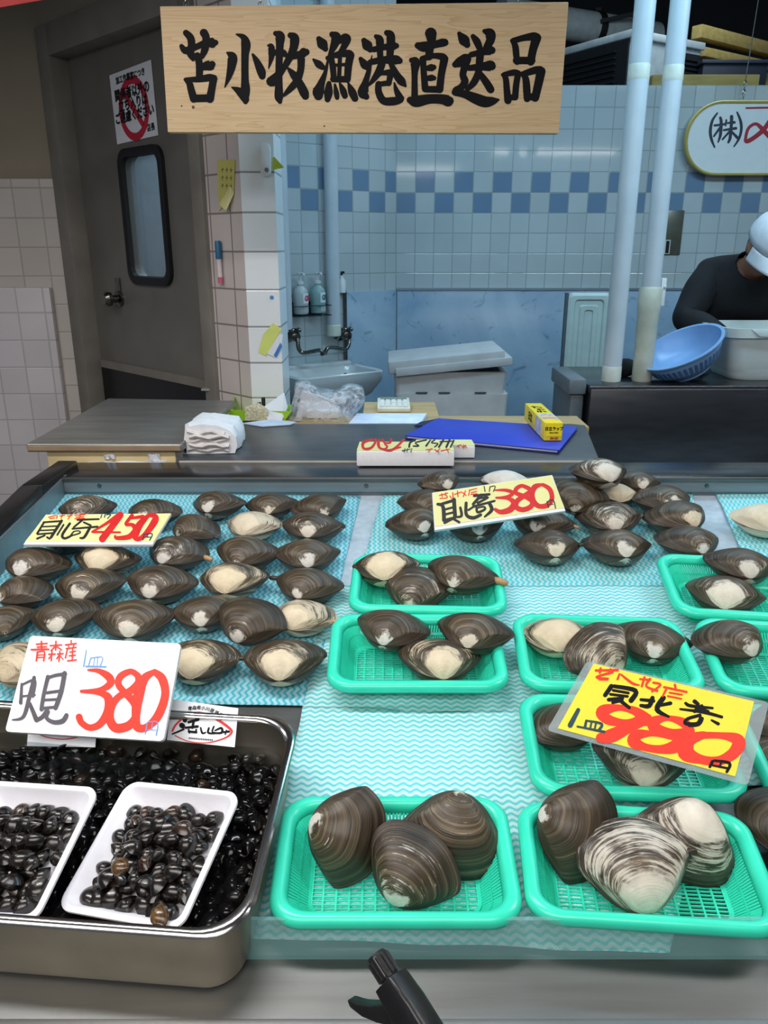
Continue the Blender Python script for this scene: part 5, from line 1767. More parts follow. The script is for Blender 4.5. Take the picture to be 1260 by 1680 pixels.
# ------------------------------------------------------------------ cloths on the deck
def cloth_mat(name, rot, base, stripe, lam=0.0165, gap=0.0098, amp=0.0022, soft=0.35):
    m, t, b = newmat(name)
    uv = t.n('ShaderNodeUVMap')
    sp_ = t.n('ShaderNodeSeparateXYZ')
    t.l(uv.outputs[0], sp_.inputs[0])
    u, v = (sp_.outputs[1], sp_.outputs[0]) if rot else (sp_.outputs[0], sp_.outputs[1])
    wob = t.n('ShaderNodeTexNoise', i_Scale=14.0)
    t.l(uv.outputs[0], wob.inputs['Vector'])
    s = t.math('SINE', t.math('ADD', t.math('MULTIPLY', u, 2 * math.pi / lam), t.math('MULTIPLY', wob.outputs[0], 3.0)))
    p = t.math('ADD', t.math('ADD', v, t.math('MULTIPLY', s, amp)), t.math('MULTIPLY', wob.outputs[0], 0.004))
    f = t.math('ADD', t.math('MULTIPLY', t.math('SINE', t.math('MULTIPLY', p, 2 * math.pi / gap)), 0.5), 0.5)
    k = t.n('ShaderNodeMapRange', interpolation_type='SMOOTHSTEP', i_1=0.5 - soft / 2, i_2=0.5 + soft)
    t.l(f, k.inputs[0])
    col = t.mix(k.outputs[0], base, stripe)
    d1 = t.math('SINE', t.math('MULTIPLY', u, 2 * math.pi / 0.0034))
    d2 = t.math('SINE', t.math('MULTIPLY', v, 2 * math.pi / 0.0034))
    dots = t.math('GREATER_THAN', t.math('MULTIPLY', d1, d2), 0.55)
    dk_ = tuple(c * 0.72 for c in stripe)
    col = t.mix(t.math('MULTIPLY', dots, 0.45), col, dk_)
    nz_ = t.n('ShaderNodeTexNoise', i_Scale=7.0)
    t.l(uv.outputs[0], nz_.inputs['Vector'])
    col = t.mix(0.5, col, t.mix(1.0, col, t.ramp(nz_.outputs[0], [(0.3, 0.86), (0.7, 1.04)]), 'MULTIPLY'))
    t.l(col, b.inputs['Base Color'])
    b.inputs['Roughness'].default_value = 0.75
    bp_ = t.n('ShaderNodeBump', i_Strength=0.35, i_Distance=0.002)
    t.l(t.math('ADD', f, t.math('MULTIPLY', t.math('MULTIPLY', d1, d2), 0.4)), bp_.inputs['Height'])
    t.l(bp_.outputs[0], b.inputs['Normal'])
    return m


def cloth(name, label, px, m, h0, seed, res=44, amp=0.0022, edge=0.004, group='wavy striped display cloths'):
    """px: four photo corners TL, TR, BR, BL on the deck"""
    q = [deck_uv(ondeck(x, y, h0)) for x, y in px]
    me = bpy.data.meshes.new(name)
    c = [sum(p[i] for p in q) / 4 for i in (0, 1)]
    org = deck(c[0], c[1], h0)
    vs, uvs = [], []
    for j in range(res + 1):
        for i in range(res + 1):
            s, t_ = i / res, j / res
            a = [q[3][k] * (1 - s) * (1 - t_) + q[2][k] * s * (1 - t_) + q[1][k] * s * t_ + q[0][k] * (1 - s) * t_ for k in (0, 1)]
            w = mnoise.noise(Vector((a[0] * 9, a[1] * 9, seed))) * amp + mnoise.noise(Vector((a[0] * 26, a[1] * 26, seed + 5))) * amp * 0.35
            e = min(s, 1 - s, t_, 1 - t_)
            ex = mnoise.noise(Vector((a[0] * 14, a[1] * 14, seed + 9))) * edge * max(0, 1 - e * 6)
            a = [a[0] + ex, a[1] + ex * 0.6]
            vs.append(deck(a[0], a[1], h0 + amp + w) - org)
            uvs.append((a[0], a[1]))
    fs = [(j * (res + 1) + i, j * (res + 1) + i + 1, (j + 1) * (res + 1) + i + 1, (j + 1) * (res + 1) + i) for j in range(res) for i in range(res)]
    me.from_pydata([tuple(v) for v in vs], [], fs)
    ul = me.uv_layers.new(name='UVMap')
    for lp in me.loops:
        ul.data[lp.index].uv = uvs[lp.vertex_index]
    o = link(name, me, m, None, 'all')
    o.location = org
    o.modifiers.new('thick', 'SOLIDIFY').thickness = 0.0008
    tag(o, label, 'cloth', group)
    return o


CW, CT = lin((198,236,238)), lin((70, 196, 206))
m_c1 = cloth_mat('turquoise wave cloth lengthwise', True, lin((168, 220, 232)), lin((76, 184, 206)))
m_c2 = cloth_mat('turquoise wave cloth lengthwise pale', True, lin((184, 230, 235)), lin((86, 204, 214)))
m_c3 = cloth_mat('turquoise wave cloth crosswise', False, lin((208, 238, 242)), lin((102, 211, 218)))
tag(cloth('plastic_film', 'cloudy plastic film under the cloths, showing between them at the back', ((120, 806), (1300, 806), (1500, 1120), (-60, 1120)),
          mat('cloudy film', (176, 192, 204), 0.3, 0, 0.12, 60, 0.3, 90), 0.0005, 1, 30, 0.0006, group=None), None, 'film')
cloth('display_cloth', 'turquoise wave cloth at left, under the 450 card clams', ((82, 803), (592, 815), (508, 1160), (-130, 1150)), m_c1, 0.0025, 2)
cloth('display_cloth', 'turquoise wave cloth under the heaped clams of the yellow 380 card', ((628, 814), (1135, 812), (1190, 985), (575, 985)), m_c2, 0.0030, 3)
cloth('display_cloth', 'narrow wave cloth under the pale shell at the right edge', ((1172, 806), (1420, 806), (1500, 985), (1252, 985)), m_c2, 0.0036, 4)
cloth('display_cloth', 'largest wave cloth, its crosswise waves under the green baskets', ((536, 962), (1330, 962), (1500, 1290), (474, 1290)), m_c3, 0.0042, 6)
cloth('display_cloth', 'front wave cloth whose hem shows below the front baskets', ((496, 1160), (1180, 1180), (1097, 1566), (413, 1540)), m_c3, 0.0054, 8)
# ------------------------------------------------------------------ surf clams
OUT = [(0, 0), (-.15, .025), (-.33, .13), (-.49, .31), (-.60, .49), (-.62, .62), (-.53, .80), (-.31, .95), (0, 1.0), (.33, .94), (.55, .78), (.655, .60), (.63, .49), (.50, .31), (.33, .13), (.15, .025), (0, 0)]


def valve_geo(sign, seed, ns=22, nt=5, om=80, p=1.2, wob=0.012):
    q = smoothed([(x, y, 0) for x, y in OUT], nt)
    n = len(q)
    rr = random.Random(seed)
    L = 1 / 1.275
    ph = [rr.random() * 6 for _ in range(6)]
    vs, uv, fs = [], [], []
    for i in range(ns + 1):
        s = 0.02 + 0.98 * (i / ns)
        for j, (x, y, _) in enumerate(q):
            k = 1 + wob * math.sin(3 * j / n * 6.28 + ph[0]) + wob * 0.6 * math.sin(7 * j / n * 6.28 + ph[1])
            a = math.radians(om) * (1 - s) ** p
            rid = 0.010 * s * (abs(math.sin(s * 13 + ph[2])) ** 0.6) + 0.006 * s * math.sin(s * 29 + ph[3])
            a += rid * (1 - s) ** 0.2 * (1 if 0.05 < s < 0.99 else 0)
            r = s * k
            X, Y, Z = x * r, y * r * math.cos(a), y * r * math.sin(a)
            edge = 4 * (0.5 - abs(j / (n - 1) - 0.5)) ** 1.0
            Z += 0.05 * s * math.sin(math.pi * min(1, s)) * max(0, 1 - abs(x) * 1.2) * (1 if y > 0.02 else 0.3)
            vs.append((X * L, (Y - 0.46) * L, sign * (Z * L + 0.002)))
            uv.append((j / (n - 1), s))
    for i in range(ns):
        for j in range(n - 1):
            a = i * n + j
            f = (a, a + 1, a + n + 1, a + n)
            fs.append(f if sign < 0 else tuple(reversed(f)))
    fs.append(tuple(range(n)) if sign > 0 else tuple(reversed(range(n))))
    return vs, uv, fs


def geo_mesh(name, geos, m):
    me = bpy.data.meshes.new(name)
    vs, uvs, fs = [], [], []
    for v, u, f in geos:
        k = len(vs)
        vs += v
        uvs += u
        fs += [tuple(i + k for i in t_) for t_ in f]
    me.from_pydata(vs, [], fs)
    ul = me.uv_layers.new(name='UVMap')
    for lp in me.loops:
        ul.data[lp.index].uv = uvs[lp.vertex_index]
    for pl in me.polygons:
        pl.use_smooth = True
    me.materials.append(m)
    return me


def clam_mat(name, dark, mid, light, cream, chalk, rough, small=False):
    bstr = 0.08 if small else 0.5
    m, t, b = newmat(name)
    uv = t.n('ShaderNodeUVMap')
    sp_ = t.n('ShaderNodeSeparateXYZ')
    t.l(uv.outputs[0], sp_.inputs[0])
    th, s = sp_.outputs[0], sp_.outputs[1]
    at = lambda nm: t.n('ShaderNodeAttribute', attribute_type='OBJECT', attribute_name=nm).outputs['Fac']
    seed, pale, chk, wear = at('seed'), at('pale'), at('chalk'), at('wear')

    def noise(ax, ay, az, scale, detail=4.0, rough_=0.55):
        c = t.n('ShaderNodeCombineXYZ')
        t.l(t.math('MULTIPLY', th, ax), c.inputs[0])
        t.l(t.math('MULTIPLY', s, ay), c.inputs[1])
        t.l(t.math('ADD', t.math('MULTIPLY', seed, 31.7), az), c.inputs[2])
        n = t.n('ShaderNodeTexNoise', i_Scale=scale, i_Detail=detail, i_Roughness=rough_)
        t.l(c.outputs[0], n.inputs['Vector'])
        return n.outputs[0]
    rings = noise(0.9, 26, 0, 1.0, 6.0, 0.6)
    fine = noise(2.0, 90, 3, 1.0, 3.0)
    patch = noise(4.0, 3.2, 7, 1.6, 5.0, 0.6)
    streak = noise(7, 42, 11, 1.0, 5.0, 0.7)
    c1 = t.ramp(rings, [(0.30, dark), (0.52, mid), (0.70, light)])
    c1 = t.mix(0.45, c1, t.mix(1.0, c1, t.ramp(fine, [(0.35, 0.35), (0.65, 1.25)]), 'MULTIPLY'))
    c1 = t.mix(0.5, c1, t.mix(1.0, c1, t.ramp(patch, [(0.3, (0.62, 0.60, 0.62)), (0.7, (1.3, 1.24, 1.16))]), 'MULTIPLY'))
    c1 = t.mix(1.0, c1, t.ramp(s, [(0.0, (1.25, 1.22, 1.15)), (0.45, (1.12, 1.10, 1.06)), (0.8, (0.72, 0.70, 0.68)), (1.0, (0.45, 0.43, 0.42))]), 'MULTIPLY')
    # worn-off streaks along the growth lines
    wthr = t.math('SUBTRACT', 0.775, t.math('MULTIPLY', wear, 0.34))
    wthr = t.math('ADD', wthr, t.math('MULTIPLY', s, 0.10))
    wm = t.math('MULTIPLY', t.math('SUBTRACT', t.math('ADD', t.math('MULTIPLY', streak, 0.6), t.math('MULTIPLY', patch, 0.4)), t.math('SUBTRACT', wthr, 0.10)), 14.0)
    wmc = t.n('ShaderNodeClamp')
    t.l(wm, wmc.inputs[0])
    pcol = t.mix(chk, cream, chalk)
    pvar = t.mix(0.5, pcol, t.mix(1.0, pcol, t.ramp(patch, [(0.3, (0.66, 0.62, 0.58)), (0.68, (1.08, 1.08, 1.08))]), 'MULTIPLY'))
    c2 = t.mix(t.math('MULTIPLY', wmc.outputs[0], 0.75), c1, pvar)
    # pale patch round the beak
    sd = t.math('ADD', s, t.math('MULTIPLY', t.math('SUBTRACT', patch, 0.5), 0.52))
    sd = t.math('ADD', sd, t.math('MULTIPLY', t.math('SUBTRACT', streak, 0.5), 0.16))
    pm = t.math('MULTIPLY', t.math('SUBTRACT', pale, sd), 15.0)
    pmc = t.n('ShaderNodeClamp')
    t.l(pm, pmc.inputs[0])
    c3 = t.mix(pmc.outputs[0], c2, pvar)
    t.l(c3, b.inputs['Base Color'])
    rv = t.n('ShaderNodeMapRange', i_3=rough, i_4=rough + 0.22)
    t.l(pmc.outputs[0], rv.inputs[0])
    t.l(rv.outputs[0], b.inputs['Roughness'])
    b.inputs['Specular IOR Level'].default_value = 0.5
    bp_ = t.n('ShaderNodeBump', i_Strength=bstr, i_Distance=0.0016)
    if small:
        b.inputs['Coat Weight'].default_value = 0.35
        b.inputs['Coat Roughness'].default_value = 0.04
    t.l(t.math('ADD', t.math('ADD', t.math('MULTIPLY', rings, 1.2), t.math('MULTIPLY', fine, 0.5)), t.math('MULTIPLY', pmc.outputs[0], 0.25)), bp_.inputs['Height'])
    t.l(bp_.outputs[0], b.inputs['Normal'])
    return m


m_clam = clam_mat('surf clam shell', lin((38, 31, 24)), lin((76, 65, 50)), lin((126, 112, 90)), lin((222, 205, 170)), lin((222, 220, 214)), 0.36)
UPV = [geo_mesh('upper_valve', [valve_geo(1, 10 + i)], m_clam) for i in range(5)]
LOV = [geo_mesh('lower_valve', [valve_geo(-1, 10 + i)], m_clam) for i in range(5)]
UPC = [[Vector(v.co) for v in me.vertices][::3] for me in UPV]
LOC = [[Vector(v.co) for v in me.vertices][::3] for me in LOV]
sm_ = MB().tube([(0, 0, 0), (0.05, 0, 0.0), (0.10, 0, -0.004), (0.135, 0, -0.01), (0.15, 0, -0.012)], [0.036, 0.04, 0.036, 0.03, 0.014], 10)
m_sip = [mat('tan siphon', (176, 140, 98), 0.35, 0, 0.15, 60), mat('dark siphon', (52, 42, 36), 0.4, 0, 0.2, 60)]
SIP = []
for m_ in m_sip:
    me = bpy.data.meshes.new('siphon')
    me.from_pydata([tuple(v) for v in sm_.v], [], sm_.f)
    for pl in me.polygons:
        pl.use_smooth = True
    me.materials.append(m_)
    SIP.append(me)
crnd = random.Random(77)


def clam(px, py, w, ang, tau, pale, chalk, wear, label, group, h=0.007, sip=None, flip=0):
    k = crnd.randrange(5)
    if flip:
        k = crnd.randrange(5)
    R = Matrix((EX, EY, EN)).transposed().to_4x4() @ Matrix.Rotation(math.radians(tau - 10 if tau <= 14 else tau), 4, 'X') @ Matrix.Rotation(math.radians(ang + 90), 4, 'Z') @ Matrix.Rotation(math.radians(crnd.uniform(-4, 4)), 4, 'Y')
    R3 = R.to_3x3()
    mo = min(EN.dot(R3 @ v) for v in UPC[k] + LOC[k])
    d = ray(px, py)
    Ds = D0 + EN * h
    t_ = -EN.dot(CAM - Ds) / (EN.dot(d) + w / F * mo)
    pos = CAM + d * t_
    sc = w / F * t_
    o = bpy.data.objects.new('surf_clam', None)
    COL.objects.link(o)
    o.empty_display_size = 0.3
    o.matrix_world = Matrix.Translation(pos) @ R @ Matrix.Scale(sc * crnd.choice((1, 1)), 4)
    tag(o, label, 'clam', group)
    sd = crnd.random()
    for me, nm, kk in ((UPV[k], 'upper_valve', 1.0), (LOV[k], 'lower_valve', 0.62)):
        c = bpy.data.objects.new(nm, me)
        COL.objects.link(c)
        c.parent = o
        pl_ = pale if pale > 0.42 else pale * 0.8
        c['pale'] = float(pl_ * kk)
        c['chalk'] = float(chalk)
        c['wear'] = float(wear)
        c['seed'] = float(sd + (0 if kk == 1 else 0.37))
    if sip is not None:
        c = bpy.data.objects.new('siphon', SIP[sip[1]])
        COL.objects.link(c)
        c.parent = o
        sx = sip[0]
        c.location = (0.455 * sx, 0.06, 0.01)
        c.rotation_euler = (0, 0, 0 if sx > 0 else math.pi)
        c.scale = (sip[2],) * 3
        if sip[1] == 0:
            c['label'] = 'tan siphon tip poking out'
    return o


GL = 'surf clams on the left turquoise cloth'
LEFT = [
    # px, py, w, beak angle, tilt, pale, chalk, wear, label
    (140, 836, 96, -90, 8, .14, .6, .55, 'surf clam directly behind the left half of the 450 card'),
    (250, 842, 96, -105, 8, .30, .8, .35, 'surf clam with pale left flank behind the right end of the 450 card'),
    (355, 828, 94, -105, 6, .30, .9, .4, 'surf clam with chalk-white beak, third from left in the backmost row'),
    (444, 830, 88, -88, 8, .24, .6, .3, 'surf clam fourth from left in the backmost row, small grey beak'),
    (524, 833, 96, -68, 8, .22, .8, .1, 'brown surf clam at right end of the backmost row, tilted down to the right'),
    (318, 868, 94, -130, 8, .18, .8, .2, 'plain dark surf clam just right of the 450 card'),
    (413, 863, 98, -108, 8, .52, .3, .9, 'surf clam blotched cream all over, second row from the back of left cloth'),
    (511, 866, 106, -95, 6, .32, .7, .5, 'grey surf clam at right end of the second row from the back'),
    (108, 884, 92, -90, 4, .1, .5, .2, 'dark surf clam mostly hidden beneath the 450 card'),
    (56, 926, 114, -103, 6, .33, 1.0, .4, 'surf clam with chalky white patch, nearest the left wall below the 450 card'),
    (172, 919, 110, -92, 6, .50, .15, .6, 'surf clam with large cream patch below the middle of the 450 card'),
    (288, 907, 110, -112, 8, .30, 1.0, .5, 'surf clam with white beak and tan siphon at its right end'),
    (403, 908, 112, -103, 8, .20, .9, .2, 'brown surf clam right of the one with the tan siphon'),
    (503, 912, 110, -82, 8, .30, 1.0, .4, 'surf clam with bright white wedge at right end of third row'),
    (36, 972, 106, -130, 8, .22, .9, .3, 'surf clam cut by left frame edge, white beak low, above the patchless one'),
    (144, 962, 118, -90, 10, .32, .7, .4, 'brown-grey surf clam behind the left one of the pair above the white 380 card'),
    (261, 958, 120, -98, 10, .32, .8, .4, 'wide surf clam with grey-white beak in the middle of the left cloth'),
    (380, 952, 118, -95, 8, .50, .1, .7, 'surf clam with big cream shield, centre-right of left cloth'),
    (503, 961, 116, -105, 8, .26, .9, .2, 'dark surf clam with white wedge and nub on its left, right edge of left cloth'),
    (4, 1022, 104, -60, 10, .05, .5, .2, 'plain brown surf clam cut off by the left frame edge, no pale beak'),
    (104, 1012, 114, -86, 12, .36, .7, .4, 'surf clam just above the top left part of the white 380 card'),
    (218, 1018, 132, -82, 10, .36, .7, .4, 'broad surf clam right above the middle of the white 380 card'),
    (334, 1006, 112, -84, 8, .30, .8, .3, 'dark surf clam tucked behind the tilted one near the white 380 card'),
    (496, 1013, 112, -115, 8, .48, .2, .9, 'cream-flanked surf clam with tan siphon, right edge of left cloth'),
    (408, 1021, 120, -112, 18, .33, .9, .4, 'tilted surf clam overlapping its neighbours above the frontmost right pair'),
    (40, 1090, 132, -110, 10, .30, .1, .9, 'tan streaked surf clam sticking out left of the white 380 card'),
    (326, 1084, 132, -95, 10, .52, .15, .6, 'cream-shielded surf clam peeking out right of the white 380 card'),
    (464, 1085, 138, -90, 10, .48, .2, .6, 'frontmost right surf clam on the left cloth, round cream patch'),
]
SIPS = {11: (1, 0, 1.0), 12: None, 5: (1, 1, .8), 18: (-1, 1, .9), 23: (1, 0, .9), 27: (-1, 1, .7), 22: (-1, 1, .5)}
for i, c in enumerate(LEFT):
    clam(*c, GL, sip=SIPS.get(i), h=0.0065 if i != 24 else 0.02)

GH = 'surf clams heaped at the back right'
HEAP = [
    (684, 858, 104, -72, 8, .30, .9, .3, 'surf clam at the front left corner of the heap by the yellow 380 card', .007, None),
    (700, 826, 98, -80, 10, .14, .5, .2, 'plain surf clam wedged behind the left end of the yellow 380 card', .024, None),
    (722, 792, 76, -62, 10, .34, .6, .5, 'small surf clam on top at the left end of the heap, pale right tip', .058, None),
    (780, 862, 100, -84, 8, .30, .9, .3, 'dark surf clam under the middle of the yellow 380 card', .007, None),
    (828, 792, 84, -90, 10, .9, .9, .5, 'pale grey surf clam peeping over the yellow 380 card', .030, None),
    (886, 856, 112, -112, 8, .24, .9, .2, 'dark surf clam with brown siphon under the right end of yellow 380 card', .012, (1, 0, .7)),
    (900, 897, 114, -84, 4, .34, .4, .4, 'surf clam at the front of the heap, below the siphon one', .007, (1, 1, .8)),
    (946, 815, 102, -108, 18, .20, .7, .2, 'ringed brown surf clam right of the yellow 380 card', .030, None),
    (1010, 812, 80, -90, 8, .8, .1, .3, 'cream surf clam showing through the gap in the heap under the topmost one', .016, None),
    (1046, 792, 78, -90, 6, .3, .7, .4, 'small surf clam behind the topmost one at its right', .030, None),
    (985, 776, 100, -76, 10, .46, .7, .6, 'topmost surf clam of the heap, white right half', .072, None),
    (1088, 821, 104, -78, 8, .34, .8, .4, 'surf clam at the right shoulder of the heap, grey-white beak', .010, None),
    (1000, 851, 112, -90, 10, .36, .7, .6, 'surf clam with mottled white centre in the middle of the heap front', .007, None),
    (1112, 849, 114, -66, 6, .40, .2, .4, 'low surf clam with cream right side, right side of the heap', .007, None),
    (1013, 897, 118, -86, 4, .34, .8, .3, 'dark surf clam frontmost in the heap, standing alone above the bare cloth', .007, (-1, 1, .5)),
    (1131, 890, 112, -78, 8, .28, 1.0, .4, 'surf clam with white beak just behind the right rear basket', .007, None),
]
for (x, y, w, a, tau, p, ck, we, lab, h, sp__) in HEAP:
    clam(x, y, w, a, tau, p, ck, we, lab, GH, h, sp__)
clam(1254, 853, 106, -96, 12, 1.6, .25, .2, 'whole pale cream clam shell alone at the right edge', None, .007, None)

# ------------------------------------------------------------------ green plastic baskets
BW, BD, BH = 0.265, 0.185, 0.045


def resample(pts, n):
    P = [Vector((x, y, 0)) for x, y in pts]
    P.append(P[0])
    seg = [(P[i + 1] - P[i]).length for i in range(len(P) - 1)]
    T = sum(seg)
    out, i, acc = [], 0, 0.0
    for k in range(n):
        d = T * k / n
        while acc + seg[i] < d:
            acc += seg[i]
            i += 1
        out.append(P[i].lerp(P[i + 1], (d - acc) / seg[i] if seg[i] else 0))
    return out


def basket_meshes():
    rl = lambda ins, z: [Vector((x, y, z)) for x, y in rrect(BW - 2 * ins, BD - 2 * ins, 0.036 - ins * 0.55, 8)]
    rim = MB()
    prof = [(0.004, .030), (0.0, .033), (0.0, .040), (.0035, .0445), (.009, .0458), (.0145, .0440), (.0175, .038), (.019, .030), (.016, .030), (.013, .038), (.006, .036)]
    loops = [rl(i, z) for i, z in prof]
    rim.loft(loops + [loops[0]], False, False)
    wall = MB()
    N = 168
    top = resample(rrect(BW - .036, BD - .036, .027, 8), N)
    bot = resample(rrect(BW - .074, BD - .074, .018, 8), N)
    for i in range(N):
        a, b_ = top[i] + Vector((0, 0, .032)), bot[i] + Vector((0, 0, .004))
        tg = (top[(i + 1) % N] - top[i - 1]).normalized()
        wall.bar(a, b_, 0.0016, 0.0026, (b_ - a).cross(tg).cross(b_ - a) if False else (b_ - a).normalized().cross(tg).cross((b_ - a).normalized()))
    for i0, z0, i1, z1 in ((.0375, .0035, .042, .0), (.0275, .0185, .0285, .0165)):
        A = [Vector((x, y, z0)) for x, y in rrect(BW - 2 * i0, BD - 2 * i0, .02, 8)]
        B = [Vector((x, y, z1)) for x, y in rrect(BW - 2 * i1, BD - 2 * i1, .018, 8)]
        up = Vector((0, 0, .003))
        wall.loft([A, [p + up for p in A], [p + up for p in B], B, A], False, False)
    # solid corner webs
    for sx in (-1, 1):
        for sy in (-1, 1):
            A, B = [], []
            for k in range(7):
                an = math.radians(8 + 74 * k / 6)
                A.append(Vector((sx * (BW / 2 - .018 - .027 + .0275 * math.cos(an)), sy * (BD / 2 - .018 - .027 + .0275 * math.sin(an)), .032)))
                B.append(Vector((sx * (BW / 2 - .037 - .018 + .0185 * math.cos(an)), sy * (BD / 2 - .037 - .018 + .0185 * math.sin(an)), .003)))
            off = Vector((-sx * .001, -sy * .001, 0))
            wall.loft([A, B, [p + off for p in B], [p + off for p in A], A], False, False, closed=False)
    base = MB()
    bw, bd = BW - .078, BD - .078
    n1 = int(bd / .0056)
    for k in range(n1 + 1):
        y = -bd / 2 + bd * k / n1
        base.box((-bw / 2, y - .0008, .001), (bw / 2, y + .0008, .0032))
    n2 = int(bw / .0142)
    for k in range(n2 + 1):
        x = -bw / 2 + bw * k / n2
        base.box((x - .0011, -bd / 2, .0006), (x + .0011, bd / 2, .0036))
    for a in (-1, 1):
        base.box((-bw / 2 - .003, a * bd / 2 - .003, 0), (bw / 2 + .003, a * bd / 2 + .003, .004))
        base.box((a * bw / 2 - .003, -bd / 2, 0), (a * bw / 2 + .003, bd / 2, .004))
    out = []
    for nm, mb_, sm in (('rim', rim, True), ('slatted_wall', wall, False), ('lattice_base', base, False)):
        me = bpy.data.meshes.new(nm)
        me.from_pydata([tuple(v) for v in mb_.v], [], mb_.f)
        bm = bmesh.new()
        bm.from_mesh(me)
        bmesh.ops.recalc_face_normals(bm, faces=bm.faces)
        bm.to_mesh(me)
        bm.free()
        if sm:
            for p in me.polygons:
                p.use_smooth = True
        me.materials.append(M['green'])
        out.append((nm, me))
    return out


BM_ = basket_meshes()


def basket(u, v, yaw, ds, label, h=0.0095, pitch=0.0, ws=1.0):
    o = bpy.data.objects.new('plastic_basket', None)
    COL.objects.link(o)
    o.empty_display_size = 0.1
    R = Matrix((EX, EY, EN)).transposed().to_4x4() @ Matrix.Rotation(math.radians(yaw), 4, 'Z') @ Matrix.Rotation(math.radians(pitch), 4, 'X')
    o.matrix_world = Matrix.Translation(deck(u, v, h)) @ R @ Matrix.Diagonal((ws, ds, 1, 1))
    tag(o, label, 'basket', 'green plastic clam baskets')
    for nm, me in BM_:
        c = bpy.data.objects.new(nm, me)
        COL.objects.link(c)
        c.parent = o
    return o


basket(0.012, -0.0445, 0, 0.90, 'front left green basket, three big clams leaning on end')
basket(0.2845, -0.0535, -4.0, 0.84, 'front basket at centre right, holding the mottled pale-topped clam')
basket(0.316, 0.129, -2.0, 0.98, 'green basket underneath the yellow 980 card')
basket(0.049, 0.326, 0, 0.98, 'green basket directly in front of the rearmost one at centre')
basket(0.075, 0.516, -2.0, 0.98, 'rearmost green basket at centre, siphon clam at its right')
basket(0.334, 0.322, -3.0, 0.98, 'green basket just behind the yellow 980 card')
basket(0.618, 0.502, -6.0, 1.04, 'rear green basket at the right edge, half in frame')
basket(0.618, 0.305, -6.0, 0.98, 'green basket at the right edge beside the one behind the 980 card')
basket(0.602, 0.105, -4.0, 0.98, 'green basket right of the 980 card, only a sliver in frame')
basket(0.568, -0.075, -4.0, 0.9, 'green basket at the front right corner, only its left rim in frame')

GB = 'surf clams in the green baskets'
BC = [
    (632, 932, 112, -92, 8, .60, .15, .6, 'cream-shielded clam at left of the rearmost centre basket', None),
    (755, 943, 122, -112, 8, .24, .8, .3, 'clam with long siphon at right of the rearmost centre basket', (1, 0, 1.25)),
    (682, 967, 116, -106, 20, .22, .6, .5, 'brown clam at front of the rearmost centre basket, tipped up to right', None),
    (641, 1033, 124, -108, 10, .30, 1.0, .2, 'brown clam with white beak, left in the second centre basket', None),
    (776, 1038, 128, -108, 8, .30, .5, .3, 'greyish clam at right in the second centre basket', None),
    (721, 1084, 138, -86, 8, .46, .2, .6, 'front clam of the second centre basket, cream oval patch', None),
    (912, 1045, 118, -92, 8, .68, .15, .8, 'cream clam at left in the basket behind the 980 card', None),
    (1068, 1053, 130, -102, 8, .28, 1.0, .2, 'brown clam with white beak at right in the basket behind the 980 card', None),
    (984, 1074, 122, -55, 30, .30, .4, .7, 'ring-lined clam just above the top edge of the 980 card', None),
    (1216, 928, 118, -94, 8, .36, .8, .5, 'back clam of the rear right basket', None),
    (1188, 976, 124, -112, 10, .50, .6, .5, 'grey-shielded clam at front of the rear right basket', None),
    (1200, 1052, 130, -66, 8, .32, .8, .4, 'big dark clam in the basket at the right edge, white beak lower right', None),
    (925, 1192, 134, -50, 6, .10, .8, .1, 'smooth dark clam under the left end of the 980 card', None),
    (1050, 1246, 158, -100, 14, .36, .6, .7, 'clam with grey-white beak below the middle of the 980 card', (1, 0, .5)),
    (1272, 1186, 120, -90, 10, .2, .8, .3, 'dark clam cut by the right frame edge beside the 980 card', None),
    (1280, 1246, 120, -110, 12, .3, .8, .3, 'lower dark clam at the right frame edge, front of its basket', None),
    (941, 1356, 168, 158, 46, .24, 1.0, .2, 'dark clam at left in the front centre-right basket, white beak at its left', None),
    (1130, 1372, 172, 62, 44, .56, .7, .7, 'clam mottled white at its upper right in the front basket', None),
    (1042, 1424, 190, -82, 30, .46, .7, .8, 'largest pale-beaked clam at the front of the centre-right basket', (1, 1, .8)),
    (563, 1366, 162, 162, 46, .28, 1.0, .3, 'grey clam at left in the front left basket, chipped white beak', None),
    (744, 1364, 176, 78, 46, .16, .4, .4, 'brown ringed clam at right in the front left basket, beak upward', None),
    (672, 1427, 164, -122, 40, .34, .9, .5, 'front clam of the front left basket, pale beak lower left', None),
    (1284, 1352, 150, -90, 20, .2, .8, .3, 'dark clam at the front right corner, cut by the frame edge', None),
]
for i, (x, y, w, a, tau, p, ck, we, lab, sp__) in enumerate(BC):
    clam(x, y, w, a, tau, p, ck, we, lab, GB, {0: .026, 1: .030, 3: .026, 4: .034, 6: .022, 8: .03, 9: .03, 11: .03}.get(i, .0135), sp__)

# ------------------------------------------------------------------ steel tray with small clams
PY = math.radians(-4.5)
PEX = EX * math.cos(PY) + EY * math.sin(PY)
PEY = -EX * math.sin(PY) + EY * math.cos(PY)
PW, PD, PH = 0.45, 0.304, 0.086
_fr = deck(-0.132, -0.169, 0)
PO = _fr - PEX * (PW / 2) + PEY * (PD / 2)
PP = lambda x, y, z: PO + PEX * x + PEY * y + EN * z


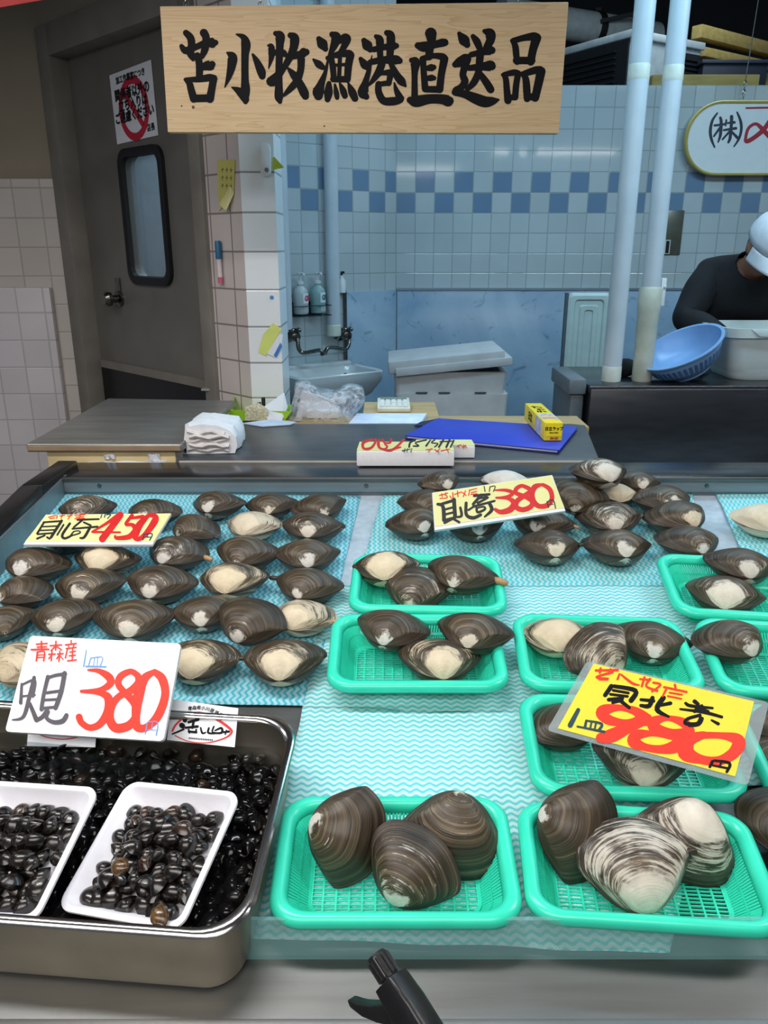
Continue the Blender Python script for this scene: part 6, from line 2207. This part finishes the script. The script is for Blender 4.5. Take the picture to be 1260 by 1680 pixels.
def steel_tray():
    o = thing('steel_tray', 'deep stainless tray of small black clams at the front left', 'tray', PO)
    rc_ = PO + EN * PH
    Zv = Vector((0, 0, 1))
    L = lambda ins, z, r: [rc_ + PEX * x + PEY * y + Zv * (z - PH) for x, y in rrect(PW - 2 * ins, PD - 2 * ins, r, 8)]
    mb = MB()
    mb.loft([L(0.024, 0.0015, 0.03), L(0.014, 0.004, 0.036), L(0.010, 0.014, 0.04), L(0.006, PH - 0.006, 0.046), L(0.006, PH - 0.002, 0.046), L(0.0075, PH - 0.003, 0.045), L(0.0115, 0.014, 0.039), L(0.016, 0.0065, 0.034), L(0.026, 0.004, 0.028)])
    obj('tray_body', mb, mat('worn stainless', (176, 168, 152), 0.4, 1.0, 0.12, 12, 0.05, 200), o, smooth=True)
    mb = MB()
    r_ = 0.0042
    loops = []
    for k in range(8):
        a = 2 * math.pi * k / 8
        loops.append(L(0.0035 - r_ * math.cos(a) * 1.3, PH + r_ * math.sin(a) * 0.9, 0.048))
    mb.loft(loops + [loops[0]], False, False)
    obj('rolled_rim', mb, mat('polished rim', (200, 200, 200), 0.18, 1.0, 0.05), o, smooth=True)
    return o


steel_tray()
m_small = clam_mat('small black clam shell', lin((9, 7, 6)), lin((22, 18, 16)), lin((48, 41, 35)), lin((150, 140, 128)), lin((190, 190, 186)), 0.25, True)
SMALL = [geo_mesh('small_clam', [valve_geo(1, 40 + i, 9, 2, 88, 1.15), valve_geo(-1, 40 + i, 9, 2, 88, 1.15)], m_small) for i in range(4)]
m_amb = clam_mat('amber clam shell', lin((40, 28, 12)), lin((96, 70, 34)), lin((128, 98, 54)), lin((170, 150, 110)), lin((190, 190, 186)), 0.25, True)
AMBER = geo_mesh('small_clam', [valve_geo(1, 44, 9, 2, 88, 1.15), valve_geo(-1, 44, 9, 2, 88, 1.15)], m_amb)
m_brn = clam_mat('brown clam shell', lin((28, 18, 14)), lin((58, 40, 30)), lin((90, 68, 52)), lin((150, 140, 128)), lin((190, 190, 186)), 0.25, True)
BROWN = geo_mesh('small_clam', [valve_geo(1, 45, 9, 2, 88, 1.15), valve_geo(-1, 45, 9, 2, 88, 1.15)], m_brn)
srnd = random.Random(5)


def small_clam(p, size, label, group, flat=0.5, me=None):
    kind = srnd.random()
    me = me or (BROWN if kind < 0.12 else SMALL[srnd.randrange(4)])
    o = bpy.data.objects.new('small_clam', me)
    COL.objects.link(o)
    o.location = p
    R = Matrix((EX, EY, EN)).transposed() @ Matrix.Rotation(srnd.uniform(0, 6.28), 3, 'Z') @ Matrix.Rotation(srnd.uniform(-flat, flat) * 1.5, 3, 'X') @ Matrix.Rotation(srnd.uniform(-flat, flat), 3, 'Y')
    o.rotation_euler = R.to_euler()
    o.scale = (size, size * srnd.uniform(0.95, 1.05), size * srnd.uniform(1.05, 1.3))
    o['pale'] = srnd.choice((0.02, 0.05, 0.16, 0.02, 0.10))
    o['chalk'] = srnd.uniform(0.4, 1)
    o['wear'] = srnd.choice((0.0, 0.1, 0.35))
    o['seed'] = srnd.random()
    tag(o, label, 'clam', group)
    return o


m_foamt = mat('white foam tray', (236, 236, 244), 0.55, 0, 0.02, 60, 0.1, 400)


def foam_tray(u, v, yaw, label, wx, wy, glabel, group, rows, roll):
    a = math.radians(yaw)
    X = EX * math.cos(a) + EY * math.sin(a)
    Y = -EX * math.sin(a) + EY * math.cos(a)
    ro = math.radians(roll)
    X, N_ = X * math.cos(ro) + EN * math.sin(ro), EN * math.cos(ro) - X * math.sin(ro)
    pt = math.radians(12)
    Y, N_ = Y * math.cos(pt) + N_ * math.sin(pt), N_ * math.cos(pt) - Y * math.sin(pt)
    h0, h1 = 0.0, 0.025
    C0 = deck(u, v, 0.061)
    P = lambda x, y, z: C0 + X * x + Y * y + N_ * z
    o = thing('foam_tray', label, 'tray', P(0, 0, h0), 'white foam trays of small clams')
    L = lambda w, d, z, r: [P(x, y, z) for x, y in rrect(w, d, r, 6)]
    mb = MB().loft([L(wx - .030, wy - .030, h0, .012), L(wx - .006, wy - .006, h1 - .006, .016), L(wx, wy, h1 - .004, .017), L(wx, wy, h1 - .001, .017), L(wx - .004, wy - .004, h1, .016), L(wx - .012, wy - .012, h1 - .0005, .013),
                    L(wx - .016, wy - .016, h1 - .003, .012), L(wx - .036, wy - .036, h0 + .004, .010), L(wx - .04, wy - .04, h0 + .0032, .009)])
    obj('tray_shell', mb, m_foamt, o, smooth=True)
    s = 0.0235
    ix, iy = wx - .050, wy - .050
    nl = 0
    for lay, (mx, my, z) in enumerate(((0, 0, h0 + .0105), (.018, .02, h0 + .0225), (.042, .05, h0 + .034))):
        w_, d_ = ix - 2 * mx, iy - 2 * my
        if w_ < 0 or d_ < 0:
            continue
        nx, ny = max(1, int(w_ / .0152)), max(1, int(d_ / .0150))
        for j in range(ny + 1):
            for i in range(nx + 1):
                x = -w_ / 2 + w_ * (i + (0.25 if j % 2 else -0.25)) / max(nx, 1) + srnd.uniform(-.0025, .0025)
                y = -d_ / 2 + d_ * j / max(ny, 1) + srnd.uniform(-.0025, .0025)
                if lay == 2 and srnd.random() < .2:
                    continue
                small_clam(P(x, y + rows, z + srnd.uniform(-.002, .003)), srnd.uniform(.0215, .0275), glabel, group, .6)


foam_tray(-0.242, -0.060, -17.5, 'right-hand white foam tray of small black clams', .152, .152, 'small glossy black clam in the heap in the right-hand foam tray', 'small clams in the right-hand foam tray', -.004, 11)
foam_tray(-0.398, -0.056, -11, 'left-hand white foam tray of small clams, cut by the frame edge', .148, .150, 'small glossy black clam in the heap in the left-hand foam tray', 'small clams in the left-hand foam tray', -.004, 7)
a = math.radians(-17.5)
X_, Y_ = EX * math.cos(a) + EY * math.sin(a), -EX * math.sin(a) + EY * math.cos(a)
small_clam(ondeck(261, 1503, 0.086), .024, 'amber-yellow small clam low in the right-hand foam tray', None, .3, AMBER)
small_clam(ondeck(196, 1423, 0.101), .022, 'smaller amber clam near the middle of the right-hand foam tray', None, .4, AMBER)

# clams lying in the water of the steel tray: the visible top ones singly, the bed as one mass
GP = 'small clams lying loose in the steel tray'
cells = []
for j in range(16):
    for i in range(24):
        x = -PW / 2 + .03 + i * .0172 + (j % 2) * .0086
        y = -PD / 2 + .03 + j * .0164
        cells.append((x + srnd.uniform(-.003, .003), y + srnd.uniform(-.003, .003)))


def free(x, y):
    p = PP(x, y, 0)
    u, v = deck_uv(p)
    for (cu, cv, yw, wx, wy) in ((-0.247, -0.068, -17.5, .136, .18), (-0.404, -0.061, -11, .14, .178)):
        a_ = math.radians(yw)
        dx, dy = u - cu, v - cv
        if abs(dx * math.cos(a_) + dy * math.sin(a_)) < wx / 2 + .004 and abs(-dx * math.sin(a_) + dy * math.cos(a_)) < wy / 2 + .004:
            return False
    return abs(x) < PW / 2 - .026 and abs(y) < PD / 2 - .026


vis = [c for c in cells if free(*c) and -0.46 < deck_uv(PP(c[0], c[1], 0))[0]]
vis.sort(key=lambda c: ((PP(c[0], c[1], .04) - CAM).length))
vis = vis[::-1][:45] + vis[::-1][45::3]
vis = vis[:100]
for (x, y) in vis:
    small_clam(PP(x, y, .034 + srnd.uniform(0, .007)), srnd.uniform(.019, .025), 'small black clam lying loose in the water of the steel tray', GP, .7)
mb = MB()
bed = []
for lay in (0.011, 0.023, 0.035):
    for (x, y) in cells:
        if lay > .03 and ((x, y) in vis or not free(x, y)):
            continue
        if abs(x) < PW / 2 - .03 and abs(y) < PD / 2 - .03:
            me = SMALL[srnd.randrange(4)]
            R = Matrix((EX, EY, EN)).transposed() @ Matrix.Rotation(srnd.uniform(0, 6.28), 3, 'Z') @ Matrix.Rotation(srnd.uniform(-.6, .6), 3, 'X')
            p = PP(x + (.006 if lay < .03 else 0), y + (.005 if lay < .03 else 0), lay)
            mb.add([p + R @ (Vector(v.co) * .022) for v in me.vertices], [tuple(f.vertices) for f in me.polygons])
bo = obj('clam_bed', mb, mat('black clam mass', (22, 19, 19), 0.15, 0, 0.4, 90), smooth='all', at=PP(0, 0, 0))
tag(bo, 'dark mass of small clams under the loose ones in the steel tray', 'clams', None, 'stuff')
m_wat, t, b = newmat('tray water')
out_ = m_wat.node_tree.nodes['Material Output']
tr = t.n('ShaderNodeBsdfTransparent')
tr.inputs[0].default_value = (0.80, 0.84, 0.86, 1)
gl = t.n('ShaderNodeBsdfGlossy')
gl.inputs['Roughness'].default_value = 0.03
fr2 = t.n('ShaderNodeFresnel', i_IOR=1.33)
tcw = t.n('ShaderNodeTexCoord')
wz = t.n('ShaderNodeTexNoise', i_Scale=22.0)
t.l(tcw.outputs['Object'], wz.inputs['Vector'])
bw_ = t.n('ShaderNodeBump', i_Strength=0.25, i_Distance=0.003)
t.l(wz.outputs[0], bw_.inputs['Height'])
t.l(bw_.outputs[0], gl.inputs['Normal'])
ms = t.n('ShaderNodeMixShader')
t.l(fr2.outputs[0], ms.inputs[0])
t.l(tr.outputs[0], ms.inputs[1])
t.l(gl.outputs[0], ms.inputs[2])
t.l(ms.outputs[0], out_.inputs[0])
wp = MB().poly([PP(x, y, 0.048) for x, y in rrect(PW - .026, PD - .026, .04, 8)])
tag(obj('water', wp, m_wat, at=PP(0, 0, .048)), 'still water over the clams in the steel tray', 'water', None, 'stuff')

# ------------------------------------------------------------------ price cards
def card(label, px, p0, tilt, yaw, thick, face_m, inset, strokes, region, group='handwritten price cards', edge_m=None, roundc=0.0, lift=0.0009, name='price_card'):
    n = Matrix.Rotation(math.radians(yaw), 3, 'Z') @ Vector((0, -math.sin(math.radians(tilt)), math.cos(math.radians(tilt))))
    q = [onplane(x, y, p0, n) for x, y in px]
    c = sum(q, Vector()) / 4
    o = thing(name, label, 'price card', c, group)

    def rc(Q, r):
        out = []
        for i in range(4):
            a_, b_, d_ = Q[i - 1], Q[i], Q[(i + 1) % 4]
            e0, e1 = (a_ - b_).normalized() * r, (d_ - b_).normalized() * r
            for k in range(5):
                s = k / 4
                out.append(b_ + e0 * (1 - s) ** 2 + e1 * s ** 2)
        return out
    obj('board', MB().prism(rc(q, roundc) if roundc else q, -n * thick), edge_m or M['foam'], o, bevel=0 if roundc else 0.001)
    if face_m:
        fq = [onplane(x, y, p0 + n * 0.0003, n) for x, y in inset]
        obj('coloured_face', MB().prism(fq, n * 0.0004), face_m, o)
    for i, (nm, st, m) in enumerate(strokes):
        bold = 1.0 if face_m is None else 1.22 if nm == 'brush_writing' else 1.12
        st = [[(x, y, w_ * bold) for x, y, w_ in s_] for s_ in st]
        paint(nm, st, region, p0, n, lift + 0.0001 * i, m, o)
    return o, n, q


P380 = atZ(140, 1207, 0.925)
Wr = (0, 1040, 0.2381)
card('large white foam card with red 380, leaning over the steel tray rim', ((50, 1043), (297, 1056), (268, 1216), (8, 1200)), P380, 40, -7, 0.006, None, None, (
    ('price_figures', [[(607, 248, 14), (680, 255, 34), (748, 295, 55), (760, 340, 50), (690, 385, 36), (560, 393, 16)], [(560, 395, 22), (680, 405, 34), (745, 440, 60), (742, 530, 56), (690, 618, 50), (620, 645, 44), (562, 612, 44), (545, 572, 48)],
                       [(952, 290, 45), (902, 258, 40), (832, 290, 46), (815, 345, 46), (860, 405, 46), (928, 480, 56), (938, 560, 52), (888, 630, 60), (800, 648, 64), (758, 590, 60), (768, 500, 52), (820, 430, 46), (900, 390, 50), (950, 335, 46), (950, 290, 42)],
                       [(1058, 262, 36), (992, 310, 60), (952, 430, 74), (936, 560, 60), (945, 640, 60), (1010, 642, 50), (1090, 560, 60), (1138, 420, 56), (1118, 310, 60), (1065, 262, 44)]], M['red_ink']),
    ('brush_writing', [[(150, 345, 18), (142, 475, 24)], [(160, 345, 14), (240, 320, 18), (225, 430, 18)], [(145, 430, 14), (240, 420, 14)], [(235, 300, 25), (200, 440, 28), (160, 570, 24), (85, 592, 10)], [(205, 480, 24), (250, 590, 34)],
                       [(330, 295, 28), (300, 420, 26), (285, 520, 28)], [(330, 302, 22), (380, 285, 22), (450, 275, 26)], [(445, 270, 32), (420, 400, 32), (382, 510, 30)], [(320, 405, 20), (430, 390, 20)], [(300, 455, 18), (400, 450, 18)], [(290, 512, 20), (390, 502, 20)],
                       [(325, 520, 24), (292, 570, 28), (250, 595, 28)], [(332, 535, 24), (320, 578, 26), (370, 608, 30), (430, 600, 34), (458, 560, 30)]], M['marker_grey']),
    ('origin_writing', [[(250, 70, 10), (325, 65, 10)], [(285, 50, 12), (285, 105, 12)], [(215, 108, 12), (335, 105, 12)], [(255, 90, 10), (320, 88, 10)], [(257, 125, 12), (250, 185, 12)], [(257, 125, 10), (305, 122, 10), (300, 185, 12)], [(258, 145, 8), (300, 143, 8)], [(258, 162, 8), (300, 160, 8)],
                        [(345, 80, 10), (425, 75, 10)], [(385, 50, 11), (383, 110, 11)], [(380, 85, 9), (350, 115, 9)], [(388, 85, 9), (425, 110, 9)], [(335, 140, 10), (380, 138, 10)], [(358, 118, 10), (352, 185, 10)], [(355, 145, 8), (335, 170, 8)], [(395, 138, 10), (435, 135, 10)], [(412, 118, 10), (405, 190, 10)], [(410, 145, 8), (435, 175, 8)], [(408, 145, 8), (390, 170, 8)],
                        [(450, 75, 10), (525, 65, 10)], [(490, 45, 10), (490, 65, 10)], [(470, 80, 8), (475, 95, 8)], [(510, 75, 8), (500, 95, 8)], [(455, 100, 9), (525, 92, 9)], [(465, 100, 10), (450, 165, 10)], [(480, 125, 9), (520, 118, 9)], [(475, 150, 9), (520, 145, 9)], [(465, 185, 10), (525, 178, 10)], [(500, 105, 10), (497, 182, 10)]], M['red_ink']),
    ('unit_mark', [[(595, 110, 6), (575, 225, 8)], [(625, 165, 6), (610, 215, 6)], [(625, 165, 6), (705, 160, 6), (690, 220, 6)], [(650, 165, 5), (645, 215, 5)], [(672, 163, 5), (668, 215, 5)], [(590, 222, 9), (730, 225, 9)],
                   [(1015, 610, 6), (1000, 690, 7)], [(1015, 608, 6), (1085, 610, 7), (1075, 700, 7)], [(1050, 612, 5), (1045, 660, 5)], [(1010, 660, 5), (1075, 662, 5)]], M['blue_ink'])), Wr, edge_m=M['card_white'], roundc=0.006)

z450 = CAM + ray(145, 893) * 1.435
Lr = (30, 830, 0.20635)
card('pale yellow foam card with red 450 lying on the left clams', ((75, 844), (281, 842), (250, 893), (38, 893)), z450, 16, 0, 0.006, M['card_cream'], ((76, 845), (280, 843), (252, 889), (41, 889)), (
    ('price_figures', [[(800, 68, 30), (700, 140, 22), (588, 205, 14)], [(590, 207, 18), (810, 210, 14)], [(810, 72, 50), (740, 170, 48), (668, 262, 50)], [(890, 98, 18), (990, 85, 28)], [(905, 75, 26), (855, 145, 24), (905, 150, 28), (932, 190, 44), (880, 245, 38), (785, 255, 28), (770, 240, 18)],
                       [(1035, 75, 28), (965, 150, 52), (930, 235, 52), (960, 262, 34), (1020, 215, 40), (1088, 115, 50), (1078, 78, 38), (1035, 75, 26)]], M['red_paint']),
    ('brush_writing', [[(205, 130, 14), (150, 220, 14)], [(200, 130, 12), (340, 120, 12)], [(345, 118, 18), (260, 250, 18)], [(195, 165, 10), (310, 160, 10)], [(175, 195, 10), (295, 190, 10)], [(155, 225, 12), (280, 215, 12)], [(150, 260, 14), (210, 235, 12)], [(230, 250, 14), (250, 262, 12)],
                       [(360, 150, 12), (310, 230, 12)], [(410, 140, 16), (350, 230, 18), (372, 258, 16), (430, 232, 14)], [(470, 110, 14), (640, 105, 12)], [(510, 112, 14), (440, 170, 12)], [(520, 130, 12), (575, 155, 14)], [(430, 182, 12), (630, 165, 14)], [(440, 205, 10), (420, 235, 10), (490, 215, 10), (480, 198, 8), (440, 204, 8)], [(570, 172, 18), (525, 248, 18), (492, 255, 12)]], M['marker_black']),
    ('origin_writing', [[(240, 90, 7), (300, 75, 7)], [(250, 100, 7), (290, 95, 7)], [(310, 75, 7), (305, 100, 7)], [(330, 80, 7), (370, 75, 7)], [(350, 70, 7), (340, 100, 7)], [(390, 80, 7), (430, 75, 7)], [(420, 70, 7), (395, 105, 7)], [(450, 75, 7), (530, 68, 7)], [(460, 90, 7), (520, 85, 7)], [(450, 102, 7), (525, 98, 7)], [(495, 68, 7), (485, 100, 7)]], M['red_ink']),
    ('unit_mark', [[(665, 70, 7), (655, 95, 7)], [(690, 68, 7), (685, 90, 7)], [(700, 70, 7), (735, 68, 7), (710, 100, 7)], [(1000, 225, 8), (990, 270, 8)], [(1000, 225, 8), (1065, 222, 8), (1045, 272, 8)], [(1030, 225, 6), (1025, 245, 6)], [(995, 248, 6), (1050, 247, 6)]], M['teal_ink'])), Lr)

zK = CAM + ray(820, 850) * 1.49
Kr = (700, 770, 0.190476)
card('pale yellow foam card with red 380 stuck in the back right clam heap', ((709, 808), (906, 779), (928, 838), (713, 870)), zK, 40, 0, 0.008, M['card_cream'], ((710, 809), (905, 780), (926, 833), (714, 864)), (
    ('price_figures', [[(590, 180, 12), (680, 180, 26), (742, 202, 30), (700, 235, 26), (600, 245, 12)], [(600, 245, 18), (700, 250, 28), (752, 290, 46), (722, 345, 50), (640, 368, 38), (590, 345, 26)], [(880, 165, 34), (820, 142, 30), (772, 168, 34), (772, 205, 34), (840, 232, 34), (908, 272, 40), (898, 320, 40), (830, 348, 40), (772, 325, 40), (780, 272, 40), (850, 222, 38), (890, 190, 34), (878, 162, 32)],
                       [(990, 132, 24), (932, 152, 44), (906, 212, 44), (922, 280, 44), (970, 318, 38), (1040, 308, 40), (1080, 250, 36), (1060, 172, 36), (1000, 132, 28)]], M['red_paint']),
    ('brush_writing', [[(95, 300, 20), (140, 320, 26), (150, 438, 28)], [(130, 298, 20), (240, 265, 22)], [(235, 260, 28), (245, 410, 28)], [(160, 345, 16), (235, 325, 16)], [(160, 388, 16), (240, 368, 16)], [(150, 438, 18), (245, 415, 20)], [(155, 460, 20), (220, 430, 14)], [(235, 430, 18), (280, 455, 18)],
                       [(290, 330, 18), (300, 400, 20), (250, 412, 14)], [(340, 290, 22), (342, 390, 24), (400, 418, 26), (465, 392, 22)], [(360, 350, 16), (420, 312, 14)], [(410, 228, 20), (540, 215, 18)], [(470, 222, 24), (400, 300, 20)], [(450, 250, 16), (530, 240, 16), (440, 290, 18)], [(400, 322, 18), (585, 272, 16)],
                       [(430, 335, 18), (440, 370, 18), (500, 345, 18), (490, 322, 14), (432, 334, 12)], [(540, 292, 24), (560, 350, 26), (500, 408, 14)]], M['marker_black']),
    ('origin_writing', [[(110, 225, 8), (180, 205, 8)], [(130, 210, 8), (135, 235, 8)], [(165, 200, 8), (160, 225, 8)], [(115, 250, 8), (175, 245, 8), (170, 225, 8)], [(200, 230, 8), (215, 250, 8)], [(225, 200, 8), (228, 245, 10)], [(240, 215, 8), (300, 195, 8)], [(265, 185, 8), (270, 235, 8)], [(310, 200, 8), (340, 225, 8)], [(335, 185, 8), (315, 235, 8)],
                        [(365, 180, 8), (430, 165, 8)], [(370, 185, 8), (360, 225, 8)], [(385, 200, 8), (430, 190, 8)], [(380, 215, 8), (435, 210, 8)]], M['red_ink']),
    ('unit_mark', [[(495, 145, 7), (503, 190, 8)], [(545, 150, 7), (540, 190, 8)], [(545, 150, 7), (590, 145, 7), (575, 190, 8)], [(1035, 280, 8), (1050, 330, 8)], [(1035, 280, 8), (1090, 265, 8), (1110, 335, 8)], [(1070, 270, 6), (1070, 300, 6)], [(1045, 305, 6), (1090, 300, 6)]], M['marker_black'])), Kr)

zY = CAM + ray(1085, 1190) * 0.955
Yr = (890, 1070, 0.29365)
m_lam, t, b = newmat('clear laminate')
b.inputs['Base Color'].default_value = (*lin((170, 184, 186)), 1)
b.inputs['Roughness'].default_value = 0.12
b.inputs['Alpha'].default_value = 0.42
card('bright yellow laminated card with red 980 lying across the right baskets', ((963, 1084), (1262, 1152), (1227, 1289), (897, 1198)), zY, 26, -10, 0.0009, M['card_yellow'], ((974, 1089), (1237, 1151), (1206, 1274), (915, 1195)), (
    ('price_figures', [[(580, 378, 66), (520, 330, 44), (430, 310, 32), (350, 322, 56), (330, 345, 56), (380, 382, 50), (470, 393, 32), (560, 375, 50)], [(570, 370, 66), (480, 420, 58), (390, 465, 70), (325, 478, 50)],
                       [(828, 438, 42), (790, 395, 48), (700, 368, 28), (622, 390, 56), (640, 432, 60), (730, 453, 44), (828, 440, 42)], [(740, 468, 48), (620, 455, 28), (532, 462, 56), (512, 500, 66), (570, 530, 40), (660, 543, 44), (738, 528, 66), (768, 490, 58), (720, 458, 46)],
                       [(900, 462, 38), (820, 492, 66), (802, 560, 84), (880, 598, 48), (980, 608, 48), (1060, 570, 58), (1098, 512, 66), (1078, 482, 56), (1000, 466, 34), (900, 464, 36)]], M['red_ink']),
    ('brush_writing', [[(385, 190, 22), (350, 240, 20)], [(400, 190, 18), (520, 215, 22), (495, 270, 24)], [(395, 213, 13), (480, 228, 13)], [(380, 235, 13), (475, 247, 13)], [(370, 265, 18), (450, 262, 20), (392, 282, 14)], [(440, 275, 18), (485, 310, 16)],
                       [(550, 265, 14), (620, 272, 18)], [(615, 255, 20), (595, 300, 22), (550, 298, 16)], [(675, 255, 24), (640, 320, 24), (705, 360, 12)], [(640, 300, 14), (715, 285, 18)],
                       [(850, 275, 20), (870, 290, 16)], [(800, 285, 14), (830, 300, 16), (950, 312, 12)], [(770, 318, 10), (900, 335, 16), (1002, 362, 14)], [(890, 300, 16), (850, 330, 18)], [(850, 305, 14), (925, 332, 16)], [(880, 352, 16), (812, 372, 16), (800, 398, 18), (870, 398, 18), (890, 360, 22), (872, 398, 24), (820, 412, 12)], [(945, 380, 10), (982, 400, 16)]], M['black_ink']),
    ('origin_writing', [[(298, 102, 12), (420, 100, 14)], [(325, 90, 12), (320, 115, 12)], [(380, 95, 12), (370, 120, 12)], [(390, 112, 14), (300, 140, 12), (370, 150, 14), (318, 152, 10)], [(430, 122, 10), (420, 150, 12)], [(440, 125, 10), (500, 172, 14), (540, 184, 8)], [(545, 150, 10), (600, 155, 12)], [(570, 140, 12), (555, 190, 12)], [(600, 150, 14), (580, 190, 12), (640, 215, 14)], [(620, 170, 12), (660, 182, 12), (612, 220, 10)],
                        [(680, 195, 12), (805, 222, 12)], [(740, 182, 12), (745, 210, 12)], [(690, 210, 12), (672, 245, 10)], [(710, 226, 10), (780, 237, 10)], [(700, 245, 10), (775, 260, 10)]], M['red_ink']),
    ('unit_mark', [[(200, 322, 20), (155, 408, 26)], [(195, 415, 10), (345, 445, 14)], [(245, 382, 12), (238, 415, 14)], [(245, 382, 10), (330, 400, 14), (315, 435, 14)], [(275, 387, 10), (268, 420, 10)], [(300, 393, 10), (292, 428, 10)]], M['teal_ink']),
    ('yen_mark', [[(950, 610, 16), (935, 640, 14)], [(960, 605, 12), (1045, 620, 16), (1030, 668, 14)], [(1000, 612, 10), (990, 640, 10)], [(950, 632, 10), (1030, 647, 12)]], M['black_ink'])), Yr, edge_m=m_lam, roundc=0.006)

# two printed live-clam labels standing in the steel tray
def live_label(label, px, Y0, dx, txt):
    n = Matrix.Rotation(math.radians(-6), 3, 'Z') @ Vector((0, -0.78, 0.62)).normalized()
    p0 = atY(330, 1205, Y0)
    q = [onplane(x, y, p0, n) for x, y in px]
    c = sum(q, Vector()) / 4
    o = thing('live_clam_label', label, 'label', c, 'printed live-clam labels in the steel tray')
    obj('sheet', MB().prism(q, -n * 0.0008), mat('laminated label', (226, 230, 236), 0.25, 0, 0.02), o)
    Rg = (260 + dx, 1130 + txt[1], 0.20635)
    paint('red_ring', [[(110, 335, 14), (135, 290, 16), (180, 245, 16)], [(240, 205, 16), (330, 190, 20), (450, 235, 22), (560, 310, 22), (580, 350, 18), (520, 395, 13), (380, 430, 9), (230, 415, 8), (130, 370, 8)]], Rg, p0, n, 0.0004, M['red_paint'], o)
    paint('brush_writing', [[(205, 205, 34), (210, 250, 38)], [(184, 290, 42), (192, 296, 42)], [(110, 360, 12), (200, 322, 16)], [(240, 265, 22), (315, 245, 22)], [(280, 255, 20), (270, 310, 20)], [(215, 310, 18), (310, 300, 22)], [(240, 340, 18), (300, 346, 20)], [(240, 325, 14), (245, 350, 14)], [(300, 325, 14), (296, 348, 14)],
                            [(335, 310, 13), (348, 352, 16), (375, 347, 10)], [(400, 312, 15), (396, 350, 17), (450, 355, 13)], [(440, 300, 13), (430, 345, 13), (500, 350, 18), (500, 312, 18), (450, 332, 12)], [(510, 345, 15), (560, 340, 18)], [(540, 330, 11), (530, 362, 11)]], Rg, p0, n, 0.0006, M['black_ink'], o)
    mb = MB()
    x = (q[1] - q[0]).normalized()
    y = n.cross(x)
    cs_ = '青森県小川原湖産'
    for i, ch in enumerate(cs_):
        s = i / (len(cs_) - 1)
        px_, py_ = 250 + 245 * s, 165 - 18 * math.sin(math.pi * min(1, s * 0.9 + 0.1)) + 46 * s * s
        letter(mb, ch, 0.0058, onplane(Rg[0] + px_ * Rg[2], Rg[1] + py_ * Rg[2], p0 + n * 0.0007, n), (x - y * (0.5 * s - 0.1)), (y + x * (0.5 * s - 0.1)), 0.00015)
    for i in range(14):
        c_ = onplane(Rg[0] + (245 + i * 14) * Rg[2], Rg[1] + (392 + i * 1.2) * Rg[2], p0 + n * 0.0007, n)
        mb.bar(c_ - y * 0.0011, c_ + y * 0.0011, 0.0011, 0.0001, n)
        mb.bar(c_ - x * 0.0009, c_ + x * 0.0009, 0.0006, 0.0001, n)
    obj('small_print', mb, M['marker_black'], o)


live_label('white live-clam label with red lens ring, fully visible right of the white card', ((281, 1147), (391, 1162), (385, 1226), (274, 1214)), 0.872, 0, (0, 0))
live_label('second live-clam label mostly hidden below the white 380 card', ((52, 1133), (162, 1148), (156, 1226), (44, 1224)), 0.876, -230, (0, -6))

# ------------------------------------------------------------------ trigger spray bottle at the front
def spray():
    d = Vector((-0.586, 0.692, 0.42)).normalized()
    Z = Vector((0.5, 0.0, 0.86))
    Z = (Z - d * Z.dot(d)).normalized()
    s = Z.cross(d)
    org = CAM + ray(629, 1553) * 0.68 - d * 0.092
    B = lambda u, w, z: org + d * u + s * w + Z * z
    o = thing('spray_bottle', 'black trigger spray bottle in front of the display case', 'spray bottle', B(-0.012, 0, -0.25))
    mk = M['black_plastic']
    prof = [(0.070, -0.001), (0.045, 0.001), (0.015, 0.0), (-0.012, -0.004), (-0.034, -0.014), (-0.040, -0.026), (-0.034, -0.036), (-0.006, -0.038), (0.016, -0.034), (0.040, -0.028), (0.070, -0.024)]
    loops = []
    for w, k in ((-0.0125, 0.80), (-0.0115, 0.93), (-0.008, 1.0), (0.008, 1.0), (0.0115, 0.93), (0.0125, 0.80)):
        loops.append([B(u, w, -0.014 + (z + 0.014) * k) for u, z in prof])
    obj('head_shroud', MB().loft(loops), mk, o, bevel=0.0006, seg=1)
    mb = MB().lathe(B(0.069, 0, -0.012), [(0.0082, 0), (0.0094, 0.004), (0.0094, 0.021), (0.0080, 0.0235), (0.004, 0.0235), (0.0035, 0.018)], 18, (s, Z, d))
    for k in range(10):
        an = 2 * math.pi * k / 10
        mb.bar(B(0.072, 0.0094 * math.cos(an), -0.012 + 0.0094 * math.sin(an)), B(0.089, 0.0094 * math.cos(an), -0.012 + 0.0094 * math.sin(an)), 0.0022, 0.0022)
    obj('nozzle', mb, mk, o)
    L = []
    for u, z, w, t_ in ((0.046, -0.024, 0.0075, 0.0095), (0.053, -0.034, 0.008, 0.0085), (0.060, -0.044, 0.008, 0.007), (0.070, -0.055, 0.0075, 0.005), (0.081, -0.063, 0.006, 0.003)):
        L.append([B(u - t_, -w, z), B(u + t_, -w, z + 0.002), B(u + t_, w, z + 0.002), B(u - t_, w, z)])
    obj('trigger', MB().loft(L), mk, o, bevel=0.0015)
    obj('piston', MB().tube([B(0.036, 0, -0.026), B(0.03, 0, -0.046)], 0.006, 12), mk, o, smooth=True)
    obj('collar', MB().lathe(B(-0.012, 0, -0.066), [(0.016, 0), (0.016, 0.022), (0.012, 0.03)], 20, (d, s, Z)), mk, o, smooth=True)
    obj('bottle', MB().lathe(B(-0.012, 0, -0.2525), [(0.030, 0), (0.034, 0.004), (0.034, 0.12), (0.028, 0.15), (0.015, 0.176), (0.013, 0.188)], 28, (d, s, Z)), mat('black bottle', (24, 24, 28), 0.25), o, smooth=True)


spray()
